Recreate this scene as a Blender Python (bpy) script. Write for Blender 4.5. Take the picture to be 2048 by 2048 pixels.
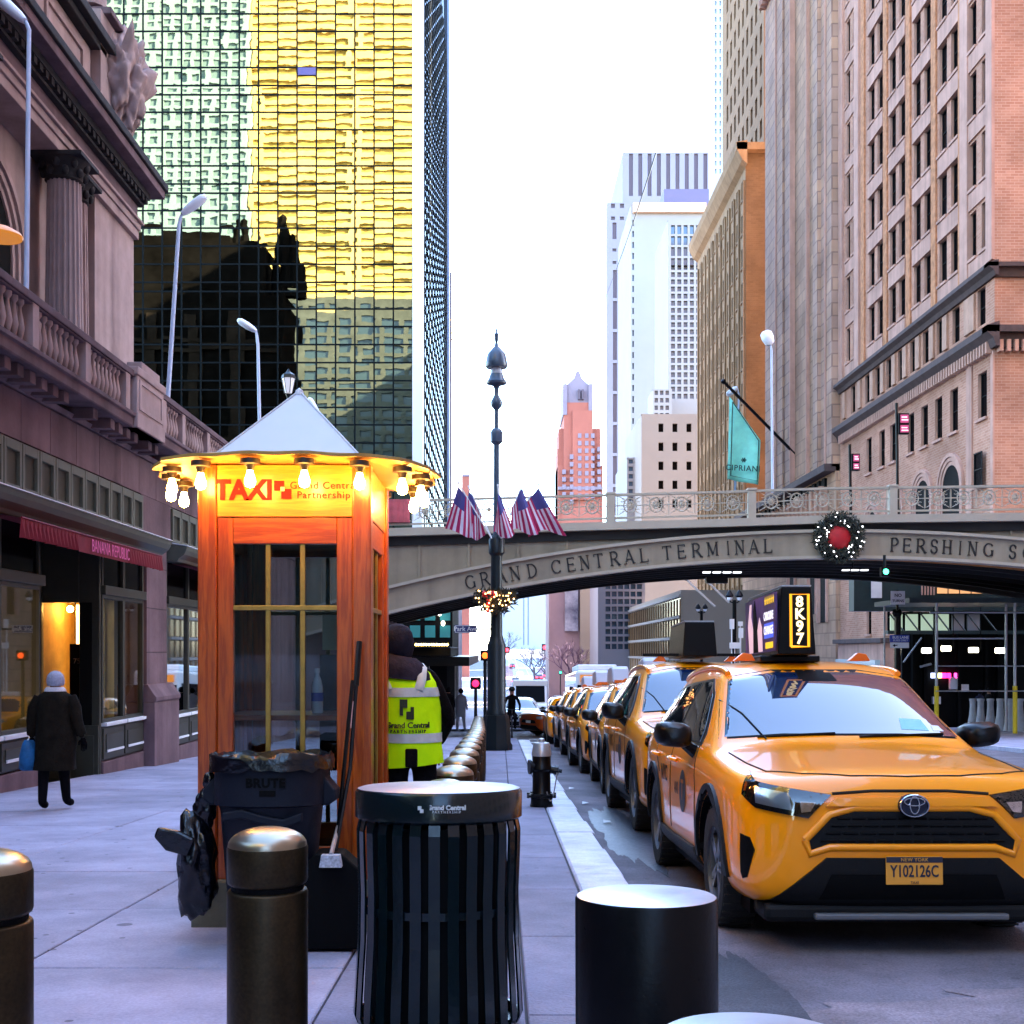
import bpy, bmesh, math, random
from mathutils import Vector, Matrix, noise
from mathutils.bvhtree import BVHTree
R = math.radians
random.seed(7)
for o in list(bpy.data.objects): bpy.data.objects.remove(o)
scene = bpy.context.scene
COL = scene.collection

# ------------------------------------------------------------------ camera
FPX, VPX, HOR, CAMZ = 2400.0, 1003.0, 1303.0, 1.37     # focal length and vanishing point measured in the 2048 px photo
cd = bpy.data.cameras.new('camera'); cam = bpy.data.objects.new('camera', cd); COL.objects.link(cam)
cam.location = (0, 0, CAMZ); cam.rotation_euler = (R(90), 0, 0)
cd.sensor_width = 36; cd.lens = FPX / 2048 * 36
cd.shift_x = (1024 - VPX) / 2048; cd.shift_y = (HOR - 1024) / 2048
cd.clip_start = 0.1; cd.clip_end = 3000
scene.camera = cam

# ------------------------------------------------------------------ sky, sun, exposure
SUN_AZ, SUN_EL = R(58), R(33)            # azimuth to the right of the view direction (+Y)
world = bpy.data.worlds.new('World'); scene.world = world; world.use_nodes = True
nt = world.node_tree; bg = nt.nodes['Background']
sky = nt.nodes.new('ShaderNodeTexSky'); sky.sky_type = 'NISHITA'; sky.sun_disc = False
sky.sun_elevation = SUN_EL; sky.sun_rotation = SUN_AZ
sky.air_density = 1.0; sky.dust_density = 0.7; sky.ozone_density = 3.0
nt.links.new(sky.outputs[0], bg.inputs[0]); bg.inputs[1].default_value = 0.15
sd = bpy.data.lights.new('sun', 'SUN'); sd.energy = 4.5; sd.angle = R(0.5); sd.color = (1.0, 0.90, 0.74)
sun = bpy.data.objects.new('sun', sd); COL.objects.link(sun)
sdir = Vector((math.sin(SUN_AZ) * math.cos(SUN_EL), math.cos(SUN_AZ) * math.cos(SUN_EL), math.sin(SUN_EL)))
sun.rotation_euler = sdir.to_track_quat('Z', 'Y').to_euler(); sun.location = (60, 40, 80)
vs = scene.view_settings; vs.view_transform = 'Standard'; vs.look = 'None'; vs.gamma = 1; vs.use_curve_mapping = False
vs.exposure = 3.95
scene.render.engine = 'CYCLES'
scene.cycles.max_bounces = 5; scene.cycles.diffuse_bounces = 2; scene.cycles.glossy_bounces = 3
scene.cycles.transmission_bounces = 4; scene.cycles.transparent_max_bounces = 6
scene.cycles.caustics_reflective = False; scene.cycles.caustics_refractive = False
scene.cycles.sample_clamp_indirect = 6

# ------------------------------------------------------------------ materials
def mat(name, col, rough=0.7, metal=0.0, spec=0.5, var=0.0, vs_=3.0, rnd=0.0, bump=0.0, bs=40.0, coat=0.0,
        emit=None, es=0.0, streak=0.0, col2=None, stretch=(1, 1, 1), spots=0.0, speck=0.0):
    m = bpy.data.materials.new(name); m.use_nodes = True
    n = m.node_tree.nodes; l = m.node_tree.links; p = n['Principled BSDF']
    p.inputs['Base Color'].default_value = (*col, 1)
    p.inputs['Roughness'].default_value = rough; p.inputs['Metallic'].default_value = metal
    p.inputs['Specular IOR Level'].default_value = spec
    p.inputs['Coat Weight'].default_value = coat; p.inputs['Coat Roughness'].default_value = 0.04
    es *= 0.13          # lamp strengths are written for exposure 0
    if emit:
        p.inputs['Emission Color'].default_value = (*emit, 1); p.inputs['Emission Strength'].default_value = es
    geo = n.new('ShaderNodeNewGeometry'); mp = n.new('ShaderNodeMapping')
    l.new(geo.outputs['Position'], mp.inputs['Vector']); mp.inputs['Scale'].default_value = stretch
    cur = None
    if var or col2:
        t = n.new('ShaderNodeTexNoise'); t.inputs['Scale'].default_value = vs_; t.inputs['Detail'].default_value = 7
        t.inputs['Roughness'].default_value = 0.65
        l.new(mp.outputs[0], t.inputs['Vector'])
        mr = n.new('ShaderNodeMapRange'); mr.inputs[1].default_value = 0.3; mr.inputs[2].default_value = 0.7
        l.new(t.outputs['Fac'], mr.inputs[0])
        mx = n.new('ShaderNodeMix'); mx.data_type = 'RGBA'
        c2 = col2 or tuple(max(0, c * (1 - var)) for c in col); c1 = col if col2 else tuple(min(1, c * (1 + var)) for c in col)
        mx.inputs[6].default_value = (*c1, 1); mx.inputs[7].default_value = (*c2, 1)
        l.new(mr.outputs[0], mx.inputs[0]); cur = mx.outputs[2]
    if rnd:
        oi = n.new('ShaderNodeObjectInfo'); hs = n.new('ShaderNodeHueSaturation')
        mr2 = n.new('ShaderNodeMapRange'); mr2.inputs[3].default_value = 1 - rnd; mr2.inputs[4].default_value = 1 + rnd
        l.new(oi.outputs['Random'], mr2.inputs[0]); l.new(mr2.outputs[0], hs.inputs['Value'])
        if cur: l.new(cur, hs.inputs['Color'])
        else: hs.inputs['Color'].default_value = (*col, 1)
        cur = hs.outputs[0]
    if streak:      # rain streaks running down a wall
        t2 = n.new('ShaderNodeTexNoise'); mp2 = n.new('ShaderNodeMapping'); mp2.inputs['Scale'].default_value = (2.2, 2.2, 0.12)
        l.new(geo.outputs['Position'], mp2.inputs[0]); l.new(mp2.outputs[0], t2.inputs['Vector'])
        t2.inputs['Scale'].default_value = 1.0; t2.inputs['Detail'].default_value = 6
        mr3 = n.new('ShaderNodeMapRange'); mr3.inputs[1].default_value = 0.4; mr3.inputs[2].default_value = 0.7
        mr3.inputs[3].default_value = 1; mr3.inputs[4].default_value = 1 - streak
        l.new(t2.outputs['Fac'], mr3.inputs[0])
        hs2 = n.new('ShaderNodeHueSaturation'); l.new(mr3.outputs[0], hs2.inputs['Value'])
        if cur: l.new(cur, hs2.inputs['Color'])
        else: hs2.inputs['Color'].default_value = (*col, 1)
        cur = hs2.outputs[0]
    def darken(fac):
        h = n.new('ShaderNodeHueSaturation'); l.new(fac, h.inputs['Value'])
        if cur: l.new(cur, h.inputs['Color'])
        else: h.inputs['Color'].default_value = (*col, 1)
        return h.outputs[0]
    if spots:       # old gum and drips
        for sc_v, th in ((2.3, .05), (5.5, .06)):
            v = n.new('ShaderNodeTexVoronoi'); v.inputs['Scale'].default_value = sc_v; l.new(geo.outputs['Position'], v.inputs['Vector'])
            wn = n.new('ShaderNodeTexWhiteNoise'); l.new(v.outputs['Color'], wn.inputs['Vector'])
            mm = n.new('ShaderNodeMath'); mm.operation = 'MULTIPLY'; mm.inputs[1].default_value = th * 2.2; l.new(wn.outputs['Value'], mm.inputs[0])
            gt = n.new('ShaderNodeMath'); gt.operation = 'GREATER_THAN'; l.new(v.outputs['Distance'], gt.inputs[0]); l.new(mm.outputs[0], gt.inputs[1])
            r5 = n.new('ShaderNodeMapRange'); r5.inputs[3].default_value = 1 - spots; l.new(gt.outputs[0], r5.inputs[0]); cur = darken(r5.outputs[0])
        t6 = n.new('ShaderNodeTexNoise'); t6.inputs['Scale'].default_value = .45; t6.inputs['Detail'].default_value = 8; t6.inputs['Roughness'].default_value = .7; l.new(geo.outputs['Position'], t6.inputs['Vector'])
        r6 = n.new('ShaderNodeMapRange'); r6.inputs[1].default_value = .42; r6.inputs[2].default_value = .68; r6.inputs[3].default_value = 1.06; r6.inputs[4].default_value = .64; l.new(t6.outputs['Fac'], r6.inputs[0]); cur = darken(r6.outputs[0])
    if speck:
        t7 = n.new('ShaderNodeTexNoise'); t7.inputs['Scale'].default_value = 75; t7.inputs['Detail'].default_value = 3; l.new(geo.outputs['Position'], t7.inputs['Vector'])
        r7 = n.new('ShaderNodeMapRange'); r7.inputs[1].default_value = .3; r7.inputs[2].default_value = .7; r7.inputs[3].default_value = 1 - speck; r7.inputs[4].default_value = 1 + speck; l.new(t7.outputs['Fac'], r7.inputs[0]); cur = darken(r7.outputs[0])
    if cur: l.new(cur, p.inputs['Base Color'])
    if bump:
        t3 = n.new('ShaderNodeTexNoise'); t3.inputs['Scale'].default_value = bs; t3.inputs['Detail'].default_value = 5
        l.new(geo.outputs['Position'], t3.inputs['Vector'])
        b = n.new('ShaderNodeBump'); b.inputs['Strength'].default_value = bump; b.inputs['Distance'].default_value = 0.02
        l.new(t3.outputs['Fac'], b.inputs['Height']); l.new(b.outputs[0], p.inputs['Normal'])
        if rough > 0.25:
            mr4 = n.new('ShaderNodeMapRange'); mr4.inputs[3].default_value = rough - 0.1; mr4.inputs[4].default_value = min(1, rough + 0.1)
            l.new(t3.outputs['Fac'], mr4.inputs[0]); l.new(mr4.outputs[0], p.inputs['Roughness'])
    return m

def brickmat(name, c1, c2, mortar, sx, sz, axis='x', rough=0.8, streak=True):
    m = bpy.data.materials.new(name); m.use_nodes = True
    n = m.node_tree.nodes; l = m.node_tree.links; p = n['Principled BSDF']; p.inputs['Roughness'].default_value = rough; p.inputs['Specular IOR Level'].default_value = .08
    geo = n.new('ShaderNodeNewGeometry'); sep = n.new('ShaderNodeSeparateXYZ'); com = n.new('ShaderNodeCombineXYZ'); add = n.new('ShaderNodeMath')
    l.new(geo.outputs['Position'], sep.inputs[0]); l.new(sep.outputs[0], add.inputs[0]); l.new(sep.outputs[1], add.inputs[1])
    l.new(add.outputs[0], com.inputs[0]); l.new(sep.outputs[2], com.inputs[1])
    b = n.new('ShaderNodeTexBrick'); b.inputs['Scale'].default_value = 1
    b.inputs['Color1'].default_value = (*c1, 1); b.inputs['Color2'].default_value = (*c2, 1); b.inputs['Mortar'].default_value = (*mortar, 1)
    b.inputs['Mortar Size'].default_value = sz * 0.06; b.inputs['Brick Width'].default_value = sx; b.inputs['Row Height'].default_value = sz
    l.new(com.outputs[0], b.inputs['Vector'])
    t = n.new('ShaderNodeTexNoise'); t.inputs['Scale'].default_value = 0.35; t.inputs['Detail'].default_value = 6
    l.new(geo.outputs['Position'], t.inputs['Vector'])
    mr = n.new('ShaderNodeMapRange'); mr.inputs[1].default_value = 0.3; mr.inputs[2].default_value = 0.7; mr.inputs[3].default_value = 0.75; mr.inputs[4].default_value = 1.2
    l.new(t.outputs['Fac'], mr.inputs[0]); hs = n.new('ShaderNodeHueSaturation'); l.new(mr.outputs[0], hs.inputs['Value']); l.new(b.outputs['Color'], hs.inputs['Color'])
    l.new(hs.outputs[0], p.inputs['Base Color'])
    bp = n.new('ShaderNodeBump'); bp.inputs['Strength'].default_value = 0.4; bp.inputs['Distance'].default_value = 0.03; bp.invert = True
    l.new(b.outputs['Fac'], bp.inputs['Height']); l.new(bp.outputs[0], p.inputs['Normal'])
    return m

def emat(name, col, s):
    m = mat(name, (0, 0, 0), emit=col, es=s); m.node_tree.nodes['Principled BSDF'].inputs['Base Color'].default_value = (*[min(1, c) for c in col], 1); return m

def glassmat(name, tint=(0.9, 0.95, 0.95), mixf=0.12, rough=0.02):
    m = bpy.data.materials.new(name); m.use_nodes = True
    n = m.node_tree.nodes; l = m.node_tree.links; n.remove(n['Principled BSDF'])
    out = n['Material Output']; tr = n.new('ShaderNodeBsdfTransparent'); gl = n.new('ShaderNodeBsdfGlossy'); mx = n.new('ShaderNodeMixShader'); fr = n.new('ShaderNodeFresnel')
    tr.inputs[0].default_value = (*tint, 1); gl.inputs['Roughness'].default_value = rough; fr.inputs[0].default_value = 1.5
    ad = n.new('ShaderNodeMath'); ad.inputs[1].default_value = mixf; l.new(fr.outputs[0], ad.inputs[0])
    l.new(ad.outputs[0], mx.inputs[0]); l.new(tr.outputs[0], mx.inputs[1]); l.new(gl.outputs[0], mx.inputs[2]); l.new(mx.outputs[0], out.inputs[0])
    return m

# ------------------------------------------------------------------ mesh helpers
OFF = {}
class MB:
    def __init__(s): s.v = []; s.f = []; s.m = []
    def add(s, vs, fs, mi=0):
        k = len(s.v); s.v += [tuple(v) for v in vs]; s.f += [tuple(i + k for i in f) for f in fs]; s.m += [mi] * len(fs); return s
    def box(s, x0, x1, y0, y1, z0, z1, mi=0, M=None):
        v = [(x, y, z) for z in (z0, z1) for y in (y0, y1) for x in (x0, x1)]
        if M: v = [M @ Vector(p) for p in v]
        return s.add(v, [(0, 2, 3, 1), (4, 5, 7, 6), (0, 1, 5, 4), (2, 6, 7, 3), (0, 4, 6, 2), (1, 3, 7, 5)], mi)
    def lathe(s, prof, n=24, c=(0, 0, 0), mi=0, axis='z', a0=0, a1=2 * math.pi, sx=1, sy=1, caps=True):
        full = abs(a1 - a0 - 2 * math.pi) < 1e-6; k = n if full else n + 1; vs = []
        for r, z in prof:
            for i in range(k):
                a = a0 + (a1 - a0) * i / n; x, y = r * math.cos(a) * sx, r * math.sin(a) * sy
                p = {'z': (x, y, z), 'y': (x, z, y), 'x': (z, x, y)}[axis]
                vs.append((p[0] + c[0], p[1] + c[1], p[2] + c[2]))
        fs = []
        for j in range(len(prof) - 1):
            for i in range(n):
                a, b = j * k + i, j * k + (i + 1) % k; fs.append((a, b, b + k, a + k))
        if caps and full and prof[0][0] > 1e-5: fs.append(tuple(range(k - 1, -1, -1)))
        if caps and full and prof[-1][0] > 1e-5: fs.append(tuple((len(prof) - 1) * k + i for i in range(k)))
        return s.add(vs, fs, mi)
    def tube(s, pts, r, n=8, mi=0, caps=True, sq=1.0):
        pts = [Vector(p) for p in pts]; rs = r if isinstance(r, (list, tuple)) else [r] * len(pts); vs = []; up = None
        for i, p in enumerate(pts):
            d = (pts[min(i + 1, len(pts) - 1)] - pts[max(i - 1, 0)]).normalized()
            if up is None: up = Vector((0, 0, 1)) if abs(d.z) < 0.9 else Vector((0, 1, 0))
            a = d.cross(up).normalized(); b = a.cross(d).normalized(); up = b
            for k in range(n):
                t = 2 * math.pi * k / n; vs.append(p + a * (math.cos(t) * rs[i]) + b * (math.sin(t) * rs[i] * sq))
        fs = [(i * n + k, i * n + (k + 1) % n, (i + 1) * n + (k + 1) % n, (i + 1) * n + k) for i in range(len(pts) - 1) for k in range(n)]
        if caps: fs += [tuple(range(n - 1, -1, -1)), tuple((len(pts) - 1) * n + k for k in range(n))]
        return s.add(vs, fs, mi)
    def prism(s, poly, a, b, axis='y', mi=0, M=None):
        # polygon in the two remaining axes, extruded from a to b along axis
        def P(p, t):
            q = {'y': (p[0], t, p[1]), 'x': (t, p[0], p[1]), 'z': (p[0], p[1], t)}[axis]
            return M @ Vector(q) if M else q
        n = len(poly); vs = [P(p, a) for p in poly] + [P(p, b) for p in poly]
        fs = [tuple(range(n)), tuple(range(2 * n - 1, n - 1, -1))] + [(i, i + n, (i + 1) % n + n, (i + 1) % n) for i in range(n)]
        return s.add(vs, fs, mi)
    def rings(s, rings, mi=0, cap=True):
        n = len(rings[0]); vs = [p for r in rings for p in r]
        fs = [(j * n + i, j * n + (i + 1) % n, (j + 1) * n + (i + 1) % n, (j + 1) * n + i) for j in range(len(rings) - 1) for i in range(n)]
        if cap: fs += [tuple(range(n - 1, -1, -1)), tuple((len(rings) - 1) * n + i for i in range(n))]
        return s.add(vs, fs, mi)
    def sphere(s, c, r, n=12, mi=0, sz=1.0):
        prof = [(max(1e-6, r * math.sin(math.pi * i / (n // 2))), -r * sz * math.cos(math.pi * i / (n // 2))) for i in range(n // 2 + 1)]
        return s.lathe(prof, n, c, mi)
    def mesh(s, name, mats, off=(0, 0, 0), smooth=None):
        me = bpy.data.meshes.new(name)
        me.from_pydata([(v[0] - off[0], v[1] - off[1], v[2] - off[2]) for v in s.v], [], s.f)
        for m in (mats if isinstance(mats, (list, tuple)) else [mats]): me.materials.append(m)
        me.polygons.foreach_set('material_index', s.m)
        bm = bmesh.new(); bm.from_mesh(me); bmesh.ops.recalc_face_normals(bm, faces=bm.faces); bm.to_mesh(me); bm.free()
        if smooth is not None:
            me.shade_smooth(); me.set_sharp_from_angle(angle=R(smooth))
        me.update(); return me
    def obj(s, name, mats, parent=None, smooth=None, bevel=0, kind=None):
        off = OFF.get(parent.name, (0, 0, 0)) if parent else (0, 0, 0)
        return mkobj(name, s.mesh(name, mats, off, smooth), parent, bevel, kind)
def mkobj(name, me, parent=None, bevel=0, kind=None):
    o = bpy.data.objects.new(name, me); COL.objects.link(o)
    if parent: o.parent = parent; OFF[o.name] = OFF.get(parent.name, (0, 0, 0))
    if bevel:
        b = o.modifiers.new('bevel', 'BEVEL'); b.width = bevel; b.segments = 2; b.limit_method = 'ANGLE'; b.angle_limit = R(40); b.harden_normals = False
    if kind: o['kind'] = kind
    return o
def thing(name, label, cat, loc=(0, 0, 0), group=None):
    o = bpy.data.objects.new(name, None); COL.objects.link(o); o.location = loc; OFF[o.name] = tuple(loc); o.empty_display_size = 0.2
    return tag(o, label, cat, group)
def tag(o, label, cat, group=None):
    o['label'] = label; o['category'] = cat
    if group: o['group'] = group
    return o
def kids(o): return [c for c in ALLK().get(o.name, [])]
def ALLK():
    d = {}
    for o in bpy.data.objects:
        if o.parent: d.setdefault(o.parent.name, []).append(o)
    return d
def dup(root, label=None, loc=None, skip=()):
    d = ALLK()
    def cp(o, par):
        c = o.copy(); COL.objects.link(c); c.parent = par
        for ch in d.get(o.name, []):
            if ch.name.split('.')[0] not in skip: cp(ch, c)
        return c
    r = cp(root, None)
    if label: r['label'] = label
    if loc is not None: r.location = loc
    return r
def evalmesh(o):
    dg = bpy.context.evaluated_depsgraph_get(); dg.update(); return bpy.data.meshes.new_from_object(o.evaluated_get(dg))
def textmesh(txt, size=1.0, ext=0.01, bold=0.0, spacing=1.0, align='CENTER'):
    cu = bpy.data.curves.new('t', 'FONT'); cu.body = txt; cu.size = size; cu.extrude = ext; cu.offset = bold; cu.space_character = spacing
    cu.align_x = align; cu.align_y = 'CENTER'; cu.resolution_u = 3
    o = bpy.data.objects.new('t', cu); COL.objects.link(o); me = evalmesh(o); bpy.data.objects.remove(o); return me
def text(name, txt, m, parent, loc, size, face='-y', ext=0.004, bold=0.0, spacing=1.0, sx=1.0, align='CENTER', rot=None, slant=0):
    me = textmesh(txt, size, ext, bold, spacing, align); me.materials.clear(); me.materials.append(m)
    Mx = {'-y': Matrix(((1, 0, 0), (0, 0, -1), (0, 1, 0))), '+x': Matrix(((0, 0, 1), (1, 0, 0), (0, 1, 0))), '-x': Matrix(((0, 0, -1), (-1, 0, 0), (0, 1, 0))), 'z': Matrix.Identity(3)}[face]
    Mm = (rot.to_3x3() if rot else Matrix.Identity(3)) @ Mx @ Matrix.Diagonal((sx, 1, 1)) @ Matrix(((1, slant, 0), (0, 1, 0), (0, 0, 1)))
    me.transform(Mm.to_4x4()); off = OFF.get(parent.name, (0, 0, 0)) if parent else (0, 0, 0)
    o = mkobj(name, me, parent); o.location = Vector(loc) - Vector(off); return o

# pixel helper: a point of the photo at distance Z in front of the camera
def PX(px, Z): return (px - VPX) * Z / FPX
def PZ(py, Z): return CAMZ - (py - HOR) * Z / FPX
def ZX(px, X): return abs(X) * FPX / abs(VPX - px)
GP = [(-200, 4.0), (-30, 1.2), (100, -4.04), (160, -5.6), (240, -6.2), (330, -4.6), (450, -1.2), (560, 1.9), (640, 2.6), (2500, 2.6)]
def G(y):
    if -30 <= y <= 100: return -0.0404 * y
    for (a, b), (c, d) in zip(GP, GP[1:]):
        if a <= y <= c: return b + (d - b) * (y - a) / (c - a)
    return GP[-1][1]
SW = 0.11          # kerb height
KX = 0.88          # kerb line

# wall with rectangular holes; P0 lower corner, U along the wall, N outward normal
ZV = Vector((0, 0, 1))
def wall(mb, P0, U, N, w, h, holes=(), depth=0.3, mi=0, mr=None):
    P0 = Vector(P0); U = Vector(U); N = Vector(N); mr = mi if mr is None else mr
    us = sorted({0, w} | {round(x, 4) for a in holes for x in (a[0], a[2])}); vsx = sorted({0, h} | {round(x, 4) for a in holes for x in (a[1], a[3])})
    us = [u for u in us if 0 <= u <= w]; vsx = [v for v in vsx if 0 <= v <= h]
    P = lambda u, v, d=0: P0 + U * u + ZV * v - N * d
    hs = {}
    for i in range(len(us) - 1):
        cu = (us[i] + us[i + 1]) / 2; col = [a for a in holes if a[0] < cu < a[2]]; j = 0
        while j < len(vsx) - 1:
            cv = (vsx[j] + vsx[j + 1]) / 2
            if any(a[1] < cv < a[3] for a in col): j += 1; continue
            k = j
            while k + 1 < len(vsx) - 1 and not any(a[1] < (vsx[k + 1] + vsx[k + 2]) / 2 < a[3] for a in col): k += 1
            mb.add([P(us[i], vsx[j]), P(us[i + 1], vsx[j]), P(us[i + 1], vsx[k + 1]), P(us[i], vsx[k + 1])], [(0, 1, 2, 3)], mi); j = k + 1
    for a in holes:
        c = [(a[0], a[1]), (a[2], a[1]), (a[2], a[3]), (a[0], a[3])]
        for q in range(4):
            p, r = c[q], c[(q + 1) % 4]
            mb.add([P(*p), P(*r), P(*r, depth), P(*p, depth)], [(0, 1, 2, 3)], mr)
    return mb
WCACHE = {}
def window(parent, P0, U, N, a, depth, style, mats, name='window', sill=None):
    # a window object filling hole a of a wall
    w, h = round(a[2] - a[0], 3), round(a[3] - a[1], 3); key = (style, w, h, tuple(m.name for m in mats), sill)
    if key not in WCACHE:
        b = MB(); t = 0.05 if w < 3 else 0.09
        if 'plain' in style: t = 0.03
        b.add([(t, 0.05, t), (w - t, 0.05, t), (w - t, 0.05, h - t), (t, 0.05, h - t)], [(0, 1, 2, 3)], 0)
        for x0, x1, z0, z1 in ((0, t, 0, h), (w - t, w, 0, h), (t, w - t, 0, t), (t, w - t, h - t, h)): b.box(x0, x1, 0, 0.05, z0, z1, 1)
        if 'sash' in style: b.box(t, w - t, 0.005, 0.05, h * .5 - t * .5, h * .5 + t * .5, 1)
        if 'mull' in style: b.box(w * .5 - t * .5, w * .5 + t * .5, 0.004, 0.05, t, h - t, 1)
        if sill: b.box(-0.12, w + 0.12, -depth - sill, 0.02, -0.14, -0.002, 2)
        WCACHE[key] = b.mesh(name, list(mats))
    P0 = Vector(P0); U = Vector(U); N = Vector(N); p = P0 + U * a[0] + ZV * a[1] - N * (depth - 0.05)
    o = mkobj(name, WCACHE[key], parent); off = Vector(OFF.get(parent.name, (0, 0, 0)))
    Mx = Matrix(((U.x, -N.x, 0, p.x - off.x), (U.y, -N.y, 0, p.y - off.y), (U.z, -N.z, 1, p.z - off.z), (0, 0, 0, 1))); o.matrix_local = Mx
    return o

# ------------------------------------------------------------------ shared materials
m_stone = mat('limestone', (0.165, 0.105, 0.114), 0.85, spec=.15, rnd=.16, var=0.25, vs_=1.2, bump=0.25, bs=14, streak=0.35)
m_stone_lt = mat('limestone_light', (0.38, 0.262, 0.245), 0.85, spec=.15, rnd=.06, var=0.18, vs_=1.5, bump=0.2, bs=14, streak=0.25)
m_soot_shade = mat('soot_and_shade_stone', (0.016, 0.012, 0.013), 0.9, var=0.4, vs_=2, bump=0.3, bs=10)  # sooty tone, darkened further to paint shade into soffits and cornice recesses
m_dark = mat('dark_interior', (0.005, 0.005, 0.005), 0.8, spec=0.1)
m_black = mat('black_paint', (0.002, 0.002, 0.003), 0.32, spec=0.2, bump=0.04, bs=60)
m_blackm = mat('black_matt', (0.0025, 0.0025, 0.003), 0.6, spec=0.08, bump=0.1, bs=120)
m_white = mat('white_paint', (0.75, 0.75, 0.75), 0.5, var=0.06)
m_glassdk = mat('dark_glass', (0.003, 0.003, 0.004), 0.12, spec=0.1)
m_glassdk.node_tree.nodes['Principled BSDF'].inputs['IOR'].default_value = 1.2
m_glassbl = mat('blue_glass', (0.05, 0.10, 0.17), 0.06, spec=0.9)
m_greengrey = mat('green_grey_paint', (0.075, 0.08, 0.06), 0.5, var=0.12, vs_=5)
m_steel = mat('galvanised_steel', (0.42, 0.43, 0.46), 0.42, metal=0.8, var=0.1, vs_=8)
m_lamp_grey = mat('lamp_grey_paint', (0.5, 0.55, 0.7), 0.4, var=0.06)
# ------------------------------------------------------------------ ground
m_asph = mat('asphalt', (0.125, 0.108, 0.128), 0.8, spots=.35, speck=.3, var=0.35, vs_=0.9, bump=0.6, bs=90)
m_patch = mat('asphalt_patch', (0.045, 0.045, 0.058), 0.75, speck=.4, spots=.3, var=0.4, vs_=2.5, bump=0.6, bs=70)
m_pave = mat('pavement_concrete', (0.305, 0.285, 0.37), 0.7, spots=.6, speck=.12, var=0.2, vs_=1.6, rnd=0.13, bump=0.3, bs=60)
m_pave2 = mat('pavement_dark_strip', (0.20, 0.19, 0.255), 0.75, spots=.35, speck=.12, var=0.22, vs_=2.2, rnd=0.10, bump=0.35, bs=60)
m_kerb = mat('kerb_granite', (0.54, 0.53, 0.61), 0.6, spots=.25, speck=.12, var=0.22, vs_=4, rnd=0.07, bump=0.3, bs=50)
m_joint = mat('joint_dirt', (0.06, 0.055, 0.06), 0.9, var=0.3)
m_paint = mat('road_paint', (0.6, 0.6, 0.6), 0.7, var=0.3, vs_=8)
m_far_road = mat('far_road', (0.20, 0.20, 0.22), 0.6, var=0.1, vs_=0.05)
m_buslane = mat('red_bus_lane', (0.22, 0.07, 0.08), 0.7, var=0.15, vs_=0.2)

def strip(name, xs, y0, y1, m, dz=0.0, parent=None, kind='structure', step=4.0):
    b = MB(); ys = []; y = y0
    while y < y1: ys.append(y); y += step if y < 120 else step * 4
    ys.append(y1)
    for a, c in zip(ys, ys[1:]):
        for x0, x1 in zip(xs, xs[1:]):
            b.add([(x0, a, G(a) + dz), (x1, a, G(a) + dz), (x1, c, G(c) + dz), (x0, c, G(c) + dz)], [(0, 1, 2, 3)])
    o = b.obj(name, m, parent)
    if not parent: o['kind'] = kind
    return o
strip('ground', [-400, 0, 400], -200, 1500, mat('ground_dirt', (0.08, 0.08, 0.085), 0.9), -0.30, step=20)
strip('road', [KX, 4, 8, 13.6], -30, 640, m_asph, 0.0)
strip('cross_street', [-30, KX], 41.0, 52.0, m_asph, 0.0)
strip('far_road_surface', [1.0, 13], 170, 640, m_far_road, 0.012)
strip('bus_lane', [1.1, 3.2], 180, 380, m_buslane, 0.024)
strip('bus_lane', [10.5, 12.8], 180, 360, m_buslane, 0.024)
strip('lane_marking', [7.2, 7.35], 20, 600, m_paint, 0.030)
strip('lane_marking', [4.9, 5.02], 190, 600, m_paint, 0.030)
strip('lane_marking', [8.9, 9.02], 190, 600, m_paint, 0.030)
strip('crossing_stripe', [0.95, 13.0], 38.2, 38.9, m_paint, 0.006)
strip('crossing_stripe', [0.95, 13.0], 41.2, 41.9, m_paint, 0.006)
side_r = strip('sidewalk_opposite', [13.6, 17, 21, 24.5], -30, 500, m_pave, SW)
b = MB(); b.box(13.45, 13.6, -30, 100, -0.2, 0.0)
for i, v in enumerate(b.v): b.v[i] = (v[0], v[1], v[2] + G(v[1]) + SW + 0.002)
b.obj('kerb_opposite', m_kerb)['kind'] = 'structure'
strip('sidewalk_beyond', [-12, -5.5, KX], 52, 300, m_pave, SW)
# asphalt repairs and scraps near the first cab
def blob(name, cx, cy, rx, ry, m, dz, seed):
    random.seed(seed); n = 140; b = MB(); pts = []
    for i in range(n):
        a = 2 * math.pi * i / n; r = .92 + .34 * noise.fractal(Vector((math.cos(a) * 1.6 + seed, math.sin(a) * 1.6, seed)), .7, 2.0, 6); x = cx + rx * r * math.cos(a); y = cy + ry * r * math.sin(a)
        pts.append((x, y, G(y) + dz))
    b.add(pts, [tuple(range(n))]); o = b.obj(name, m); o['kind'] = 'structure'; return o
m_worn = mat('worn_asphalt', (0.20, 0.16, 0.175), 0.8, spots=.4, speck=.3, var=0.4, vs_=2.2, bump=0.7, bs=60)
blob('asphalt_patch', 3.2, 5.0, 2.0, 0.9, m_worn, 0.004, 3)
blob('asphalt_patch', 1.15, 4.6, 0.26, 1.9, m_patch, 0.008, 4)
blob('asphalt_patch', 1.25, 12.5, 0.3, 3.0, mat('wet_gutter', (0.05, 0.055, 0.075), 0.38, var=0.3, vs_=3, bump=0.3, bs=30), 0.004, 8)

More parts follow.
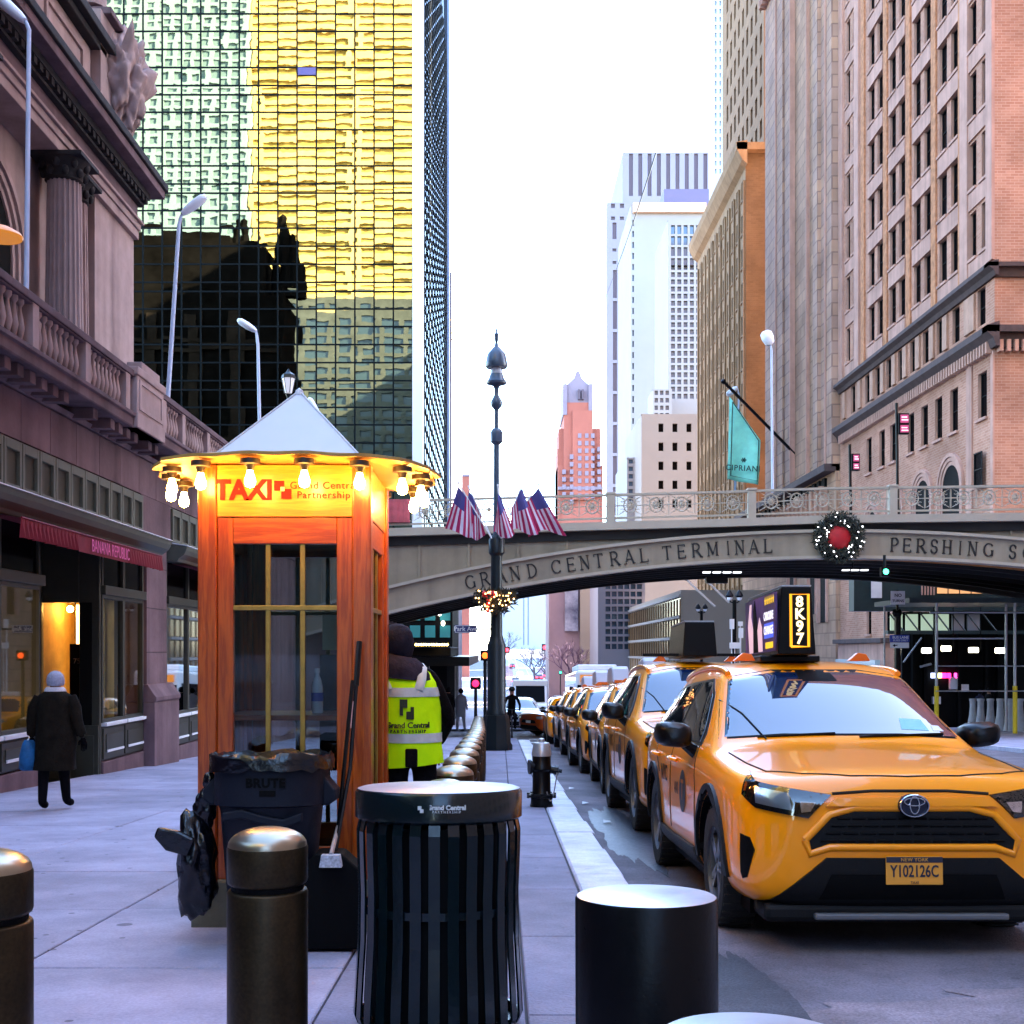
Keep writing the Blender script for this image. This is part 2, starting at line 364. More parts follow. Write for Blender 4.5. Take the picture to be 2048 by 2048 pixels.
# pavement of separate slabs on a bed
side_l = strip('sidewalk', [-6.9, KX - 0.37], -6, 41, m_joint, SW - 0.02)
def slab(x0, x1, y0, y1, m, parent, name='paving_slab', top=SW, th=0.06, g=0.006, ch=0.006):
    b = MB(); rings = []
    for ins, dz in ((g, -th), (g, -ch), (g + ch, 0)):
        rings.append([(x, y, G(y) + top + dz) for x, y in ((x0 + ins, y0 + ins), (x1 - ins, y0 + ins), (x1 - ins, y1 - ins), (x0 + ins, y1 - ins))])
    b.rings(rings, cap=False); k = len(b.v); b.f.append((k - 4, k - 3, k - 2, k - 1)); b.m.append(0)
    return b.obj(name, m, parent)
random.seed(11)
xs = [-6.9, -5.35, -3.82, -2.28, -0.74, 0.10]
for i, (x0, x1) in enumerate(zip(xs, xs[1:])):
    y = -4.0 + (i % 2) * 0.05
    while y < 40:
        y1 = min(y + (1.6 if y < 24 else 3.2), 40.9)
        slab(x0, x1, y, y1, m_pave if i < 4 else m_pave2, side_l, top=SW + random.uniform(-0.003, 0.003)); y = y1
y = -3.2
while y < 40:
    slab(0.10, KX - 0.37, y, y + 1.6, m_pave2, side_l); y += 1.6
kerb = strip('kerb', [KX - 0.37, KX], -6, 37, m_joint, SW - 0.02); y = -5.0; k = 0
while y < 37:
    ln = random.uniform(1.0, 1.5); j = random.uniform(-0.012, 0.012)
    slab(KX - 0.36, KX + j, y, y + ln, m_kerb, kerb, 'kerb_stone', SW + random.uniform(0, 0.008), 0.2, 0.004, 0.014); y += ln; k += 1
# litter in the gutter
m_paper = mat('paper_scrap', (0.6, 0.6, 0.6), 0.7)
for i, (x, y, lab) in enumerate([(1.12, 13.2, 'small white paper scrap in the gutter nearest the front cab'), (1.05, 15.6, 'white paper scrap in the gutter beside the second cab'),
                    (1.02, 18.2, 'small flat litter scrap in the gutter level with the hydrant'), (1.0, 24.0, 'tiny paper scrap in the gutter past the hydrant')]):
    b = MB(); b.add([(x, y, G(y) + .02), (x + .09, y + .04, G(y) + .03), (x + .08, y + .17, G(y) + .02), (x + .01, y + .14, G(y) + .035)], [(0, 1, 2), (0, 2, 3)])
    tag(b.obj('paper_scrap', m_paper), lab, 'litter', 'scraps in the gutter')
# ------------------------------------------------------------------ terminal building on the left
XL = -6.8
m_shopfr = mat('shop_front_paint', (0.038, 0.038, 0.026), 0.45, var=0.12, vs_=4)
m_panel = mat('transom_panel', (0.10, 0.10, 0.075), 0.5, var=0.12, vs_=4)
m_snow = mat('white_ledge', (0.72, 0.72, 0.74), 0.6, var=0.05)
m_awn = mat('red_awning', (0.17, 0.002, 0.012), 0.75, var=0.2, vs_=6)
m_awntxt = mat('pink_letters', (0.75, 0.12, 0.28), 0.7)
tb = thing('terminal_building', 'grand stone terminal with fluted columns, balustrade, shop fronts and dark cornice on the left', 'building', (XL, 20, G(20)))
b = MB(); GB = -2.0
# stone wall above and around the shops
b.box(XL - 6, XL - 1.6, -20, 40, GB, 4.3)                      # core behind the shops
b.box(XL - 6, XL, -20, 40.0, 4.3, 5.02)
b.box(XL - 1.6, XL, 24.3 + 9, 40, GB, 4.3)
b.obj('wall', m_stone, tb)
b = MB()                                                       # stone blocks of the band above the shops, each its own
jo = -4.0; i = 0
while jo < 39.5:
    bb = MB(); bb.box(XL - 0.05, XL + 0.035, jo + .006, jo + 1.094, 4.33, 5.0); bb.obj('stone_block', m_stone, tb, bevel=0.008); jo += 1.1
def pier(y0, y1):
    b = MB(); b.box(XL - .5, XL + .03, y0, y1, 0.5, 3.62); p = b.obj('pier', m_stone, tb)
    for z in (1.35, 2.2, 3.0): MB().box(XL + .0305, XL + .036, y0, y1, z, z + 0.012).obj('joint', m_soot_shade, p)
    b = MB(); d = .22
    b.box(XL - .5, XL + d, y0 - .12, y1 + .25, GB, 0.40)
    b.prism([(XL - .5, .40), (XL + d, .40), (XL + d + .03, .44), (XL + d + .03, .5), (XL + .2, .56), (XL + .12, .68), (XL + .09, .74), (XL - .5, .74)], y0 - .12, y1 + .25, 'y')
    b.obj('plinth', m_stone, p, bevel=0.012)
pier(22.9, 24.25); pier(33.0, 34.3); pier(9.0, 10.3)
# shop bays
m_shopglass = glassmat('shop_glass', (0.75, 0.78, 0.74), 0.06)
m_int = mat('shop_interior', (0.02, 0.017, 0.012), 0.8, var=0.5, vs_=1.5)
m_lit = emat('shop_lamp_glow', (1.0, 0.55, 0.12), 14)
m_doorlit = mat('lit_door_reveal', (0.5, 0.33, 0.10), 0.7, var=0.3, vs_=2)
def shopbay(y0, y1, xf, panes, zs=0.17, base=-0.45, par=tb):
    g = G((y0 + y1) / 2)
    f = MB(); f.box(xf - .25, xf + .02, y0, y1, GB, base - .02); f.obj('base_course', m_stone, par, bevel=.01)
    f = MB(); f.box(xf - .2, xf - .02, y0, y1, base, zs - .06)
    f = f.obj('bulkhead', m_shopfr, par, bevel=.008); n = panes; w = (y1 - y0) / n
    for i in range(n):
        a, c = y0 + i * w, y0 + (i + 1) * w
        q = MB(); q.box(xf - .02, xf + .012, a + .04, c - .04, base + .03, zs - .10); q.box(xf + .012, xf + .03, a + .14, c - .14, base + .14, zs - .2)
        q.obj('panel', m_shopfr, f, bevel=.006)
        MB().box(xf + .03, xf + .05, a + .14, c - .14, base + .14, base + .18).obj('ledge', m_snow, f)
        q = MB(); q.box(xf - .1, xf + .07, a + .03, c - .03, zs - .06, zs); q.obj('sill', m_snow, f, bevel=.008)
        wn = MB(); t = .06
        for A in ((a, a + t, zs, 2.34), (c - t, c, zs, 2.34), (a + t, c - t, zs, zs + t), (a + t, c - t, 2.28, 2.34), (a, a + t, 2.5, 3.2), (c - t, c, 2.5, 3.2)):
            wn.box(xf - .1, xf, A[0], A[1], A[2], A[3])
        wn = wn.obj('window_frame', m_shopfr, par, bevel=.006)
        MB().add([(xf - .05, a + t, zs + t), (xf - .05, c - t, zs + t), (xf - .05, c - t, 2.28), (xf - .05, a + t, 2.28)], [(0, 1, 2, 3)]).obj('pane', m_shopglass, wn)
        MB().add([(xf - .05, a + t, 2.5), (xf - .05, c - t, 2.5), (xf - .05, c - t, 3.2), (xf - .05, a + t, 3.2)], [(0, 1, 2, 3)]).obj('transom_pane', m_glassdk, wn)
    q = MB(); q.box(xf - .14, xf + .06, y0, y1, 2.34, 2.5); q.obj('transom_bar', m_shopfr, par, bevel=.01)
shopbay(10.3, 17.75, XL, 5, zs=0.22, base=-.3); shopbay(20.45, 22.8, XL, 2, zs=0.15, base=-.5); shopbay(24.35, 33.0, XL, 5, zs=.05, base=-.6)
# recessed entrance between the bays
b = MB(); xr = XL - 1.0
b.box(xr - .1, xr, 17.75, 18.0, -1.2, 3.3); b.box(xr - .1, xr, 19.55, 20.45, -1.2, 3.3); b.box(xr - .1, xr, 18.0, 19.55, 2.18, 3.3)
b.box(xr, XL, 17.66, 17.75, -1.2, 3.3); b.box(-7.17, XL - .02, 20.37, 20.45, -1.2, 3.3); b.box(xr, -7.17, 20.37, 20.45, 2.2, 3.3)
b.obj('entrance_surround', m_shopfr, tb, bevel=.01)
b = MB(); b.box(xr, XL - .03, 20.33, 20.37, -.95, .12); b.box(xr + .1, -7.3, 20.31, 20.33, -.8, -.05); b.box(-7.2, XL - .1, 20.31, 20.33, -.8, -.05); b.obj('entrance_panel', m_shopfr, tb, bevel=.01)
MB().box(-7.15, -6.95, 20.34, 20.368, .12, 2.2).obj('entrance_side_pane', m_dark, tb)
b = MB(); b.box(xr, -7.15, 22.0, 22.05, -1.2, 2.3); b.box(xr - .06, xr - .02, 20.46, 22.0, -1.2, 2.3); b.box(-7.14, -7.1, 20.46, 22.0, -1.2, 2.3); b.box(xr, -7.15, 20.46, 22.0, 2.3, 2.34); b.obj('entrance_reveal', m_doorlit, tb)
b = MB(); b.box(-7.52, -7.18, 20.9, 20.93, .2, 1.5); d = b.obj('door_poster', m_blackm, tb)
text('poster_lettering', '75%', mat('poster_text', (.3, .3, .32), .7), d, (-7.35, 20.89, 1.2), .13, '-y')
ed = MB(); ed.sphere((-7.62, 21.2, 2.12), .06, 10); lampd = ed.obj('ceiling_lamp', emat('entry_lamp', (1, .55, .12), 90)); tag(lampd, 'small warm ceiling lamp glowing inside the recessed shop entrance', 'lamp')
MB().box(XL - 1.5, XL - 1.4, 10, 33, -2, 3.3).obj('shop_back_wall', m_int, tb)
# shop window dressing: dim warm strips and mannequin like stands
random.seed(5)
for i, (y, lab) in enumerate([(15.6, 'warm glowing lamp ball in the leftmost shop window'), (16.5, 'pale glowing shade behind the shop window left of the walking woman'), (21.3, 'tall warm light strip in the window beside the pier'), (22.3, 'tall warm light strip in the shop window nearest the pier'), (25.2, 'warm light strip in the window behind the wooden booth')]):
    q = MB()
    if i < 2: q.sphere((XL - .7, y, 1.1 - .5 * i), .09, 10); q.tube([(XL - .7, y, 1.1 - .5 * i), (XL - .7, y, 3.2)], .01, 6)
    else: q.box(XL - .75, XL - .7, y, y + .08, .3, 2.2)
    tag(q.obj('shop_lamp', emat('shop_lamp_%d' % i, (1, .6, .22), 14 if i < 2 else 3.0)), lab, 'lamp', 'lamps in the shop windows')
for i in range(8):
    y = 14.6 + i * .36; q = MB(); q.sphere((XL - .4, y, .32 + .07 * (i % 3)), .028, 8); q.tube([(XL - .4, y, .25), (XL - .4, y, .2)], .008, 5)
    tag(q.obj('string_light', m_lit), 'tiny amber fairy light at the foot of the leftmost shop window', 'light', 'fairy lights along the left shop window sill')
# transom panels, one each
for y0, y1 in ((8.0, 22.55), (24.55, 33.0)):
    n = int((y1 - y0) / .62); w = (y1 - y0) / n
    MB().box(XL - .1, XL + .02, y0, y1, 3.6, 4.32).obj('transom_back', m_shopfr, tb)
    if y1 < 30: MB().box(XL - .4, XL + .028, y1, y1 + 2.0, 3.55, 4.33).obj('stone_infill', m_stone, tb)
    for i in range(n):
        a = y0 + i * w; q = MB()
        for A in ((a + .015, a + .09, 3.62, 4.29), (a + w - .09, a + w - .015, 3.62, 4.29), (a + .09, a + w - .09, 4.16, 4.29), (a + .09, a + w - .09, 3.62, 3.68)): q.box(XL + .02, XL + .075, A[0], A[1], A[2], A[3])
        q = q.obj('transom_panel', m_panel, tb, bevel=.006)
    # shop cornice with its pale top
    q = MB(); q.prism([(XL - .1, 3.2), (XL + .22, 3.2), (XL + .25, 3.26), (XL + .36, 3.34), (XL + .40, 3.42), (XL + .42, 3.5), (XL - .1, 3.56)], y0 - .2, y1 + .7 if y1 < 30 else y1, 'y')
    c = q.obj('shop_cornice', m_greengrey, tb, bevel=.006)
    q = MB(); q.prism([(XL + .0, 3.57), (XL + .43, 3.51), (XL + .43, 3.525), (XL + .0, 3.6)], y0 - .2, y1 + .7 if y1 < 30 else y1, 'y'); q.obj('cornice_top', m_snow, c)
# red awning with a pleated valance
def awning(y0, y1, txt):
    b = MB(); n = int((y1 - y0) / .07); xf = XL + .6
    top, bot = [], []
    for i in range(n + 1):
        y = y0 + (y1 - y0) * i / n; mid = .32 < i / n < .70 and txt
        dx = 0 if mid else (.018 if i % 2 else -.018); top.append((xf + dx * .3, y, 3.1)); bot.append((xf + dx * 1.6, y, 2.84 + (0 if mid else .006 * (i % 3))))
    b.add(top + bot, [(i, i + 1, i + n + 2, i + n + 1) for i in range(n)])
    b.add([(xf, y0, 3.1), (xf, y1, 3.1), (XL - .05, y1, 3.19), (XL - .05, y0, 3.19)], [(0, 1, 2, 3)])
    b.tube([(xf, y0, 3.105), (xf, y1, 3.105)], .014, 6)
    a = b.obj('awning', m_awn, tb)
    if txt: text('awning_lettering', txt, m_awntxt, a, (xf + .012, (y0 + y1) / 2 + .35, 2.965), .27, '+x', .003, 0.0, 1.0, .78)
awning(15.5, 21.9, 'BANANA REPUBLIC'); awning(24.9, 32.0, '')
# frieze, ledge and balcony
b = MB(); b.box(XL - 1.5, XL - .02, -20, 40, 5.02, 5.12); b.prism([(XL - 1, 5.02), (XL + .06, 5.02), (XL + .10, 5.09), (XL - 1, 5.12)], -20, 40, 'y'); b.obj('string_course', m_stone, tb)
b = MB(); b.box(XL - 1.4, XL + .0, -20, 40, 5.12, 5.2); b.obj('soffit', m_soot_shade, tb)
b = MB(); b.prism([(XL - 1.5, 5.2), (XL + .5, 5.2), (XL + .52, 5.22), (XL + .52, 5.36), (XL + .56, 5.38), (XL + .56, 5.44), (XL - 1.5, 5.44)], -20, 40, 'y'); b.obj('balcony_fascia', m_stone, tb, bevel=.006)
for i in range(46):
    y = 10 + i * .42
    if random.random() < .75: MB().box(XL - .0, XL + .40, y, y + .2, 5.03, 5.195).obj('bracket', m_stone, tb, bevel=.01)
xb = XL + .42
posts = [14.2, 16.2, 18.25, 20.2, 22.4, 23.75, 25.75, 27.75, 29.75, 31.75, 33.75, 35.75, 37.75]
bprof = [(.055, 0), (.055, .04), (.03, .07), (.05, .16), (.062, .22), (.045, .34), (.025, .44), (.022, .5), (.045, .53), (.055, .55), (.055, .62)]
bal_me = MB().lathe(bprof, 10).mesh('baluster', m_stone_lt, smooth=50)
b = MB(); b.box(xb - .12, xb + .12, 10, 20.5, 6.06, 6.17); b.box(xb - .09, xb + .09, 10, 20.5, 6.03, 6.06); b.box(xb - .12, xb + .12, 22.1, 40, 6.06, 6.17); b.box(xb - .09, xb + .09, 22.1, 40, 6.03, 6.06)
rail = b.obj('balustrade_rail', m_stone, tb, bevel=.012)
for y in posts:
    if not 20.4 < y < 22.2: MB().box(xb - .1, xb + .1, y - .11, y + .11, 5.44, 6.06).obj('balustrade_post', m_stone_lt, tb, bevel=.008)
b = MB(); b.box(xb - .16, xb + .16, 20.5, 22.1, 5.2, 6.1); b.box(xb - .19, xb + .19, 20.45, 22.15, 6.1, 6.24); b.box(xb - .18, xb + .18, 20.47, 22.13, 5.2, 5.46); pd = b.obj('pedestal', m_stone_lt, tb, bevel=.015)
b = MB()
for A in ((20.6, 20.7, 5.52, 6.04), (21.9, 22.0, 5.52, 6.04), (20.7, 21.9, 5.97, 6.04), (20.7, 21.9, 5.52, 5.58)): b.box(xb + .16, xb + .18, *A)
b.obj('pedestal_moulding', m_stone_lt, pd)
b = MB(); b.box(xb - .15, xb + .12, 20.9, 22.0, 6.24, 6.42); b.obj('pedestal_cap', m_stone_lt, pd, bevel=.02)
allp = [10.0] + posts
for a, c in zip(allp, allp[1:]):
    if a > 20 and c < 22.5: continue
    n = 8 if c - a > 1.6 else 5
    for i in range(n):
        y = a + .2 + (c - a - .4) * (i + .5) / n
        o = mkobj('baluster', bal_me, tb); off = OFF[tb.name]; o.location = (xb - off[0], y - off[1], 5.435 - off[2])
# upper storey, set back
XU = -8.0; YE = 26.1
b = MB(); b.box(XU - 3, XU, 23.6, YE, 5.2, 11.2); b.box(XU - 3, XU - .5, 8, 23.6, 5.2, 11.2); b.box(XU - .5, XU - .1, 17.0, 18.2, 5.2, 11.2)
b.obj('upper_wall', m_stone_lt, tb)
# arched opening: dark recess with nested rings
def arch(yc, rad, zspring, x):
    b = MB(); prof = [(yc - rad, 5.3), (yc - rad, zspring)] + [(yc - rad * math.cos(t), zspring + rad * math.sin(t)) for t in [math.pi * k / 14 for k in range(1, 14)]] + [(yc + rad, zspring), (yc + rad, 5.3)]
    b.prism(prof, x - .3, x + .012, 'x'); b.obj('arch_opening', m_dark, tb)
    for k, (dr, dx) in enumerate(((.0, .05), (.13, .1), (.26, .15))):
        q = MB(); r0, r1 = rad + dr, rad + dr + .11
        P = lambda r: [(yc - r, 5.3), (yc - r, zspring)] + [(yc - r * math.cos(t), zspring + r * math.sin(t)) for t in [math.pi * k / 14 for k in range(1, 14)]] + [(yc + r, zspring), (yc + r, 5.3)]
        A, D = P(r0), P(r1); n = len(A); vs = [(x + dx, *p) for p in A] + [(x + dx, *p) for p in D] + [(x - .05, *p) for p in A] + [(x - .05, *p) for p in D]
        q.add(vs, [(i, i + 1, n + i + 1, n + i) for i in range(n - 1)] + [(2 * n + i, 2 * n + i + 1, i + 1, i) for i in range(n - 1)] + [(n + i, n + i + 1, 3 * n + i + 1, 3 * n + i) for i in range(n - 1)])
        q.obj('arch_ring', m_stone_lt, tb)
arch(19.6, 1.15, 8.2, XU - .5); arch(13.6, 1.4, 8.2, XU - .5)
def fluted(y, x, r, z0, z1):
    n = 20; rings = []
    for z, s in ((z0, 1.0), (z0 + (z1 - z0) * .4, 1.0), (z1, .88)):
        ring = []
        for i in range(n):
            for q, d in ((0, 1.0), (.3, 1.0), (.5, .88), (.8, .88)):
                a = 2 * math.pi * (i + q) / n; ring.append((x + r * s * d * math.cos(a), y + r * s * d * math.sin(a), z))
        rings.append(ring)
    b = MB(); b.rings(rings); c = b.obj('column', m_stone_lt, tb)
    q = MB(); q.lathe([(r * .9, z1), (r * 1.0, z1 + .03), (r * .95, z1 + .06), (r * 1.0, z1 + .15), (r * 1.15, z1 + .26), (r * 1.4, z1 + .36)], 20, (x, y, 0))
    for k in range(16):
        a = 2 * math.pi * k / 16; rr = r * (1.05 if k % 2 else 1.18); zz = z1 + (.14 if k % 2 else .27)
        q.sphere((x + rr * math.cos(a), y + rr * math.sin(a), zz), .07, 8, 0, 1.3)
    q.box(x - r * 1.4, x + r * 1.4, y - r * 1.4, y + r * 1.4, z1 + .36, z1 + .43); q.obj('capital', m_soot_shade, c, smooth=60)
fluted(21.9, XU + .02, .34, 5.2, 9.9); fluted(22.9, XU - .18, .3, 5.2, 9.9); fluted(17.6, XU + .02, .34, 5.2, 9.9); fluted(16.0, XU + .02, .34, 5.2, 9.9)
b = MB(); b.box(XU - 3, XU + .1, 4, YE + .04, 10.33, 10.52); b.box(XU - 3, XU + .14, 4, YE + .07, 10.52, 10.66); b.box(XU - 3, XU + .2, 4, YE + .12, 10.66, 10.72); b.obj('architrave', m_stone_lt, tb, bevel=.01)
b = MB(); b.box(XU - 3, XU + .08, 4, YE + .02, 10.72, 11.06); b.obj('frieze', m_stone, tb)
b = MB(); b.box(XU - 3, XU + .2, 4, YE + .1, 11.06, 11.12); b.box(XU - 3, XU + .3, 4, YE + .2, 11.24, 11.38); b.obj('cornice_bed', m_soot_shade, tb)
for i in range(62):
    y = 10.2 + i * .26; MB().box(XU + .1, XU + .28, y, y + .14, 11.12, 11.24).obj('dentil', m_soot_shade, tb)
b = MB(); b.box(XU - 3, XU + .54, 4, YE + .5, 11.38, 11.56); b.obj('corona', m_stone, tb, bevel=.01)
b = MB(); b.box(XU - 3, XU + .6, 4, YE + .58, 11.56, 11.72); b.obj('gutter', m_soot_shade, tb, bevel=.02)
# attic and carved cartouche at the corner
b = MB(); b.box(XU - 3, XU - .35, 4, 24.6, 11.72, 13.6); b.obj('attic_wall', m_stone_lt, tb)
for y in (22.9, 20.4, 17.9, 15.4):
    q = MB()
    for A in ((y - 1.0, y - .9, 12.0, 13.4), (y + .9, y + 1.0, 12.0, 13.4), (y - .9, y + .9, 13.3, 13.4), (y - .9, y + .9, 12.0, 12.1)): q.box(XU - .35, XU - .3, *A)
    q.obj('attic_panel', m_stone_lt, tb)
b = MB(); b.box(XU - 3, XU - .15, 4, 24.8, 13.6, 13.75); b.box(XU - 3, XU + .0, 4, 24.95, 13.75, 13.95); b.obj('attic_cornice', m_soot_shade, tb, bevel=.02)
# cartouche: scroll cap over a lumpy relief of garlands
q = MB(); q.prism([(24.6, 14.6), (25.5, 14.6), (25.75, 14.75), (25.9, 14.72), (26.0, 14.5), (26.3, 13.6), (26.25, 13.55), (25.9, 14.35), (25.6, 14.5), (24.6, 14.45)], XU - 1.2, XU + .0, 'x'); q.obj('cartouche_cap', m_stone, tb, bevel=.02)
q = MB(); random.seed(21); q.box(XU - 1.1, XU - .15, 24.4, 25.6, 11.75, 14.45)
q.obj('cartouche_block', m_stone_lt, tb)
bm = bmesh.new(); bmesh.ops.create_icosphere(bm, subdivisions=5, radius=1.0)
for v in bm.verts:
    d = noise.fractal(v.co * 2.3, 0.8, 2.0, 5) * .35 + noise.noise(v.co * 5) * .12
    v.co = v.co * (1 + d); t = (v.co.z + 1) / 2; s = .36 + .5 * max(0, min(1, t))
    v.co = Vector((v.co.x * s * .9, v.co.y * s * 1.0, v.co.z * 1.2))
me = bpy.data.meshes.new('cartouche_carving'); bm.to_mesh(me); bm.free(); me.shade_smooth(); me.materials.append(m_stone_lt)
o = mkobj('cartouche_carving', me, tb); off = OFF[tb.name]; o.location = (XU - .15 - off[0], 25.55 - off[1], 13.25 - off[2])
q = MB(); q.tube([(XU - .5, 24.9, 14.7), (XU - .5, 24.9, 14.95)], .3, 12); q.sphere((XU - .5, 24.9, 15.1), .32, 12); q.obj('finial', m_stone_lt, tb, smooth=50)
# great body of the terminal set far back; the glass hotel mirrors it
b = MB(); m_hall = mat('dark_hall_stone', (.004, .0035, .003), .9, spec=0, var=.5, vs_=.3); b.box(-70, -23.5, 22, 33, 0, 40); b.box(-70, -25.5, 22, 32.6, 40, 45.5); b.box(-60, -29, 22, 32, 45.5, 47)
for k, (x, h) in enumerate(((-22.6, 47), (-23.8, 50), (-26.4, 46.5), (-28.5, 49))): b.lathe([(1.2, 40), (.9, 44), (1.0, h - 4), (.5, h - 1.4), (.55, h - .5), (.1, h)], 8, (x, 30, 0))
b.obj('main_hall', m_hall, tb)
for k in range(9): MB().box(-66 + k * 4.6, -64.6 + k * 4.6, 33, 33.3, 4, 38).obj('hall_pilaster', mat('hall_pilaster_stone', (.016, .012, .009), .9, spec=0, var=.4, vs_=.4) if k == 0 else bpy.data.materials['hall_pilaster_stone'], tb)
for k in range(3): MB().box(-66, -24, 33, 33.4, 12 + k * 11, 12.6 + k * 11).obj('hall_string_course', bpy.data.materials['hall_pilaster_stone'], tb)
# small orange saucer lamp hanging at the left edge
h = thing('hanging_lamp', 'orange saucer-shaped lamp shade hanging at the left edge above the balcony', 'lamp', (PX(-6, 12), 12, PZ(500, 12)))
cx, cz = PX(0, 12), PZ(470, 12)
q = MB(); q.lathe([(.03, .1), (.1, .075), (.2, .02), (.22, -.01), (.21, -.03), (.1, -.05), (.02, -.06)], 28, (cx, 12, cz)); q.obj('shade', mat('amber_shade', (.5, .16, .02), .4, emit=(1, .35, .03), es=.25), h, smooth=50)
q = MB(); q.tube([(cx, 12, cz + .1), (cx - .1, 12, cz + .5), (cx - 1.0, 12, cz + .6)], .014, 8); q.obj('arm', m_black, h)

# ------------------------------------------------------------------ glass hotel tower
ht = thing('glass_hotel', 'tall mirror-glass tower with dark grid reflecting golden sunlit buildings, left of the street', 'building', (-20, 81, G(81)))
ZH, XH0, XH1 = 81.0, -47.6, -6.0
def mirror(name, col, rough):
    m = mat(name, col, rough, metal=1.0); n = m.node_tree.nodes; l = m.node_tree.links; p = n['Principled BSDF']
    g = n.new('ShaderNodeNewGeometry'); t = n.new('ShaderNodeTexNoise'); t.inputs['Scale'].default_value = .9; t.inputs['Detail'].default_value = 2
    l.new(g.outputs['Position'], t.inputs['Vector']); bp = n.new('ShaderNodeBump'); bp.inputs['Strength'].default_value = .07; bp.inputs['Distance'].default_value = .02
    l.new(t.outputs['Fac'], bp.inputs['Height']); l.new(bp.outputs[0], p.inputs['Normal']); return m
m_mirror = mirror('mirror_glass', (.50, .50, .41), .012)
m_mirror2 = mirror('mirror_glass_side', (.26, .36, .42), .02)
m_mull = mat('dark_mullion', (.004, .007, .008), .6, spec=.08)
cw = 1.30; rows = []; z = G(81) + 3.0; k = 0
while z < 50: hgt = (1.18, 1.18, 0.62)[k % 3] if k % 6 > 2 else (1.22, 1.22, 1.22)[k % 3]; rows.append((z, z + hgt)); z += hgt; k += 1
ncol = int((XH1 - XH0) / cw)
def pane_mesh(w, h, bulge, seed):
    random.seed(seed); n = 4; vs = []; tx, tz = random.uniform(-.0025, .0025), random.uniform(-.003, .003); e = random.uniform(.25, 1.35)
    for j in range(n + 1):
        for i in range(n + 1):
            u, v = i / n * 2 - 1, j / n * 2 - 1; d = bulge * e * ((1 - v * v) * (.75 + .25 * (1 - u * u)) + .3 * (1 - u * u)) + tx * u + tz * v
            vs.append((u * w / 2, -d, v * h / 2))
    b = MB(); b.add(vs, [(j * (n + 1) + i, j * (n + 1) + i + 1, (j + 1) * (n + 1) + i + 1, (j + 1) * (n + 1) + i) for j in range(n) for i in range(n)])
    return b
PM = {}
rest = MB(); cnt = 0; cells = []
for r, (z0, z1) in enumerate(rows):
    for c in range(ncol):
        x0 = XH1 - (c + 1) * cw; px = VPX + (x0 + cw / 2) * FPX / ZH; py = HOR - ((z0 + z1) / 2 - CAMZ) * FPX / ZH
        vis = -10 < py < 1000 and px > 200 + max(0, (py - 380)) * .1 and not (py > 780 and 420 < px < 750)
        cells.append((0 if vis else 1, -(z1 - z0), c, r, x0, z0, z1))
cells.sort()
off = OFF[ht.name]
for k, (nv, _, c, r, x0, z0, z1) in enumerate(cells):
    hgt = z1 - z0; sd_ = random.Random(c * 97 + r * 131).randrange(9); key = (round(hgt, 2), sd_)
    if key not in PM: PM[key] = pane_mesh(cw - .11, hgt - .11, .0019 * (1 if hgt > .8 else .5), sd_ + 31)
    if k < 300 and not nv:
        mk = 'm' + str(key)
        if mk not in PM: PM[mk] = PM[key].mesh('glass_pane', m_mirror, smooth=80)
        o = mkobj('glass_pane', PM[mk], ht); o.location = (x0 + cw / 2 - off[0], ZH - off[1], (z0 + z1) / 2 - off[2])
    else:
        rest.add([(v[0] + x0 + cw / 2, v[1] + ZH, v[2] + (z0 + z1) / 2) for v in PM[key].v], PM[key].f)
o = rest.obj('more_glass_panes', m_mirror, ht, smooth=80); o['kind'] = 'stuff'
b = MB()
for c in range(ncol + 1): x = XH1 - c * cw; b.box(x - .05, x + .05, ZH - .045, ZH + .2, rows[0][0], 52)
b.obj('vertical_mullions', m_mull, ht)
b = MB()
for z0, z1 in rows: b.box(XH0, XH1, ZH - .035, ZH + .2, z0 - .05, z0 + .05)
b.obj('horizontal_mullions', m_mull, ht)
MB().box(XH0, XH1, ZH + .2, ZH + 40, -4, 76).obj('core', m_mull, ht)
MB().box(XH0, XH1 + .05, ZH - .1, ZH + .2, 52, 76).obj('upper_glazing', m_mirror2, ht)
m_ventpane = mat('open_vent_pane', (.06, .08, .3), .2)
MB().box(PX(596, ZH), PX(632, ZH), ZH - .09, ZH - .06, PZ(151, ZH), PZ(136, ZH)).obj('vent_pane', m_ventpane, ht)
MB().box(-6.0, -5.33, ZH - .3, ZH + 1.5, -4, 76).obj('corner_pier', mat('white_metal_panel', (.8, .82, .86), .35, metal=.2), ht)
# street side, receding
b = MB(); q = MB(); zz = -1.0
while zz < 60: q.box(-5.36, -5.30, ZH + 1.5, 117, zz, zz + .07); zz += 1.2
for i in range(18): y = ZH + 1.6 + i * 2.0; q.box(-5.36, -5.29, y, y + .08, -3, 76)
q.obj('side_mullions', m_mull, ht); MB().box(-8, -5.37, ZH + 1.5, 117, -3, 76).obj('side_glazing', m_mirror2, ht)
MB().box(-8, -5.1, 117, 118.2, -5, 76).obj('side_edge_pier', mat('blue_edge', (.35, .5, .75), .4), ht)
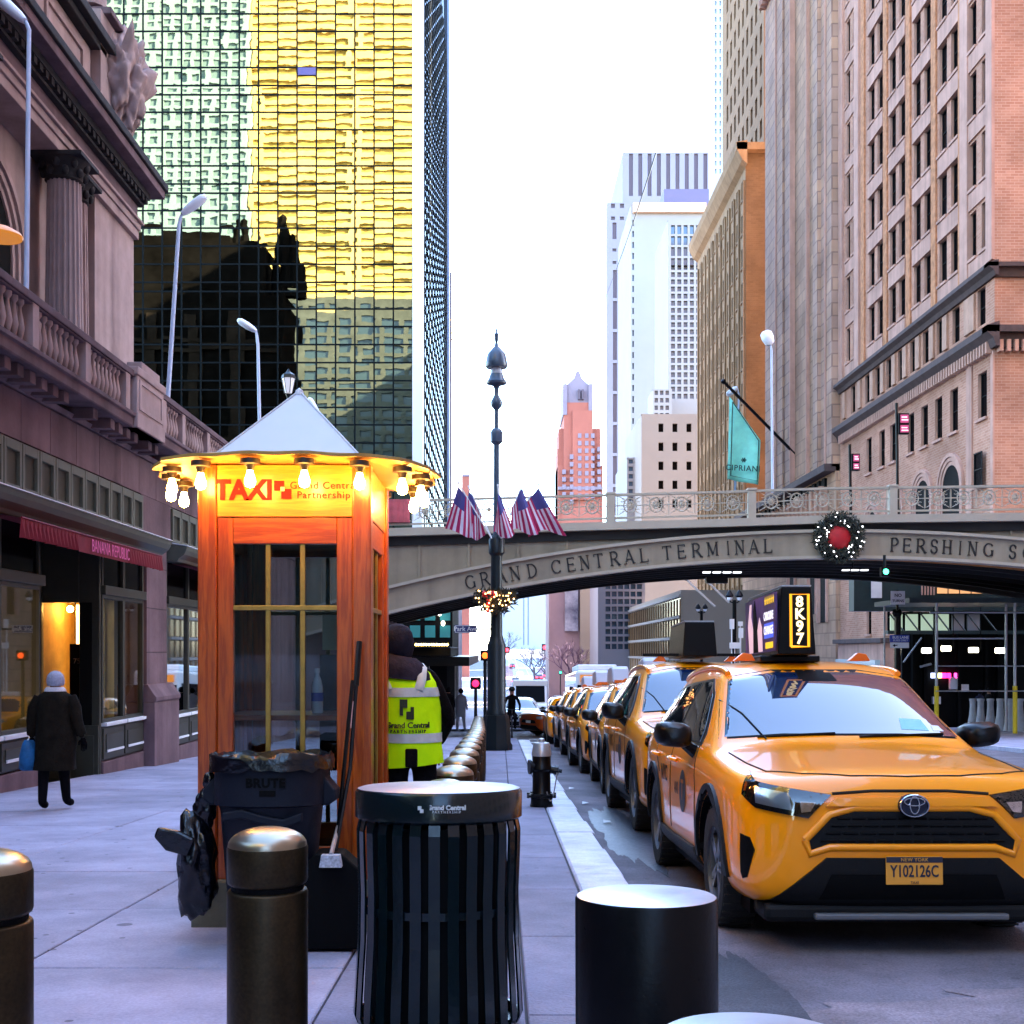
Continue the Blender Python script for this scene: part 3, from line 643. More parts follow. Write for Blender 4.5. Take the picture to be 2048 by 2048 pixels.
# entrance canopy at its foot with a row of bulbs
ce = thing('hotel_canopy', 'dark hotel entrance canopy with a glowing row of yellow bulbs, under the viaduct', 'canopy', (-8, 58, G(58)))
zc = PZ(1290, 58)
b = MB(); b.box(-11, PX(905, 58), 56, 66, zc - .55, zc - .1); b.box(-11, PX(880, 58), 55.4, 56, zc - .1, zc + .12); b.obj('canopy_slab', m_blackm, ce, bevel=.05)
MB().box(-11, PX(940, 58), 56.5, 80, zc - 1.0, zc - .56).obj('canopy_beam', m_black, ce)
for i in range(13):
    x = PX(832 + i * 5.2, 55.3); q = MB(); q.sphere((x, 55.3, zc + .0), .055, 8); q.obj('bulb', emat('canopy_bulb', (1, .62, .12), 16) if i == 0 else bpy.data.materials['canopy_bulb'], ce)
for x in (PX(850, 60), PX(905, 62), PX(800, 60)): MB().box(x - .2, x + .2, 60, 60.4, G(60), zc - .5).obj('canopy_post', m_black, ce)
# lower storeys of the hotel: dark walls with teal windows
lw = thing('lower_hotel_storeys', 'dark lower storeys with teal lit windows seen below the bridge on the left', 'building', (-9, 68, G(68)))
m_teal = mat('teal_window', (.02, .12, .13), .1, emit=(.10, .42, .45), es=.1)
b = MB(); b.box(-14, PX(905, 70), 70, 80, G(70), 5.6); b.obj('wall', m_blackm, lw)
for i in range(4):
    for j in range(2):
        x = PX(790 + i * 30, 70); z = PZ(1275 - j * 34, 70); MB().box(x, x + .6, 69.92, 69.98, z, z + .7).obj('window', m_teal, lw)
for i, (x, z) in enumerate(((PX(885, 69), PZ(1246, 69)), (PX(878, 69), PZ(1226, 69)))):
    q = MB(); q.sphere((x, 69.6, z), .11, 10, 0, 1.4); tag(q.obj('globe_lamp', emat('globe_lamp_%d' % i, (1, .9, .7), 9)), ('lower', 'upper')[i] + ' small white globe lamp on the dark storeys under the bridge', 'lamp', 'globe lamps under the bridge')
# ------------------------------------------------------------------ viaduct bridge
ZB, DB = 40.0, 11.5; SB = FPX / ZB
m_br = mat('bridge_cream_paint', (.33, .265, .185), .55, var=.14, vs_=1.2, bump=.12, bs=20, streak=.25)
m_brlt = mat('bridge_light_flange', (.44, .37, .285), .5, var=.08, vs_=2)
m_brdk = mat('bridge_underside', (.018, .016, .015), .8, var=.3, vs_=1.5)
m_brorange = mat('painted_orange_glow', (.55, .20, .03), .7, var=.35, vs_=1.4)  # orange girder colour stands in for the warm glow under the arch
m_letter = mat('bronze_letters', (.012, .009, .008), .5)
br = thing('viaduct_bridge', 'cream steel viaduct arching over the street with raised lettering and ornate railing', 'bridge', (10, ZB, G(ZB)))
def bx(px): return (px - VPX) / SB
def bz(py): return CAMZ + (HOR - py) / SB
XC = bx(1690)
def zrib_b(x): return bz(1113) - (113 / 922 ** 2) * ((x - XC) * SB) ** 2 / SB
def zrib_t(x): return bz(1062) - (115 / 922 ** 2) * ((x - XC) * SB) ** 2 / SB
RT = [(300, 1012), (768, 1001), (1221, 988), (1448, 982), (1650, 975), (2048, 970), (3000, 966)]
def interp(T, p):
    for (a, b), (c, d) in zip(T, T[1:]):
        if p <= c: return b + (d - b) * (p - a) / (c - a)
    return T[-1][1]
def zrail(x): return bz(interp(RT, VPX + x * SB))
X0, X1 = bx(560), 27.0
N = 70; xs_ = [X0 + (X1 - X0) * i / N for i in range(N + 1)]
def band(name, top, bot, y0, y1, m, parent=br, n=None, bev=0):
    b = MB(); pts = xs_
    v = []
    for x in pts: v += [(x, y0, bot(x)), (x, y0, top(x)), (x, y1, bot(x)), (x, y1, top(x))]
    f = []
    for i in range(len(pts) - 1):
        k = i * 4; f += [(k, k + 4, k + 5, k + 1), (k + 2, k + 3, k + 7, k + 6), (k + 1, k + 5, k + 7, k + 3), (k, k + 2, k + 6, k + 4)]
    k = (len(pts) - 1) * 4; f += [(0, 1, 3, 2), (k, k + 2, k + 3, k + 1)]
    b.add(v, f); return b.obj(name, m, parent, smooth=30)
ledge_t = lambda x: zrail(x) - .95
band('arch_rib', zrib_t, zrib_b, ZB, ZB + .5, m_br)
band('rib_top_flange', lambda x: zrib_t(x) + .05, lambda x: zrib_t(x) - .05, ZB - .14, ZB + .1, m_brlt)
band('rib_bottom_flange', lambda x: zrib_b(x) + .03, lambda x: zrib_b(x) - .07, ZB - .10, ZB + .5, m_brlt)
band('spandrel_plate', lambda x: ledge_t(x) - .55, lambda x: zrib_t(x) - .2, ZB + .22, ZB + .34, m_br)
band('deck_ledge', ledge_t, lambda x: ledge_t(x) - .26, ZB - .25, ZB + .6, m_brlt)
band('painted_deck_shadow', lambda x: ledge_t(x) - .26, lambda x: ledge_t(x) - .56, ZB + .08, ZB + .5, m_brdk)  # dark strip painted in as the shadow recess below the ledge
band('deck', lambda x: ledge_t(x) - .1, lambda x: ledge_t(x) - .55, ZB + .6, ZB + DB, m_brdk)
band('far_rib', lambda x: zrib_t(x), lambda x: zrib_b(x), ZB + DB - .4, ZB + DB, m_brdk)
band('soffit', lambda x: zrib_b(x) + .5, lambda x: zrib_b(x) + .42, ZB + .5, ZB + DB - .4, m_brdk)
for k in range(1, 7):
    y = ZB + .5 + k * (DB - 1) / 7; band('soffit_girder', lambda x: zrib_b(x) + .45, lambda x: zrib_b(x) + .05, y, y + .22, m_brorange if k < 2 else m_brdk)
for i in range(0, 60):        # stiffeners with rivets on the spandrel plate
    x = bx(640) + i * 1.65
    zt, zb_ = ledge_t(x) - .56, zrib_t(x) + .05
    if zt - zb_ < .18 or x > X1: continue
    q = MB(); q.box(x - .03, x + .03, ZB + .12, ZB + .22, zb_, zt); q.box(x - .09, x + .09, ZB + .19, ZB + .22, zb_, zt)
    for r in range(int((zt - zb_) / .09)):
        for dx in (-.065, .065): q.sphere((x + dx, ZB + .185, zb_ + .05 + r * .09), .014, 6)
    q.obj('stiffener', m_br, br)
# railing: posts, rails and ring panels
q = MB(); v = []
ringm = MB()
for a in range(20):
    pass
def ringmesh():
    b = MB(); n = 20
    def torus(R0, r, cx=0, cz=0, m=6):
        vs = []
        for i in range(n):
            a = 2 * math.pi * i / n
            for j in range(m):
                t = 2 * math.pi * j / m; rr = R0 + r * math.cos(t); vs.append((cx + rr * math.cos(a), r * math.sin(t), cz + rr * math.sin(a)))
        b.add(vs, [(i * m + j, ((i + 1) % n) * m + j, ((i + 1) % n) * m + (j + 1) % m, i * m + (j + 1) % m) for i in range(n) for j in range(m)])
    torus(.235, .024); torus(.11, .02)
    b.lathe([(.001, -.03), (.06, -.02), (.085, 0), (.06, .02), (.001, .03)], 10, (0, 0, 0), 0, 'y')
    for k in range(8):
        a = math.pi / 8 + k * math.pi / 4; b.tube([(.11 * math.cos(a), 0, .11 * math.sin(a)), (.235 * math.cos(a), 0, .235 * math.sin(a))], .012, 5)
    for s in (-1, 1):       # scrolls in the corners
        for t in (-1, 1):
            pts = [(s * (.28 + .1 * k / 10 * math.cos(k * .55)), 0, t * (.2 + .1 * k / 10 * math.sin(k * .55))) for k in range(11)]; b.tube(pts, .012, 5)
            b.tube([(s * .17, 0, t * .17), (s * .42, 0, t * .3)], .011, 5)
        b.tube([(s * .46, 0, -.33), (s * .46, 0, .33)], .011, 5)
    b.tube([(-.47, 0, 0), (-.235, 0, 0)], .012, 5); b.tube([(.235, 0, 0), (.47, 0, 0)], .012, 5)
    return b
rm = ringmesh().mesh('rail_ring', m_brlt, smooth=60)
band('rail_top', lambda x: zrail(x), lambda x: zrail(x) - .075, ZB - .08, ZB + .08, m_brlt)
band('rail_bottom', lambda x: zrail(x) - .78, lambda x: zrail(x) - .84, ZB - .04, ZB + .04, m_brlt)
band('rail_mid', lambda x: zrail(x) - .39, lambda x: zrail(x) - .415, ZB - .015, ZB + .015, m_brlt)
xp = bx(1221) - 4.7 * 4; off = OFF[br.name]
while xp < X1:
    if xp > X0 + .2:
        zt = zrail(xp); q = MB(); q.box(xp - .13, xp + .13, ZB - .13, ZB + .13, zt - .96, zt - .02); q.box(xp - .16, xp + .16, ZB - .16, ZB + .16, zt - .02, zt + .05); q.obj('rail_post', m_brlt, br, bevel=.01)
    for k in range(5):
        x = xp + .35 + .35 + k * .86 - .05
        if X0 + .5 < x < X1 - .5:
            o = mkobj('rail_ring', rm, br); o.location = (x - off[0], ZB - off[1], zrail(x) - .40 - off[2]); o.scale = (.9, 1, 1.02)
    xp += 4.7
# serif letters, cut one by one
GL = {'G': [('arc', .5, .5, .46, 40, 320), ('v', .86, .06, .46), ('sh', .72, .46, .96)], 'C': [('arc', .5, .5, .46, 45, 315), ('v', .84, .68, .92)],
 'R': [('v', .18, 0, 1), ('arc2', .2, .74, .26), ('d', .46, .5, .92, .0), ('sf', .18, 0), ('sf', .18, 1), ('sf', .92, 0)], 'P': [('v', .18, 0, 1), ('arc2', .2, .74, .26), ('sf', .18, 0), ('sf', .18, 1)],
 'A': [('dt', .10, 0, .5, 1), ('d', .5, 1, .9, 0), ('h', .26, .74, .33), ('sf', .08, 0), ('sf', .92, 0)], 'N': [('vt', .16, 0, 1), ('d', .16, 1, .84, 0), ('vt', .84, 0, 1), ('sf', .16, 0), ('sf', .14, 1), ('sf', .84, 1)],
 'D': [('v', .18, 0, 1), ('arcD', .2, .5, .5), ('sf', .14, 0), ('sf', .14, 1)], 'E': [('v', .2, 0, 1), ('h', .2, .82, .97), ('h', .2, .7, .52), ('h', .2, .84, .03), ('vt', .82, .84, 1), ('vt', .84, 0, .2), ('vt', .7, .42, .6)],
 'T': [('v', .5, 0, 1), ('h', .08, .92, .97), ('vt', .09, .8, 1), ('vt', .91, .8, 1), ('sf', .5, 0)], 'L': [('v', .22, 0, 1), ('h', .2, .84, .03), ('vt', .84, 0, .22), ('sf', .22, 1), ('sf', .18, 0)],
 'M': [('vt', .08, 0, 1), ('d', .1, 1, .5, .1), ('dt', .5, .1, .9, 1), ('v', .9, 0, 1), ('sf', .08, 0), ('sf', .9, 0), ('sf', .06, 1), ('sf', .94, 1)], 'I': [('v', .5, 0, 1), ('sf', .5, 0), ('sf', .5, 1)],
 'S': [('arc', .5, .74, .25, 20, 270), ('arc', .5, .26, .25, -160, 90), ('vt', .76, .72, .92), ('vt', .22, .08, .28)], 'H': [('v', .18, 0, 1), ('v', .82, 0, 1), ('h', .18, .82, .5), ('sf', .18, 0), ('sf', .18, 1), ('sf', .82, 0), ('sf', .82, 1)],
 'Q': [('arc', .5, .5, .46, 0, 360), ('d', .55, .2, .98, -.2)], 'U': [('v', .18, .3, 1), ('vt', .82, .3, 1), ('arc', .5, .34, .32, 180, 360), ('sf', .18, 1), ('sf', .82, 1)]}
def glyph(ch, W, H, y0, y1, M):
    b = MB(); tk, tn = .15, .065
    def seg(x0, z0, x1, z1, t):
        d = Vector((x1 - x0, z1 - z0)); n = Vector((-d.y * H / W, d.x)).normalized() if d.length else Vector((1, 0)); n = Vector((-d.y, d.x)).normalized() * t / 2
        b.prism([((x0 + n.x) * W, (z0 + n.y) * H), ((x0 - n.x) * W, (z0 - n.y) * H), ((x1 - n.x) * W, (z1 - n.y) * H), ((x1 + n.x) * W, (z1 + n.y) * H)], y0, y1, 'y', 0, M)
    def arc(cx, cz, rx, rz, a0, a1):
        n = 12; p = []
        for i in range(n + 1):
            a = R(a0 + (a1 - a0) * i / n); t = tn + (tk - tn) * abs(math.cos(a)); p.append((cx + rx * math.cos(a), cz + rz * math.sin(a), t, a))
        for (x0, z0, t0, A0), (x1, z1, t1, A1) in zip(p, p[1:]):
            b.prism([((x0 + t0 / 2 * math.cos(A0)) * W, (z0 + t0 / 2 * math.sin(A0)) * H), ((x0 - t0 / 2 * math.cos(A0)) * W, (z0 - t0 / 2 * math.sin(A0)) * H), ((x1 - t1 / 2 * math.cos(A1)) * W, (z1 - t1 / 2 * math.sin(A1)) * H), ((x1 + t1 / 2 * math.cos(A1)) * W, (z1 + t1 / 2 * math.sin(A1)) * H)], y0, y1, 'y', 0, M)
    for s in GL[ch]:
        k = s[0]
        if k == 'v': seg(s[1], s[2], s[1], s[3], tk)
        elif k == 'vt': seg(s[1], s[2], s[1], s[3], tn)
        elif k == 'h': seg(s[1], s[3], s[2], s[3], tn)
        elif k == 'd': seg(s[1], s[2], s[3], s[4], tk)
        elif k == 'dt': seg(s[1], s[2], s[3], s[4], tn)
        elif k == 'sf': seg(s[1] - .15, s[2] + (.02 if s[2] < .5 else -.02), s[1] + .15, s[2] + (.02 if s[2] < .5 else -.02), .045)
        elif k == 'sh': seg(s[1], s[2], s[3], s[2], .05)
        elif k == 'arc': arc(s[1], s[2], s[3] if abs(s[3] - .46) < .01 else s[3] * 1.1, s[3], s[4], s[5])
        elif k == 'arc2': arc(.42, s[2], .34, s[3], -90, 90); seg(.2, s[2] + s[3], .42, s[2] + s[3], tn); seg(.2, s[2] - s[3], .42, s[2] - s[3], tn)
        elif k == 'arcD': arc(.35, .5, .55, .48, -90, 90); seg(.18, .98, .35, .98, tn); seg(.18, .02, .35, .02, tn)
    return b
def blet(txt, pxs):
    for ch, px in zip(txt, pxs):
        if ch == ' ': continue
        x = bx(px); e = .05; zm = lambda t: (zrib_t(t) * .5 + zrib_b(t) * .5)
        sl = math.atan2(zm(x + e) - zm(x - e), 2 * e); H = .46; W = .34 if ch not in 'I' else .2
        M = Matrix.Translation((x, 0, zm(x) - .02)) @ Matrix.Rotation(-sl, 4, 'Y') @ Matrix.Translation((-W / 2, 0, -H / 2))
        glyph(ch, W, H, ZB - .045, ZB + .01, M).obj('letter', m_letter, br)
blet('GRAND', [941, 970, 1002, 1030, 1064]); blet('CENTRAL', [1113, 1142, 1169, 1197, 1229, 1258, 1288]); blet('TERMINAL', [1334, 1363, 1393, 1425, 1456, 1479, 1507, 1536])
blet('PERSHING', [1790, 1814, 1842, 1868, 1894, 1920, 1945, 1977]); blet('SQUARE', [2025, 2056, 2090, 2124, 2158, 2192])
# left abutment and right pier (below the deck)
MB().box(X0 - 6, bx(735), ZB + .4, ZB + DB, G(ZB) - 1, ledge_t(X0) - .3).obj('abutment', m_stone, br)
MB().box(X1, X1 + 8, ZB, ZB + DB, G(ZB) - 1, ledge_t(X1)).obj('abutment', m_stone, br)
# row of lamps hanging below the soffit and signal at the crown
fl = thing('soffit_light', 'thin white light bars under the bridge left of the big wreath', 'light', (bx(1470), ZB + 3, bz(1140)))
for i in range(4): MB().box(bx(1437 + i * 22), bx(1453 + i * 22), ZB + 3, ZB + 3.2, bz(1134), bz(1131)).obj('light_bar', emat('soffit_light_bar', (.9, .95, 1), 1.6) if i == 0 else bpy.data.materials['soffit_light_bar'], fl)
MB().box(bx(1444), bx(1490), ZB + 3, ZB + 3.3, bz(1156), bz(1143)).obj('fixture_box', m_black, fl)
fl = thing('soffit_light', 'thin white light bars under the bridge right of the big wreath', 'light', (bx(1760), ZB + 3, bz(1132)))
for i in range(3): MB().box(bx(1738 + i * 20), bx(1752 + i * 20), ZB + 3, ZB + 3.2, bz(1129), bz(1126.5)).obj('light_bar', bpy.data.materials['soffit_light_bar'], fl)
MB().tube([(bx(1760), ZB + 3.1, bz(1127)), (bx(1760), ZB + 3.1, bz(1108))], .03, 6).obj('hanger', m_black, fl)
# big wreath with a red bow disc, hung on the crown
def wreath(name, label, cx, cy, cz, R0, r, nleaf, nlamp, lampm, seed, a0=0, a1=2 * math.pi):
    w = thing(name, label, 'wreath', (cx, cy, cz - R0)); random.seed(seed)
    b = MB()
    for i in range(nleaf):
        a = random.uniform(a0, a1); t = random.uniform(0, 2 * math.pi); rr = r * math.sqrt(random.random()) * 1.15
        p = Vector((cx + (R0 + rr * math.cos(t)) * math.cos(a), cy + rr * math.sin(t) * .9, cz + (R0 + rr * math.cos(t)) * math.sin(a)))
        d = Vector((random.uniform(-1, 1), random.uniform(-1, .4), random.uniform(-1, 1))).normalized(); s = d.cross(Vector((.3, .8, .2))).normalized(); L = r * .55
        b.add([p - s * L * .14, p + s * L * .14, p + d * L + s * L * .03, p + d * L - s * L * .03], [(0, 1, 2, 3)])
    core = MB(); nn = 26; core.add([(cx + (R0 + r * .62 * math.cos(2 * math.pi * j / 8)) * math.cos(a0 + (a1 - a0) * i / nn), cy + r * .55 * math.sin(2 * math.pi * j / 8), cz + (R0 + r * .62 * math.cos(2 * math.pi * j / 8)) * math.sin(a0 + (a1 - a0) * i / nn)) for i in range(nn + 1) for j in range(8)], [(i * 8 + j, i * 8 + 8 + j, i * 8 + 8 + (j + 1) % 8, i * 8 + (j + 1) % 8) for i in range(nn) for j in range(8)]); core.obj('wreath_core', m_blackm, w, smooth=80)
    b.obj('greenery', mat(name + '_needles_%d' % seed, (.018, .022, .012), .7, rnd=0, var=.4, vs_=20), w)
    for i in range(nlamp):
        a = random.uniform(a0, a1); rr = R0 + random.uniform(-1, 1) * r * .95
        q = MB(); q.sphere((cx + rr * math.cos(a), cy - r * random.uniform(.7, 1.0), cz + rr * math.sin(a)), r * .075, 6); q.obj('light', lampm, w)
    return w
w = wreath('wreath', 'big round wreath with white lights and a red bow, hung on the bridge crown', bx(1673), ZB - .3, bz(1077), .62, .22, 2200, 44, emat('wreath_white_light', (.9, .92, 1), 9), 2)
m_redbow = mat('red_velvet', (.45, .003, .010), .55, var=.25, vs_=3)
q = MB(); q.lathe([(.001, -.12), (.2, -.11), (.36, -.05), (.45, .05), (.45, .1), (.001, .12)], 22, (bx(1673), ZB - .28, bz(1077)), 0, 'y'); q.obj('red_disc', m_redbow, w, smooth=60)
# pink banner on the far left of the railing
q = MB(); n = 10; z1 = bz(1000); z0 = bz(1046)
for i in range(n):
    xa, xb2 = bx(768 + 52 * i / n), bx(768 + 52 * (i + 1) / n); ya, yb = ZB - .2 - .03 * math.sin(i * 1.7), ZB - .2 - .03 * math.sin((i + 1) * 1.7)
    q.add([(xa, ya, z0), (xb2, yb, z0), (xb2, yb, z1), (xa, ya, z1)], [(0, 1, 2, 3)])
s = q.obj('banner', mat('pink_banner', (.55, .10, .12), .7, var=.3, vs_=2)); sm = s.modifiers.new('t', 'SOLIDIFY'); sm.thickness = .01; tag(s, 'faded pink cloth banner tied to the bridge railing beside the booth lights', 'banner')
# sign gantry lettering: street name plate is with the lamp post
# ------------------------------------------------------------------ buildings on the right
XR = 24.0
m_terra = brickmat('pink_brick', (.47, .24, .16), (.39, .18, .115), (.54, .35, .27), .42, .14)
m_terra_lt = mat('pale_terracotta', (.48, .28, .20), .85, spec=.08, var=.2, vs_=1.0, bump=.35, bs=5, streak=.2)
m_pink = mat('pinkish_stone', (.52, .295, .225), .85, spec=.08, var=.16, vs_=.8, bump=.25, bs=8, streak=.25)
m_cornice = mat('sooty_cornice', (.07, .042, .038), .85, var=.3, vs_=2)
m_frame = mat('dark_window_frame', (.010, .009, .009), .6, spec=.1)
m_orn = mat('ornament_terracotta', (.46, .205, .105), .85, spec=.08, var=.35, vs_=3.2, bump=.8, bs=4)
W3 = (m_glassdk, m_frame, m_pink)
UY, NX = Vector((0, 1, 0)), Vector((-1, 0, 0))      # street facade: along +y, facing -x
UX, NY = Vector((1, 0, 0)), Vector((0, -1, 0))      # west facade: along +x, facing the camera
pb = thing('corner_office_building', 'pink brick corner office block with paired windows and two sooty cornices, right side', 'building', (XR, 58.4, G(58.4)))
Y0, Y1, GZ = 58.4, 85.0, -5.0; L = Y1 - Y0
zc1, zc2 = CAMZ + .648 * XR, CAMZ + .779 * XR      # lower and upper cornice heights
def yR(px): return ZX(px, XR) - Y0
holes = []; wl = []
# lower zone: one row of single windows, arches below
for px in (1965, 1908, 1877, 1849, 1822, 1786, 1764, 1738):
    y = yR(px); h = (y - .55, 13.0 - GZ, y + .55, 15.3 - GZ); holes.append(h); wl.append((h, 'sash', .1))
for px in (1903, 1871, 1820, 1775, 1738):
    y = yR(px); h = (y - .5, 2.5 - GZ, y + .5, 4.5 - GZ); holes.append(h); wl.append((h, 'sash', .1))
# middle zone between the cornices
for px in (1963, 1912, 1880, 1852, 1826, 1801, 1778, 1755, 1735, 1706):
    y = yR(px); h = (y - .5, zc1 + .75 - GZ, y + .5, zc2 - .55 - GZ); holes.append(h); wl.append((h, 'sash', None))
# tower zone: paired windows
zr = zc2 + 1.3; r = 0
while zr < 50:
    for px in (1958, 1898, 1845, 1795, 1752, 1703):
        y = yR(px); w = 1.0
        for s in (-1, 1):
            if px in (1958, 1703): h = (y + s * .75 - .42, zr - GZ, y + s * .75 + .42, zr + 2.35 - GZ)
            else: h = (y + s * .85 - .55, zr - GZ, y + s * .85 + .55, zr + 2.35 - GZ)
            if 0 < h[0] and h[2] < L: holes.append(h); wl.append((h, 'sash', .1 if s > 0 else .1))
    zr += 3.55; r += 1
b = MB(); wall(b, (XR, Y0, GZ), UY, NX, L, 85 - GZ, holes, .20, 0, 1)
b.box(XR + .46, XR + 80, Y0 + .46, Y1, GZ, 85, 0)
wh = []; wwl = []
zr = zc2 + 1.3
while zr < 50:
    for u in (4.2, 7.5, 12, 16): h = (u, zr - GZ, u + 1.1, zr + 2.35 - GZ); wh.append(h); wwl.append(h)
    zr += 3.55
for u in (4, 8, 12): h = (u, 13.0 - GZ, u + 1.1, 15.3 - GZ); wh.append(h); wwl.append(h)
wall(b, (XR, Y0, GZ), UX, NY, 60, 85 - GZ, wh, .20, 0, 1)
b.obj('wall', [m_terra, m_pink], pb)
for h, st, sl in wl: window(pb, (XR, Y0, GZ), UY, NX, h, .20, st, W3, sill=sl)
for h in wwl: window(pb, (XR, Y0, GZ), UX, NY, h, .20, 'sash', W3, sill=.1)
# pale bands: sills across bays, piers and spandrels proud of the brick
def slabY(name, y0, y1, z0, z1, d, m, par=pb, bev=.02): return MB().box(XR - d, XR + .02, Y0 + y0, Y0 + y1, z0, z1).obj(name, m, par, bevel=bev)
zr = zc2 + 1.3
while zr < 50:
    for px in (1898, 1845, 1795, 1752):
        y = yR(px); slabY('spandrel', y - 1.5, y + 1.5, zr - 1.05, zr - .16, .09, m_pink)
        slabY('lintel', y - 1.5, y + 1.5, zr + 2.38, zr + 2.5, .12, m_pink)
    for px in (1958, 1703): y = yR(px); slabY('spandrel', y - 1.3, y + 1.3, zr - 1.05, zr - .16, .09, m_pink)
    zr += 3.55
for px in (1925, 1870, 1819, 1773, 1728): y = yR(px); slabY('ornament_pier', y - .35, y + .35, zc2 + .4, 60, .12, m_orn)
for px in (1985, 1932, 1716, 1684): y = yR(px); slabY('corner_pier', max(0, y - .5), min(L, y + .5), zc2 + .4, 60, .16, m_pink)
for px in (1990, 1941): y = yR(px); slabY('quoin_pier', max(0, y - .35), y + .35, GZ, zc1 - .9, .1, m_pink)
def cornice(z, dz, out, m, teeth):
    b = MB(); P = [(0, z - dz), (-out * .3, z - dz), (-out * .5, z - dz * .5), (-out, z - dz * .15), (-out, z + dz * .25), (0, z + dz * .5)]
    b.prism([(XR + p, q) for p, q in P], Y0 - out, Y1, 'y'); b.box(XR - out, XR + 60, Y0 - out, Y0 + .05, z - dz * .15, z + dz * .25); b.box(XR - out * .3, XR + 60, Y0 - out * .35, Y0 + .05, z - dz, z - dz * .15)
    c = b.obj('cornice', m, pb)
    if teeth:
        for i in range(70): y = Y0 + .1 + i * .37; MB().box(XR - out * .62, XR - .02, y, y + .18, z - dz * 1.25, z - dz * .55).obj('dentil', m_pink, c)
        for i in range(20): x = XR + .1 + i * .37; MB().box(x, x + .18, Y0 - out * .62, Y0 + .02, z - dz * 1.25, z - dz * .55).obj('dentil', m_pink, c)
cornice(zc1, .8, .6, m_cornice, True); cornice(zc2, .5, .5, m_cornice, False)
for px in (1937, 1947, 1893, 1866, 1838, 1812, 1790, 1767, 1746, 1721, 1690): y = yR(px); slabY('relief_panel', y - .32, y + .32, zc1 + .7, zc2 - .6, .14, m_terra_lt)
# great arches near the street
def archR(px, rad, zs, par=pb, x=XR, m=m_dark):
    yc = Y0 + yR(px); P = lambda r: [(yc - r, zs - 4)] + [(yc - r * math.cos(t), zs + r * math.sin(t)) for t in [math.pi * k / 16 for k in range(17)]] + [(yc + r, zs - 4)]
    q = MB(); q.prism(P(rad), x - .03, x + .4, 'x'); a = q.obj('arch_opening', m, par)
    for k in range(3):
        A, D = P(rad + k * .22), P(rad + k * .22 + .2); n = len(A); dx = -.05 - .06 * k; q = MB()
        q.add([(x + dx, *p) for p in A] + [(x + dx, *p) for p in D] + [(x, *p) for p in A] + [(x, *p) for p in D], [(i, i + 1, n + i + 1, n + i) for i in range(n - 1)] + [(i, i + 1, 2 * n + i + 1, 2 * n + i) for i in range(n - 1)] + [(n + i, n + i + 1, 3 * n + i + 1, 3 * n + i) for i in range(n - 1)])
        q.obj('arch_ring', m_pink, a, smooth=40)
archR(1903, 1.2, 10.1); archR(1846, 1.1, 10.0); archR(1791, 1.05, 9.9); archR(1745, .8, 9.6)
for px in (1965, ): y = yR(px); window(pb, (XR - .23, Y0, GZ), UY, NX, (y - .5, 9.6 - GZ, y + .5, 11.3 - GZ), .03, 'sash', W3, sill=.08)
# ---- bank building with stripes of stone
bk = thing('stone_bank', 'tall grey and tan ashlar bank wall with a balcony arcade at its foot', 'building', (XR, 85.1, G(85)))
m_ash = brickmat('ashlar_grey', (.38, .235, .18), (.47, .28, .185), (.28, .17, .13), 1.3, .9)
m_ash2 = brickmat('ashlar_tan', (.50, .30, .19), (.40, .235, .155), (.33, .20, .135), 1.1, .9)
for i, (a, c, d, m) in enumerate(((85.1, 88, 0, m_ash), (88, 89.2, -.25, m_ash), (89.2, 93, .15, m_ash2), (93, 97, .3, m_ash2), (97, 100, .15, m_ash), (100, 106.5, 0, m_ash))):
    MB().box(XR - .6 + d, XR + 40, a, c, 14.5, 95).obj('wall_strip', m, bk)
for i in range(4): y = 86.5 + i * 5.2; MB().box(XR - .72, XR + .2, y, y + .18, 14.5, 95).obj('pilaster_strip', m_pink, bk)
MB().box(XR - .3, XR + 40, 85.1, 118, GZ, 14.5).obj('base_wall', m_ash2, bk)
bz1 = CAMZ + .5 * XR
MB().box(XR - 1.1, XR, 85.1, 118, 14.2, 14.7).obj('upper_ledge', m_cornice, bk)
MB().box(XR - 1.0, XR, 86.5, 118, 10.2, 10.9).obj('balcony_ledge', m_cornice, bk)
for i in range(22):
    y = 87 + i * 1.4; q = MB(); q.box(XR - .8, XR - .3, y, y + .22, 10.9, 13.3); q.lathe([(.13, 10.9), (.13, 13.2), (.2, 13.35)], 8, (XR - .8, y + .1, 0)); q.obj('arcade_column', m_terra_lt, bk)
    q = MB(); q.box(XR - .5, XR - .29, y + .35, y + 1.15, 13.3, 14.0); q.obj('arcade_arch', m_dark, bk)
MB().box(XR - .34, XR - .29, 87, 118, 11, 13.2).obj('arcade_back', m_orn, bk)
for px in (1634, 1655, 1592): archR(px, .7, 8.2 if px < 1640 else 7.5, bk, XR - .31)
MB().prism([(XR - 1.0, 60), (XR - .2, 60), (XR - .2, 62), (XR - 1.4, 62.6)], 100, 107, 'y').obj('roof_cornice', m_cornice, bk)
for i in range(9): MB().box(XR - 1.2, XR - .55, 100 + i * .75, 100.35 + i * .75, 58.2, 60).obj('cornice_bracket', m_pink, bk)
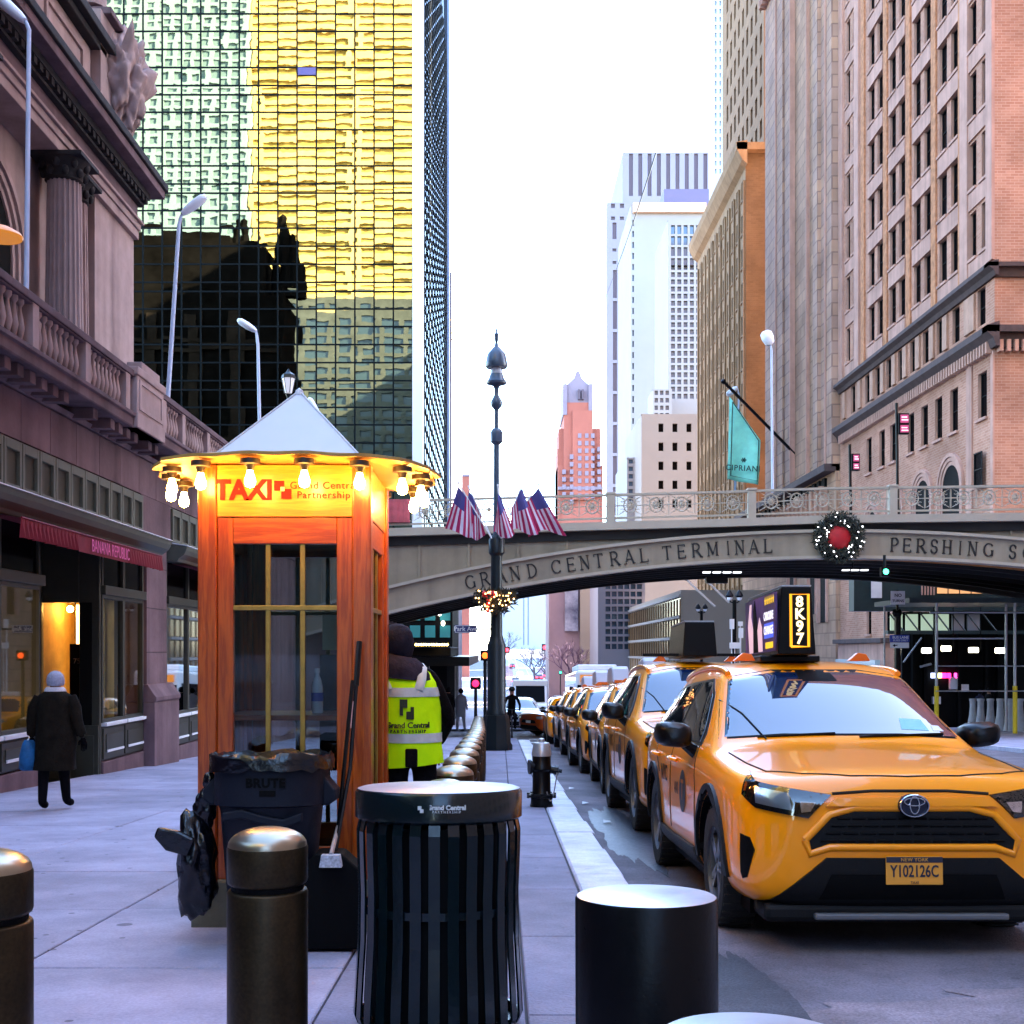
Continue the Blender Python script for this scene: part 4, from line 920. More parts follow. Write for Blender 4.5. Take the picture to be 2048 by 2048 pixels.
# ---- brown office block
m_tan = brickmat('tan_brick', (.15, .092, .052), (.128, .076, .042), (.14, .088, .052), .5, .2)
m_tanst = mat('tan_stone', (.30, .185, .10), .85, spec=.1, var=.2, vs_=.5, streak=.2)
bo = thing('brown_office_block', 'tan brick office block with rows of narrow windows and projecting cornice', 'building', (XR, 118, G(118)))
H = 50.8; holes = []; Y0b, Lb = 118.0, 29.0
for r in range(13):
    for c in range(11):
        u = 1.0 + c * 2.5; z = 6 + r * 3.35
        if r < 12 or True: holes.append((u, z - GZ, u + 1.1, z + 2.0 - GZ))
wh = [(2.35, 6 + r * 3.35 - GZ, 3.55, 8.1 + r * 3.35 - GZ) for r in range(13)]
b = MB(); wall(b, (XR, Y0b, GZ), UY, NX, Lb, H - GZ, holes, .16, 1, 1); wall(b, (XR, Y0b, GZ), UX, NY, 20, H - GZ, wh, .16, 0, 1); b.box(XR + .36, XR + 20, Y0b + .36, Y0b + Lb, GZ, H, 0)
b.obj('wall', [m_tan, m_tanst], bo)
for h in holes: window(bo, (XR, Y0b, GZ), UY, NX, h, .16, 'sash', (m_glassdk, m_frame, m_tanst), sill=.08)
for h in wh: window(bo, (XR, Y0b, GZ), UX, NY, h, .16, 'sash', (m_glassdk, m_frame, m_tanst), sill=.08)
for c in range(12): MB().box(XR - .18, XR + .02, Y0b + .2 + c * 2.5, Y0b + .6 + c * 2.5, 6, H - 3).obj('pier', m_tanst, bo)
b = MB(); b.prism([(XR, H - 1.8), (XR - .5, H - 1.4), (XR - 1.0, H - .4), (XR - 1.1, H + .3), (XR, H + .5)], Y0b - .9, Y0b + Lb, 'y'); b.box(XR - 1.05, XR + 20, Y0b - .9, Y0b, H - .4, H + .3); b.obj('cornice', m_tanst, bo)
bo2 = thing('setback_tower', 'brown stepped tower rising behind the tan office block, partly cut by the frame', 'building', (XR + 2, 150, G(150)))
holes = [(1 + c * 2.4, 50 + r * 3.4 - GZ, 2.1 + c * 2.4, 52 + r * 3.4 - GZ) for r in range(14) for c in range(9)]
b = MB(); wall(b, (XR + 4, 128, GZ), UY, NX, 24, 110 - GZ, holes, .3); b.box(XR + 4.4, XR + 30, 128.3, 152, GZ, 110); wh = [(1 + c * 2.2, 50 + r * 3.4 - GZ, 2.1 + c * 2.2, 52 + r * 3.4 - GZ) for r in range(14) for c in range(4)]
wall(b, (XR + 4, 128, GZ), UX, NY, 20, 110 - GZ, wh, .3); b.obj('wall', mat('brown_tower_stone', (.19, .115, .065), .85, spec=.1, var=.15, vs_=.4), bo2)
for h in holes: window(bo2, (XR + 4, 128, GZ), UY, NX, h, .3, 'plain', (m_glassdk, m_frame))
for h in wh: window(bo2, (XR + 4, 128, GZ), UX, NY, h, .3, 'plain', (m_glassdk, m_frame))
# ---- pale towers further off
def block(name, label, px0, px1, ytop, ybot, Z, depth, m, wins=None, wm=(m_glassdk, m_frame), extra=None, style='plain', side=None):
    x0, x1, z1, z0 = PX(px0, Z), PX(px1, Z), PZ(ytop, Z), min(PZ(ybot, Z), G(Z) - 1)
    t = thing(name, label, 'building', ((x0 + x1) / 2, Z, G(Z))); hs = []
    for (a, c, e, f) in (wins or []): hs.append((PX(a, Z) - x0, PZ(f, Z) - z0, PX(c, Z) - x0, PZ(e, Z) - z0))
    b = MB(); wall(b, (x0, Z, z0), UX, NY, x1 - x0, z1 - z0, hs, .5); b.box(x0, x1, Z + .6, Z + depth, z0, z1); b.box(x0, x0 + .3, Z + .01, Z + .6, z0, z1); b.box(x0, x1, Z + .01, Z + .6, z1 - .3, z1 - .01); b.obj('wall', m, t)
    for h in hs: window(t, (x0, Z, z0), UX, NY, h, .5, style, wm)
    return t
m_cream = mat('cream_concrete', (.245, .20, .165), .8, var=.08, vs_=.1)
m_whitec = mat('white_concrete', (.25, .232, .222), .8, var=.06, vs_=.1)
m_palev = mat('pale_violet_stone', (.20, .178, .205), .8, var=.08, vs_=.05)
m_violet = mat('violet_strip', (.075, .048, .065), .6)
t = block('striped_tower', 'tall white tower with violet vertical stripes near its flat top', 1245, 1417, 305, 1300, 340, 40, m_palev, [(1258 + i * 18.6, 1266 + i * 18.6, 306, 392) for i in range(9)], (m_violet, m_violet))
t = block('striped_wing', 'lower stepped wing of the pale tower with small brown windows', 1214, 1262, 405, 1300, 335, 4, m_palev, [(1222, 1230, 406, 416), (1240, 1248, 406, 416), (1222, 1230, 433, 440), (1240, 1248, 433, 440), (1225, 1233, 445, 478), (1225, 1233, 497, 503), (1225, 1233, 522, 528)] + [(1226, 1234, 540 + k * 62, 596 + k * 62) for k in range(11)], (m_violet, m_violet))
m_blstrip = mat('blue_window_strip', (.03, .05, .10), .25)
t = block('blank_wall_tower', 'broad white tower with a blank front wall, copper coping and one blue window column', 1262, 1412, 408, 1300, 275, 30, m_whitec, [(1263, 1268, 440 + k * 22, 452 + k * 22) for k in range(26)], (m_blstrip, m_frame))
MB().box(PX(1266, 274.5), PX(1412, 274.5), 274, 275.2, PZ(427, 275), PZ(408, 275)).obj('copper_coping', mat('copper_coping', (.55, .33, .2), .5, var=.3, vs_=1, stretch=(1, 1, .02)), t)
MB().box(PX(1328, 280), PX(1418, 280), 280, 295, PZ(440, 280), PZ(378, 280)).obj('plant_room', mat('violet_plant_room', (.10, .085, .15), .7), t)
t = block('grid_window_tower', 'white tower gridded with small square blue windows, beside the tan block', 1336, 1405, 440, 1300, 235, 20, m_whitec, [(1342 + i * 12.6, 1350 + i * 12.6, 450 + k * 22 if k < 4 else 530 + (k - 4) * 14.3, (468 + k * 22) if k < 4 else 540 + (k - 4) * 14.3) for i in range(5) for k in range(23)], (m_glassbl, m_frame))
t = block('small_grid_block', 'small white block with a grid of blue square windows, above the railing centre', 1306, 1344, 778, 1300, 228, 8, m_whitec, [(1309 + i * 11, 1316 + i * 11, 781 + k * 15, 790 + k * 15) for i in range(3) for k in range(5)], (m_glassbl, m_frame))
t = block('cream_block', 'cream stone block with six dark square windows above the bridge railing', 1283, 1402, 828, 1300, 190, 25, m_cream, [(1317 + i * 28, 1327 + i * 28, 847 + k * 38, 864 + k * 38) for i in range(3) for k in range(5)], (m_glassdk, m_frame))
t = block('narrow_grid_block', 'narrow white block with two columns of blue windows beside the brick tower', 1254, 1286, 915, 1300, 200, 20, m_whitec, [(1257 + i * 13, 1266 + i * 13, 918 + k * 15, 927 + k * 15) for i in range(2) for k in range(6)], (m_glassbl, m_frame))
t = block('dark_grid_block', 'block with a tight grid of dark blue square windows seen under the bridge', 1196, 1290, 1150, 1330, 150, 14, m_palev, [(1211 + i * 12.6, 1221 + i * 12.6, 1168 + k * 15, 1178 + k * 15) for i in range(6) for k in range(9)], (m_glassbl, m_frame))
t = block('billboard_block', 'mauve stone block with a tall dark billboard under the bridge', 1098, 1196, 1100, 1330, 175, 14, mat('mauve_stone', (.27, .18, .20), .8, var=.15, vs_=.2))
MB().box(PX(1130, 174), PX(1156, 174), 174, 174.9, PZ(1262, 174), PZ(1178, 174)).obj('billboard', mat('stormy_billboard', (.03, .03, .08), .5, col2=(.5, .5, .6), vs_=.25), t)
MB().box(PX(1160, 174), PX(1190, 174), 173, 175, PZ(1340, 174), PZ(1100, 174)).obj('pier', m_cream, t)
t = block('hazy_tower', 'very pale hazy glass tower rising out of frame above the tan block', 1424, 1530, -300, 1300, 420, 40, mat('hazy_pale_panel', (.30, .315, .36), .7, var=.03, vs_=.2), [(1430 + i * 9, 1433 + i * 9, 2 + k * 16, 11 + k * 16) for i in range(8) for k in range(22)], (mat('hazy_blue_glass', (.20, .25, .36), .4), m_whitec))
# low sunlit commercial block with fins under the bridge
lb = thing('low_finned_block', 'low pale commercial block with vertical fins seen below the bridge', 'building', (XR - 2, 130, G(130)))
xq = 16.0; ya, yb = ZX(1362, xq), ZX(1228, xq)
zt0 = PZ(1180, ya); MB().box(xq, xq + 12, ya, yb, G(120), zt0).obj('wall', m_cream, lb)
for i in range(34): y = ya + (yb - ya) * i / 34; MB().box(xq - .12, xq, y, y + .25, G(120) + 2.5, zt0 - .8).obj('fin', m_tanst, lb)
for k in range(4): MB().box(xq - .2, xq, ya, yb, zt0 - .6 - k * 1.9, zt0 - .35 - k * 1.9).obj('band', m_whitec, lb)
for k in range(3): MB().box(xq - .04, xq, ya, yb, zt0 - 2.2 - k * 1.9, zt0 - .7 - k * 1.9).obj('glazing_strip', m_glassdk, lb)
# brick tower far down the street
m_brk = mat('faded_red_brick', (.31, .09, .06), .85, var=.1, vs_=.1); m_brkt = mat('pale_tower_crown', (.20, .155, .19), .8, var=.1, vs_=.2)
bt = thing('brick_tower', 'distant stepped pink brick tower with a pointed crown, centre of the skyline', 'building', (PX(1160, 430), 430, G(430))); Zt = 430
def tb_(n, a, c, e, f, d0, m=m_brk): return MB().box(PX(a, Zt), PX(c, Zt), Zt + d0, Zt + 25, PZ(f, Zt), PZ(e, Zt)).obj(n, m, bt)
tb_('shaft', 1128, 1184, 805, 1000, 0); tb_('lower_tier', 1118, 1202, 855, 1320, 2); tb_('base_tier', 1116, 1206, 930, 1330, 1); tb_('step', 1124, 1200, 940, 1330, .5); tb_('side_step', 1116, 1132, 895, 1320, 3); tb_('mid_shaft', 1145, 1185, 822, 1000, -1)
tb_('crown', 1128, 1183, 770, 806, .4, m_brkt)
q = MB(); xc_, zc_ = PX(1156, Zt), PZ(770, Zt)
q.prism([(PX(1132, Zt), zc_), (PX(1180, Zt), zc_), (PX(1164, Zt), PZ(755, Zt)), (PX(1159, Zt), PZ(741, Zt)), (PX(1153, Zt), PZ(741, Zt)), (PX(1148, Zt), PZ(755, Zt))], Zt + 1, Zt + 14, 'y'); q.obj('spire', m_brkt, bt)
for px in (1130, 1181): tb_('turret', px - 4, px + 4, 768, 830, -.5, m_brkt)
for i, (px, n, y0) in enumerate(((1159, 9, 868), (1173, 9, 868), (1185, 9, 868), (1198, 7, 895), (1143, 7, 910), (1128, 4, 940))):
    for k in range(n): MB().box(PX(px - 3.5, Zt), PX(px + 3.5, Zt), Zt - 1.3, Zt + 1, PZ(y0 + 9 + k * 15, Zt), PZ(y0 + k * 15, Zt)).obj('window', m_brkt, bt)
for px in (1158, 1165): MB().box(PX(px - 2, Zt), PX(px + 2, Zt), Zt - 1.3, Zt + 1, PZ(800, Zt), PZ(780, Zt)).obj('crown_window', m_violet, bt)
MB().box(PX(1116, Zt), PX(1206, Zt), Zt - 1.1, Zt + 1, PZ(980, Zt), PZ(974, Zt)).obj('string_course', m_brkt, bt)
c1 = thing('distant_chimney', 'small orange brick chimney block just above the bridge railing by the flags', 'building', (PX(927, 300), 300, G(300)))
MB().box(PX(915, 300), PX(938, 300), 300, 306, G(300), PZ(950, 300)).obj('stack', m_brk, c1); MB().box(PX(914, 300), PX(939, 300), 299.8, 306.2, PZ(953, 300), PZ(949, 300)).obj('cap', m_brkt, c1)
lf = thing('slim_pale_block', 'slim pale block edge beyond the glass tower on the left', 'building', (-14, 150, G(150)))
MB().box(-40, PX(903, 150), 150, 190, G(150), PZ(545, 150)).obj('wall', m_palev, lf)
q = MB()
for k in range(7): MB().sphere((PX(908 + k * .9, 160), 150, PZ(640 + k * 13, 150)), .12, 6).obj('cornice_lamp', mat('cornice_lamp', (.5, .25, .05), .5) if k == 0 else bpy.data.materials['cornice_lamp'], lf)
# crane wire against the sky
q = MB(); Zw = 250; q.tube([(PX(1312 + t * (1207 - 1312), Zw), Zw, PZ(305 + t * 300 + 10 * math.sin(t * 3.14), Zw)) for t in [i / 12 for i in range(13)]], [.16 - .012 * i for i in range(13)], 6)
tag(q.obj('slack_cable', m_black), 'thin dark cable slanting across the pale striped tower', 'cable')
# ---- blocks behind and beside the camera: they shade the street and fill the mirror glass
ob = thing('golden_office_tower', 'sunlit golden stone tower mirrored in the glass facade', 'building', (-34, -60, 0))
m_gold = mat('golden_stone', (.42, .29, .075), .8, var=.25, vs_=.25)
hs = [(.9 + c * 18.6, 30 + r * 3.8, 18.4 + c * 18.6, 31.7 + r * 3.8) for c in range(2) for r in range(29)]
b = MB(); wall(b, (-8, -60, 0), Vector((-1, 0, 0)), Vector((0, 1, 0)), 38, 150, hs, .6); b.box(-46, -8, -90, -60.7, 0, 150); b.obj('wall', m_gold, ob)
MB().box(-46, -8, -60.66, -60.6, 28, 148).obj('glazing', mat('gold_glazing', (.30, .20, .04), .8, spec=.1, var=.35, vs_=.12), ob)
ob = thing('grey_green_block', 'grey-green lower block mirrored at the foot of the glass facade', 'building', (-27, -50, 0))
b = MB(); hs = [(1 + c * 4.4, 4 + r * 4.1, 4.2 + c * 4.4, 6.6 + r * 4.1) for c in range(9) for r in range(14)]; wall(b, (-7.5, -48, 0), Vector((-1, 0, 0)), Vector((0, 1, 0)), 41, 63, hs, .5); b.box(-48.5, -7.5, -56, -48.6, 0, 63); b.obj('wall', mat('grey_green_stone', (.055, .06, .045), .8, spec=.1, var=.3, vs_=.3), ob)
MB().box(-48.4, -7.6, -48.55, -48.5, 2, 61).obj('glazing', mat('grey_green_glazing', (.02, .035, .035), .3), ob)
ob = thing('pale_green_tower', 'pale green-grey tower mirrored at the left of the glass facade', 'building', (-70, -60, 0))
b = MB(); hs = [(1 + c * 3.2, 30 + r * 3.8, 3 + c * 3.2, 32.6 + r * 3.8) for c in range(15) for r in range(29)]; wall(b, (-46.2, -57, 0), Vector((-1, 0, 0)), Vector((0, 1, 0)), 50, 150, hs, .5); b.box(-97, -46.3, -90, -57.6, 0, 150); b.obj('wall', mat('green_grey_panel', (.115, .165, .14), .7, var=.1, vs_=.2), ob)
MB().box(-97, -46.3, -57.55, -57.5, 28, 148).obj('glazing', mat('pale_green_glazing', (.088, .13, .115), .8, spec=.1), ob)
ob = thing('tall_stone_block', 'tall stone block across the street, right of the camera, outside the frame', 'building', (44, -20, 0))
b = MB(); hs = [(2 + c * 4, 4 + r * 4.2, 4 + c * 4, 6.6 + r * 4.2) for c in range(24) for r in range(18)]; wall(b, (XR, -80, -2), UY, NX, 109, 85, hs, .4); b.box(XR + .5, XR + 90, -80, 29, -2, 83); b.obj('wall', m_pink, ob)
MB().box(XR + .41, XR + .45, -80, 29, 0, 80).obj('glazing', m_glassdk, ob)
ob = thing('mid_height_block', 'mid-height stone block closing the street behind the camera', 'building', (10, -110, 0))
b = MB(); hs = [(1 + c * 3.2, 6 + r * 4, 3 + c * 3.2, 8.4 + r * 4) for c in range(14) for r in range(8)]; wall(b, (40, -110, 0), Vector((-1, 0, 0)), Vector((0, 1, 0)), 46, 42, hs, .5); b.box(-6, 40, -150, -110.6, 0, 42); b.obj('wall', m_tanst, ob); MB().box(-6, 40, -110.55, -110.5, 2, 40).obj('glazing', m_glassdk, ob)
# ------------------------------------------------------------------ taxi stand booth
def wood(name, axis='z', c1=(.44, .085, .005), c2=(.27, .038, .002)):
    m = bpy.data.materials.new(name); m.use_nodes = True; n = m.node_tree.nodes; l = m.node_tree.links; p = n['Principled BSDF']
    p.inputs['Roughness'].default_value = .34; p.inputs['Coat Weight'].default_value = .35; p.inputs['Coat Roughness'].default_value = .18
    g = n.new('ShaderNodeNewGeometry'); mp = n.new('ShaderNodeMapping'); sc = {'z': (7, 7, .55), 'x': (.55, 7, 7)}[axis]; mp.inputs['Scale'].default_value = sc
    l.new(g.outputs['Position'], mp.inputs[0]); w = n.new('ShaderNodeTexNoise'); w.inputs['Scale'].default_value = 1.6; w.inputs['Detail'].default_value = 3; l.new(mp.outputs[0], w.inputs['Vector'])
    wv = n.new('ShaderNodeMath'); wv.operation = 'MULTIPLY'; wv.inputs[1].default_value = 42; l.new(w.outputs['Fac'], wv.inputs[0]); sn = n.new('ShaderNodeMath'); sn.operation = 'SINE'; l.new(wv.outputs[0], sn.inputs[0])
    f = n.new('ShaderNodeTexNoise'); f.inputs['Scale'].default_value = 9; f.inputs['Detail'].default_value = 6; mp2 = n.new('ShaderNodeMapping'); mp2.inputs['Scale'].default_value = tuple(s * 3 for s in sc); l.new(g.outputs['Position'], mp2.inputs[0]); l.new(mp2.outputs[0], f.inputs['Vector'])
    ad = n.new('ShaderNodeMath'); ad.operation = 'MULTIPLY_ADD'; ad.inputs[1].default_value = .22; l.new(sn.outputs[0], ad.inputs[0]); l.new(f.outputs['Fac'], ad.inputs[2])
    cr = n.new('ShaderNodeValToRGB'); cr.color_ramp.elements[0].position = .25; cr.color_ramp.elements[0].color = (*c2, 1); cr.color_ramp.elements[1].position = .75; cr.color_ramp.elements[1].color = (*c1, 1)
    l.new(ad.outputs[0], cr.inputs[0]); l.new(cr.outputs[0], p.inputs['Base Color']); b = n.new('ShaderNodeBump'); b.inputs['Strength'].default_value = .12; b.inputs['Distance'].default_value = .01; l.new(f.outputs['Fac'], b.inputs['Height']); l.new(b.outputs[0], p.inputs['Normal'])
    return m
m_wood = wood('cherry_wood_upright'); m_woodh = wood('cherry_wood_rail', 'x')
m_fasc = wood('fascia_wood', 'x', (.62, .24, .02), (.50, .17, .012))
m_brass = mat('brass_strip', (.42, .26, .06), .35, metal=.7, var=.2, vs_=12)
m_bglass = glassmat('booth_glass', (.82, .86, .86), .03)
m_roofw = mat('white_roof_sheet', (.58, .545, .555), .5, var=.04, vs_=2)
BX0, BX1, BY0, BY1 = -1.69, -.725, 6.67, 7.72; bcx, bcy = (BX0 + BX1) / 2, (BY0 + BY1) / 2
gb = G(7.2) + SW; booth = thing('taxi_booth', 'varnished wooden taxi stand booth with white pyramid roof and a ring of lit bulbs', 'booth', (bcx, bcy, gb))
zt = 2.41
MB().box(BX0 - .03, BX1 + .03, BY0 - .03, BY1 + .03, gb - .06, gb + .28).obj('base', mat('booth_base_concrete', (.12, .115, .09), .85, var=.3, vs_=5, bump=.3, bs=30), booth, bevel=.01)
pw = .105
for x0 in (BX0, BX1 - pw):
    for y0 in (BY0, BY1 - pw): MB().box(x0, x0 + pw, y0, y0 + pw, gb + .28, zt).obj('corner_post', m_wood, booth, bevel=.008)
def bframe(face):
    def bxx(n, u0, u1, z0, z1, d0, d1, m, par=booth, bev=.005):
        if face == 'f': return MB().box(u0, u1, BY0 + d0, BY0 + d1, z0, z1).obj(n, m, par, bevel=bev)
        if face == 'b': return MB().box(u0, u1, BY1 - d1, BY1 - d0, z0, z1).obj(n, m, par, bevel=bev)
        if face == 'r': return MB().box(BX1 - d1, BX1 - d0, u0, u1, z0, z1).obj(n, m, par, bevel=bev)
        if face == 'l': return MB().box(BX0 + d0, BX0 + d1, u0, u1, z0, z1).obj(n, m, par, bevel=bev)
    a, c = ((BX0, BX1) if face in 'fb' else (BY0, BY1)); a += pw; c -= pw
    bxx('fascia_board', a, c, 2.12, zt, .012, .09, m_fasc); 
    st = .088; d = bxx('door_stile' if face == 'f' else 'side_stile', a, a + st, gb + .28, 2.118, .02, .075, m_wood); bxx('door_stile' if face == 'f' else 'side_stile', c - st, c, gb + .28, 2.118, .02, .075, m_wood)
    bxx('door_rail', a + st, c - st, 1.97, 2.118, .02, .075, m_woodh); bxx('door_rail', a + st, c - st, gb + .28, gb + .46, .02, .075, m_woodh)
    g = bxx('glass', a + st, c - st, gb + .46, 1.97, .048, .054, m_bglass, bev=0)
    w = c - a - 2 * st; z0 = gb + .46
    for k in (1, 2): u = a + st + w * k / 3; bxx('muntin', u - .014, u + .014, z0, 1.97, .03, .046, m_brass, g, .003)
    bxx('muntin', a + st, c - st, 1.60, 1.627, .026, .045, m_brass, g, .003)
for f in 'fblr': bframe(f)
MB().box(BX0 + pw, BX1 - pw, BY0 + .10, BY1 - .4, .98, 1.01).obj('shelf', m_woodh, booth, bevel=.004)
MB().box(BX0 + pw, BX1 - pw, BY0 + pw, BY1 - pw, gb + .2, gb + .3).obj('floor', m_blackm, booth)
MB().box(BX1 - .42, BX1 - .12, BY1 - .16, BY1 - .11, .62, 1.35).obj('notice_board', m_blackm, booth)
MB().box(BX1 - .40, BX1 - .14, BY1 - .18, BY1 - .165, 1.38, 1.6).obj('notice_sheet', mat('notice_paper', (.4, .4, .3), .8), booth)
q = MB(); q.prism([(BX0 + .02, zt + .10), (BX1 - .02, zt + .10), (BX1 - .02, zt + .13), (bcx, 2.93), (BX0 + .02, zt + .13)], 0, 1, 'y') if False else None
q = MB(); e = .07; zb0 = zt + .04; c4 = [(BX0 + e, BY0 + e), (BX1 - e, BY0 + e), (BX1 - e, BY1 - e), (BX0 + e, BY1 - e)]
q.add([(x, y, zb0) for x, y in c4] + [(x, y, zb0 + .02) for x, y in c4] + [(bcx - .005, bcy, 2.93)], [(0, 1, 5, 4), (1, 2, 6, 5), (2, 3, 7, 6), (3, 0, 4, 7), (4, 5, 8), (5, 6, 8), (6, 7, 8), (7, 4, 8), (3, 2, 1, 0)]); rf_ = q.obj('pyramid_roof', m_roofw, booth, bevel=.006)
for x, y in c4: q = MB(); q.tube([(x, y, zb0 + .02), (bcx - .005, bcy, 2.932)], .006, 6); q.obj('hip_seam', m_roofw, rf_)
q = MB(); q.lathe([(.03, 2.905), (.022, 2.935), (.001, 2.95)], 10, (bcx - .005, bcy, 0)); q.obj('roof_cap', m_roofw, rf_, smooth=50)
# scalloped canopy disc carrying the bulbs
m_canopy = mat('canopy_board', (.46, .24, .05), .5, var=.15, vs_=5); n = 112; NB = 16; rr = lambda a: .85 + .018 * math.cos(NB * a)
def sq(a):   # rounded-square plan
    return 1.0 / max(abs(math.cos(a)), abs(math.sin(a))) ** .25
top = []; bot = []
for i in range(n):
    a = 2 * math.pi * i / n; r = rr(a) * sq(a) * .97; z = zt + .008 - .007 * math.cos(NB * a)
    top.append((bcx + r * math.cos(a), bcy + r * math.sin(a), z + .018)); bot.append((bcx + r * math.cos(a), bcy + r * math.sin(a), z))
q = MB(); q.rings([bot, top]); q.obj('canopy', m_canopy, booth)
m_bulb = emat('lit_bulb', (1, .52, .10), 95); m_socket = mat('bulb_socket', (.03, .02, .012), .5)
for i in range(NB):
    a = 2 * math.pi * (i + .5) / NB; r = .745 * sq(a); x, y = bcx + r * math.cos(a), bcy + r * math.sin(a)
    s = MB(); s.lathe([(.055, zt - .002), (.055, zt - .03), (.03, zt - .034), (.022, zt - .05), (.02, zt - .065)], 12, (x, y, 0)); s = s.obj('bulb_socket', m_socket, booth, smooth=40)
    q = MB(); q.lathe([(.016, zt - .066), (.02, zt - .085), (.029, zt - .11), (.031, zt - .128), (.024, zt - .15), (.001, zt - .16)], 12, (x, y, 0)); q.obj('bulb', m_bulb, s, smooth=80)
m_redt = mat('red_lettering', (.42, .002, .002), .6, spec=.2); m_brt = mat('rust_lettering', (.16, .02, .004), .6, spec=.2)
text('lettering', 'TAXI', m_redt, booth, (BX0 + .255, BY0 + .008, 2.265), .15, '-y', .004, .006, 1.02, .95)
text('lettering', 'Grand Central', m_brt, booth, (BX1 - .265, BY0 + .009, 2.293), .057, '-y', .003, .0, 1.12)
text('lettering', 'Partnership', m_brt, booth, (BX1 - .265, BY0 + .009, 2.240), .057, '-y', .003, .0, 1.12)
q = MB(); x, z = BX0 + .425, 2.235
for dx, dz, w, h in ((0, .03, .055, .055), (.04, -.015, .055, .055)): q.box(x + dx, x + dx + w, BY0 + .004, BY0 + .012, z + dz, z + dz + h)
lg = q.obj('logo', m_redt, booth); MB().box(x + .037, x + .058, BY0 + .0, BY0 + .004, z + .027, z + .05).obj('logo_gap', mat('logo_gap', (.7, .5, .3), .5), lg)
# bottle on the shelf
bo_ = thing('water_bottle', 'clear plastic water bottle with blue label standing inside the booth', 'bottle', (BX0 + .62, BY0 + .3, 1.012))
q = MB(); q.lathe([(.03, 0), (.034, .01), (.034, .15), (.026, .19), (.013, .22), (.013, .24)], 14, (BX0 + .62, BY0 + .3, 1.012)); q.obj('body', mat('bottle_plastic', (.62, .66, .72), .15), bo_, smooth=50)
q = MB(); q.lathe([(.0355, .07), (.0355, .12)], 14, (BX0 + .62, BY0 + .3, 1.012)); q.obj('label', mat('blue_label', (.03, .06, .4), .5), bo_)
q = MB(); q.lathe([(.015, .235), (.015, .26)], 12, (BX0 + .62, BY0 + .3, 1.012)); q.obj('cap', m_white, bo_)

# ------------------------------------------------------------------ bollards
m_bronze = mat('bronze_bollard', (.036, .023, .010), .45, metal=.75, speck=.25, spots=.25, var=.3, vs_=6, bump=.05, bs=50)
m_bronze_top = mat('polished_bollard_cap', (.34, .28, .20), .3, metal=.9, var=.08, vs_=8)
def bollard(x, y, label, group=None, r=.145, h=.80):
    t = thing('bollard', label, 'bollard', (x, y, G(y) + SW), group); g = G(y) + SW; n = 36 if y < 8 else 20
    q = MB(); q.lathe([(r, -.05), (r, h - .235), (r - .004, h - .228), (r - .012, h - .224)], n, (x, y, g)); q.obj('shaft', m_bronze, t, smooth=40)
    q = MB(); q.lathe([(r - .014, h - .226), (r - .014, h - .205)], n, (x, y, g)); q.obj('groove', m_blackm, t)
    q = MB(); q.lathe([(r - .012, h - .206), (r - .003, h - .2), (r, h - .19), (r, h - .075), (r - .003, h - .068)], n, (x, y, g)); q.obj('collar', m_bronze, t, smooth=40)
    q = MB(); q.lathe([(r - .003, h - .068)] + [((r - .003) * math.cos(a), h - .066 + .066 * math.sin(a)) for a in [math.pi / 2 * k / 8 for k in range(1, 8)]] + [(.001, h)], n, (x, y, g)); q.obj('cap', m_bronze_top, t, smooth=60)
    return t
bollard(-.85, 4.36, 'large bronze domed bollard in front of the wooden booth')
bollard(-1.605, 3.72, 'bronze bollard cut off by the left edge of the picture')
ys = [7.0, 8.5, 10.0, 11.5, 13.0, 14.5, 16.0, 17.5, 19.0, 20.5, 22.0, 23.5, 25.0, 26.5, 28.0, 29.5, 31.0, 33.0, 35.0]
ordn = 'first second third fourth fifth sixth seventh eighth ninth tenth eleventh twelfth thirteenth fourteenth fifteenth sixteenth seventeenth eighteenth nineteenth'.split()
for i, y in enumerate(ys): bollard(-.33 - .0055 * max(0, y - 7) - (.012 * max(0, y - 20)), y, '%s bronze domed bollard of the kerbside row, counting from the litter bin' % ordn[i], 'bronze bollards in a row along the kerb')
def drum(x, y, r, h, label):
    g = G(y) + SW; M = Matrix.Translation((x, y, g)) @ Matrix.Rotation(math.atan(-.0404), 4, 'X')
    t = thing('bollard', label, 'bollard', (x, y, g), 'black flat-topped bollards in the foreground')
    q = MB(); q.lathe([(r, -.06), (r, h - .012), (r - .004, h - .004)], 56); o = q.obj('shaft', m_black, None, smooth=40); o.parent = t; o.matrix_local = Matrix.Rotation(math.atan(-.0404), 4, 'X')
    q = MB(); q.lathe([(r - .004, h - .004), (r - .012, h), (.001, h)], 56); o = q.obj('top', mat('brushed_top_%d' % int(x * 100), (.55, .56, .62), .35, metal=.6, var=.12, vs_=5, bump=.05, bs=20), None, smooth=60); o.parent = t; o.matrix_local = Matrix.Rotation(math.atan(-.0404), 4, 'X')
drum(.408, 3.36, .2, .71, 'thick black cylindrical bollard with flat pale top beside the front cab')
drum(.52, 2.44, .2, .57, 'flat pale bollard top cut off by the bottom edge of the picture')
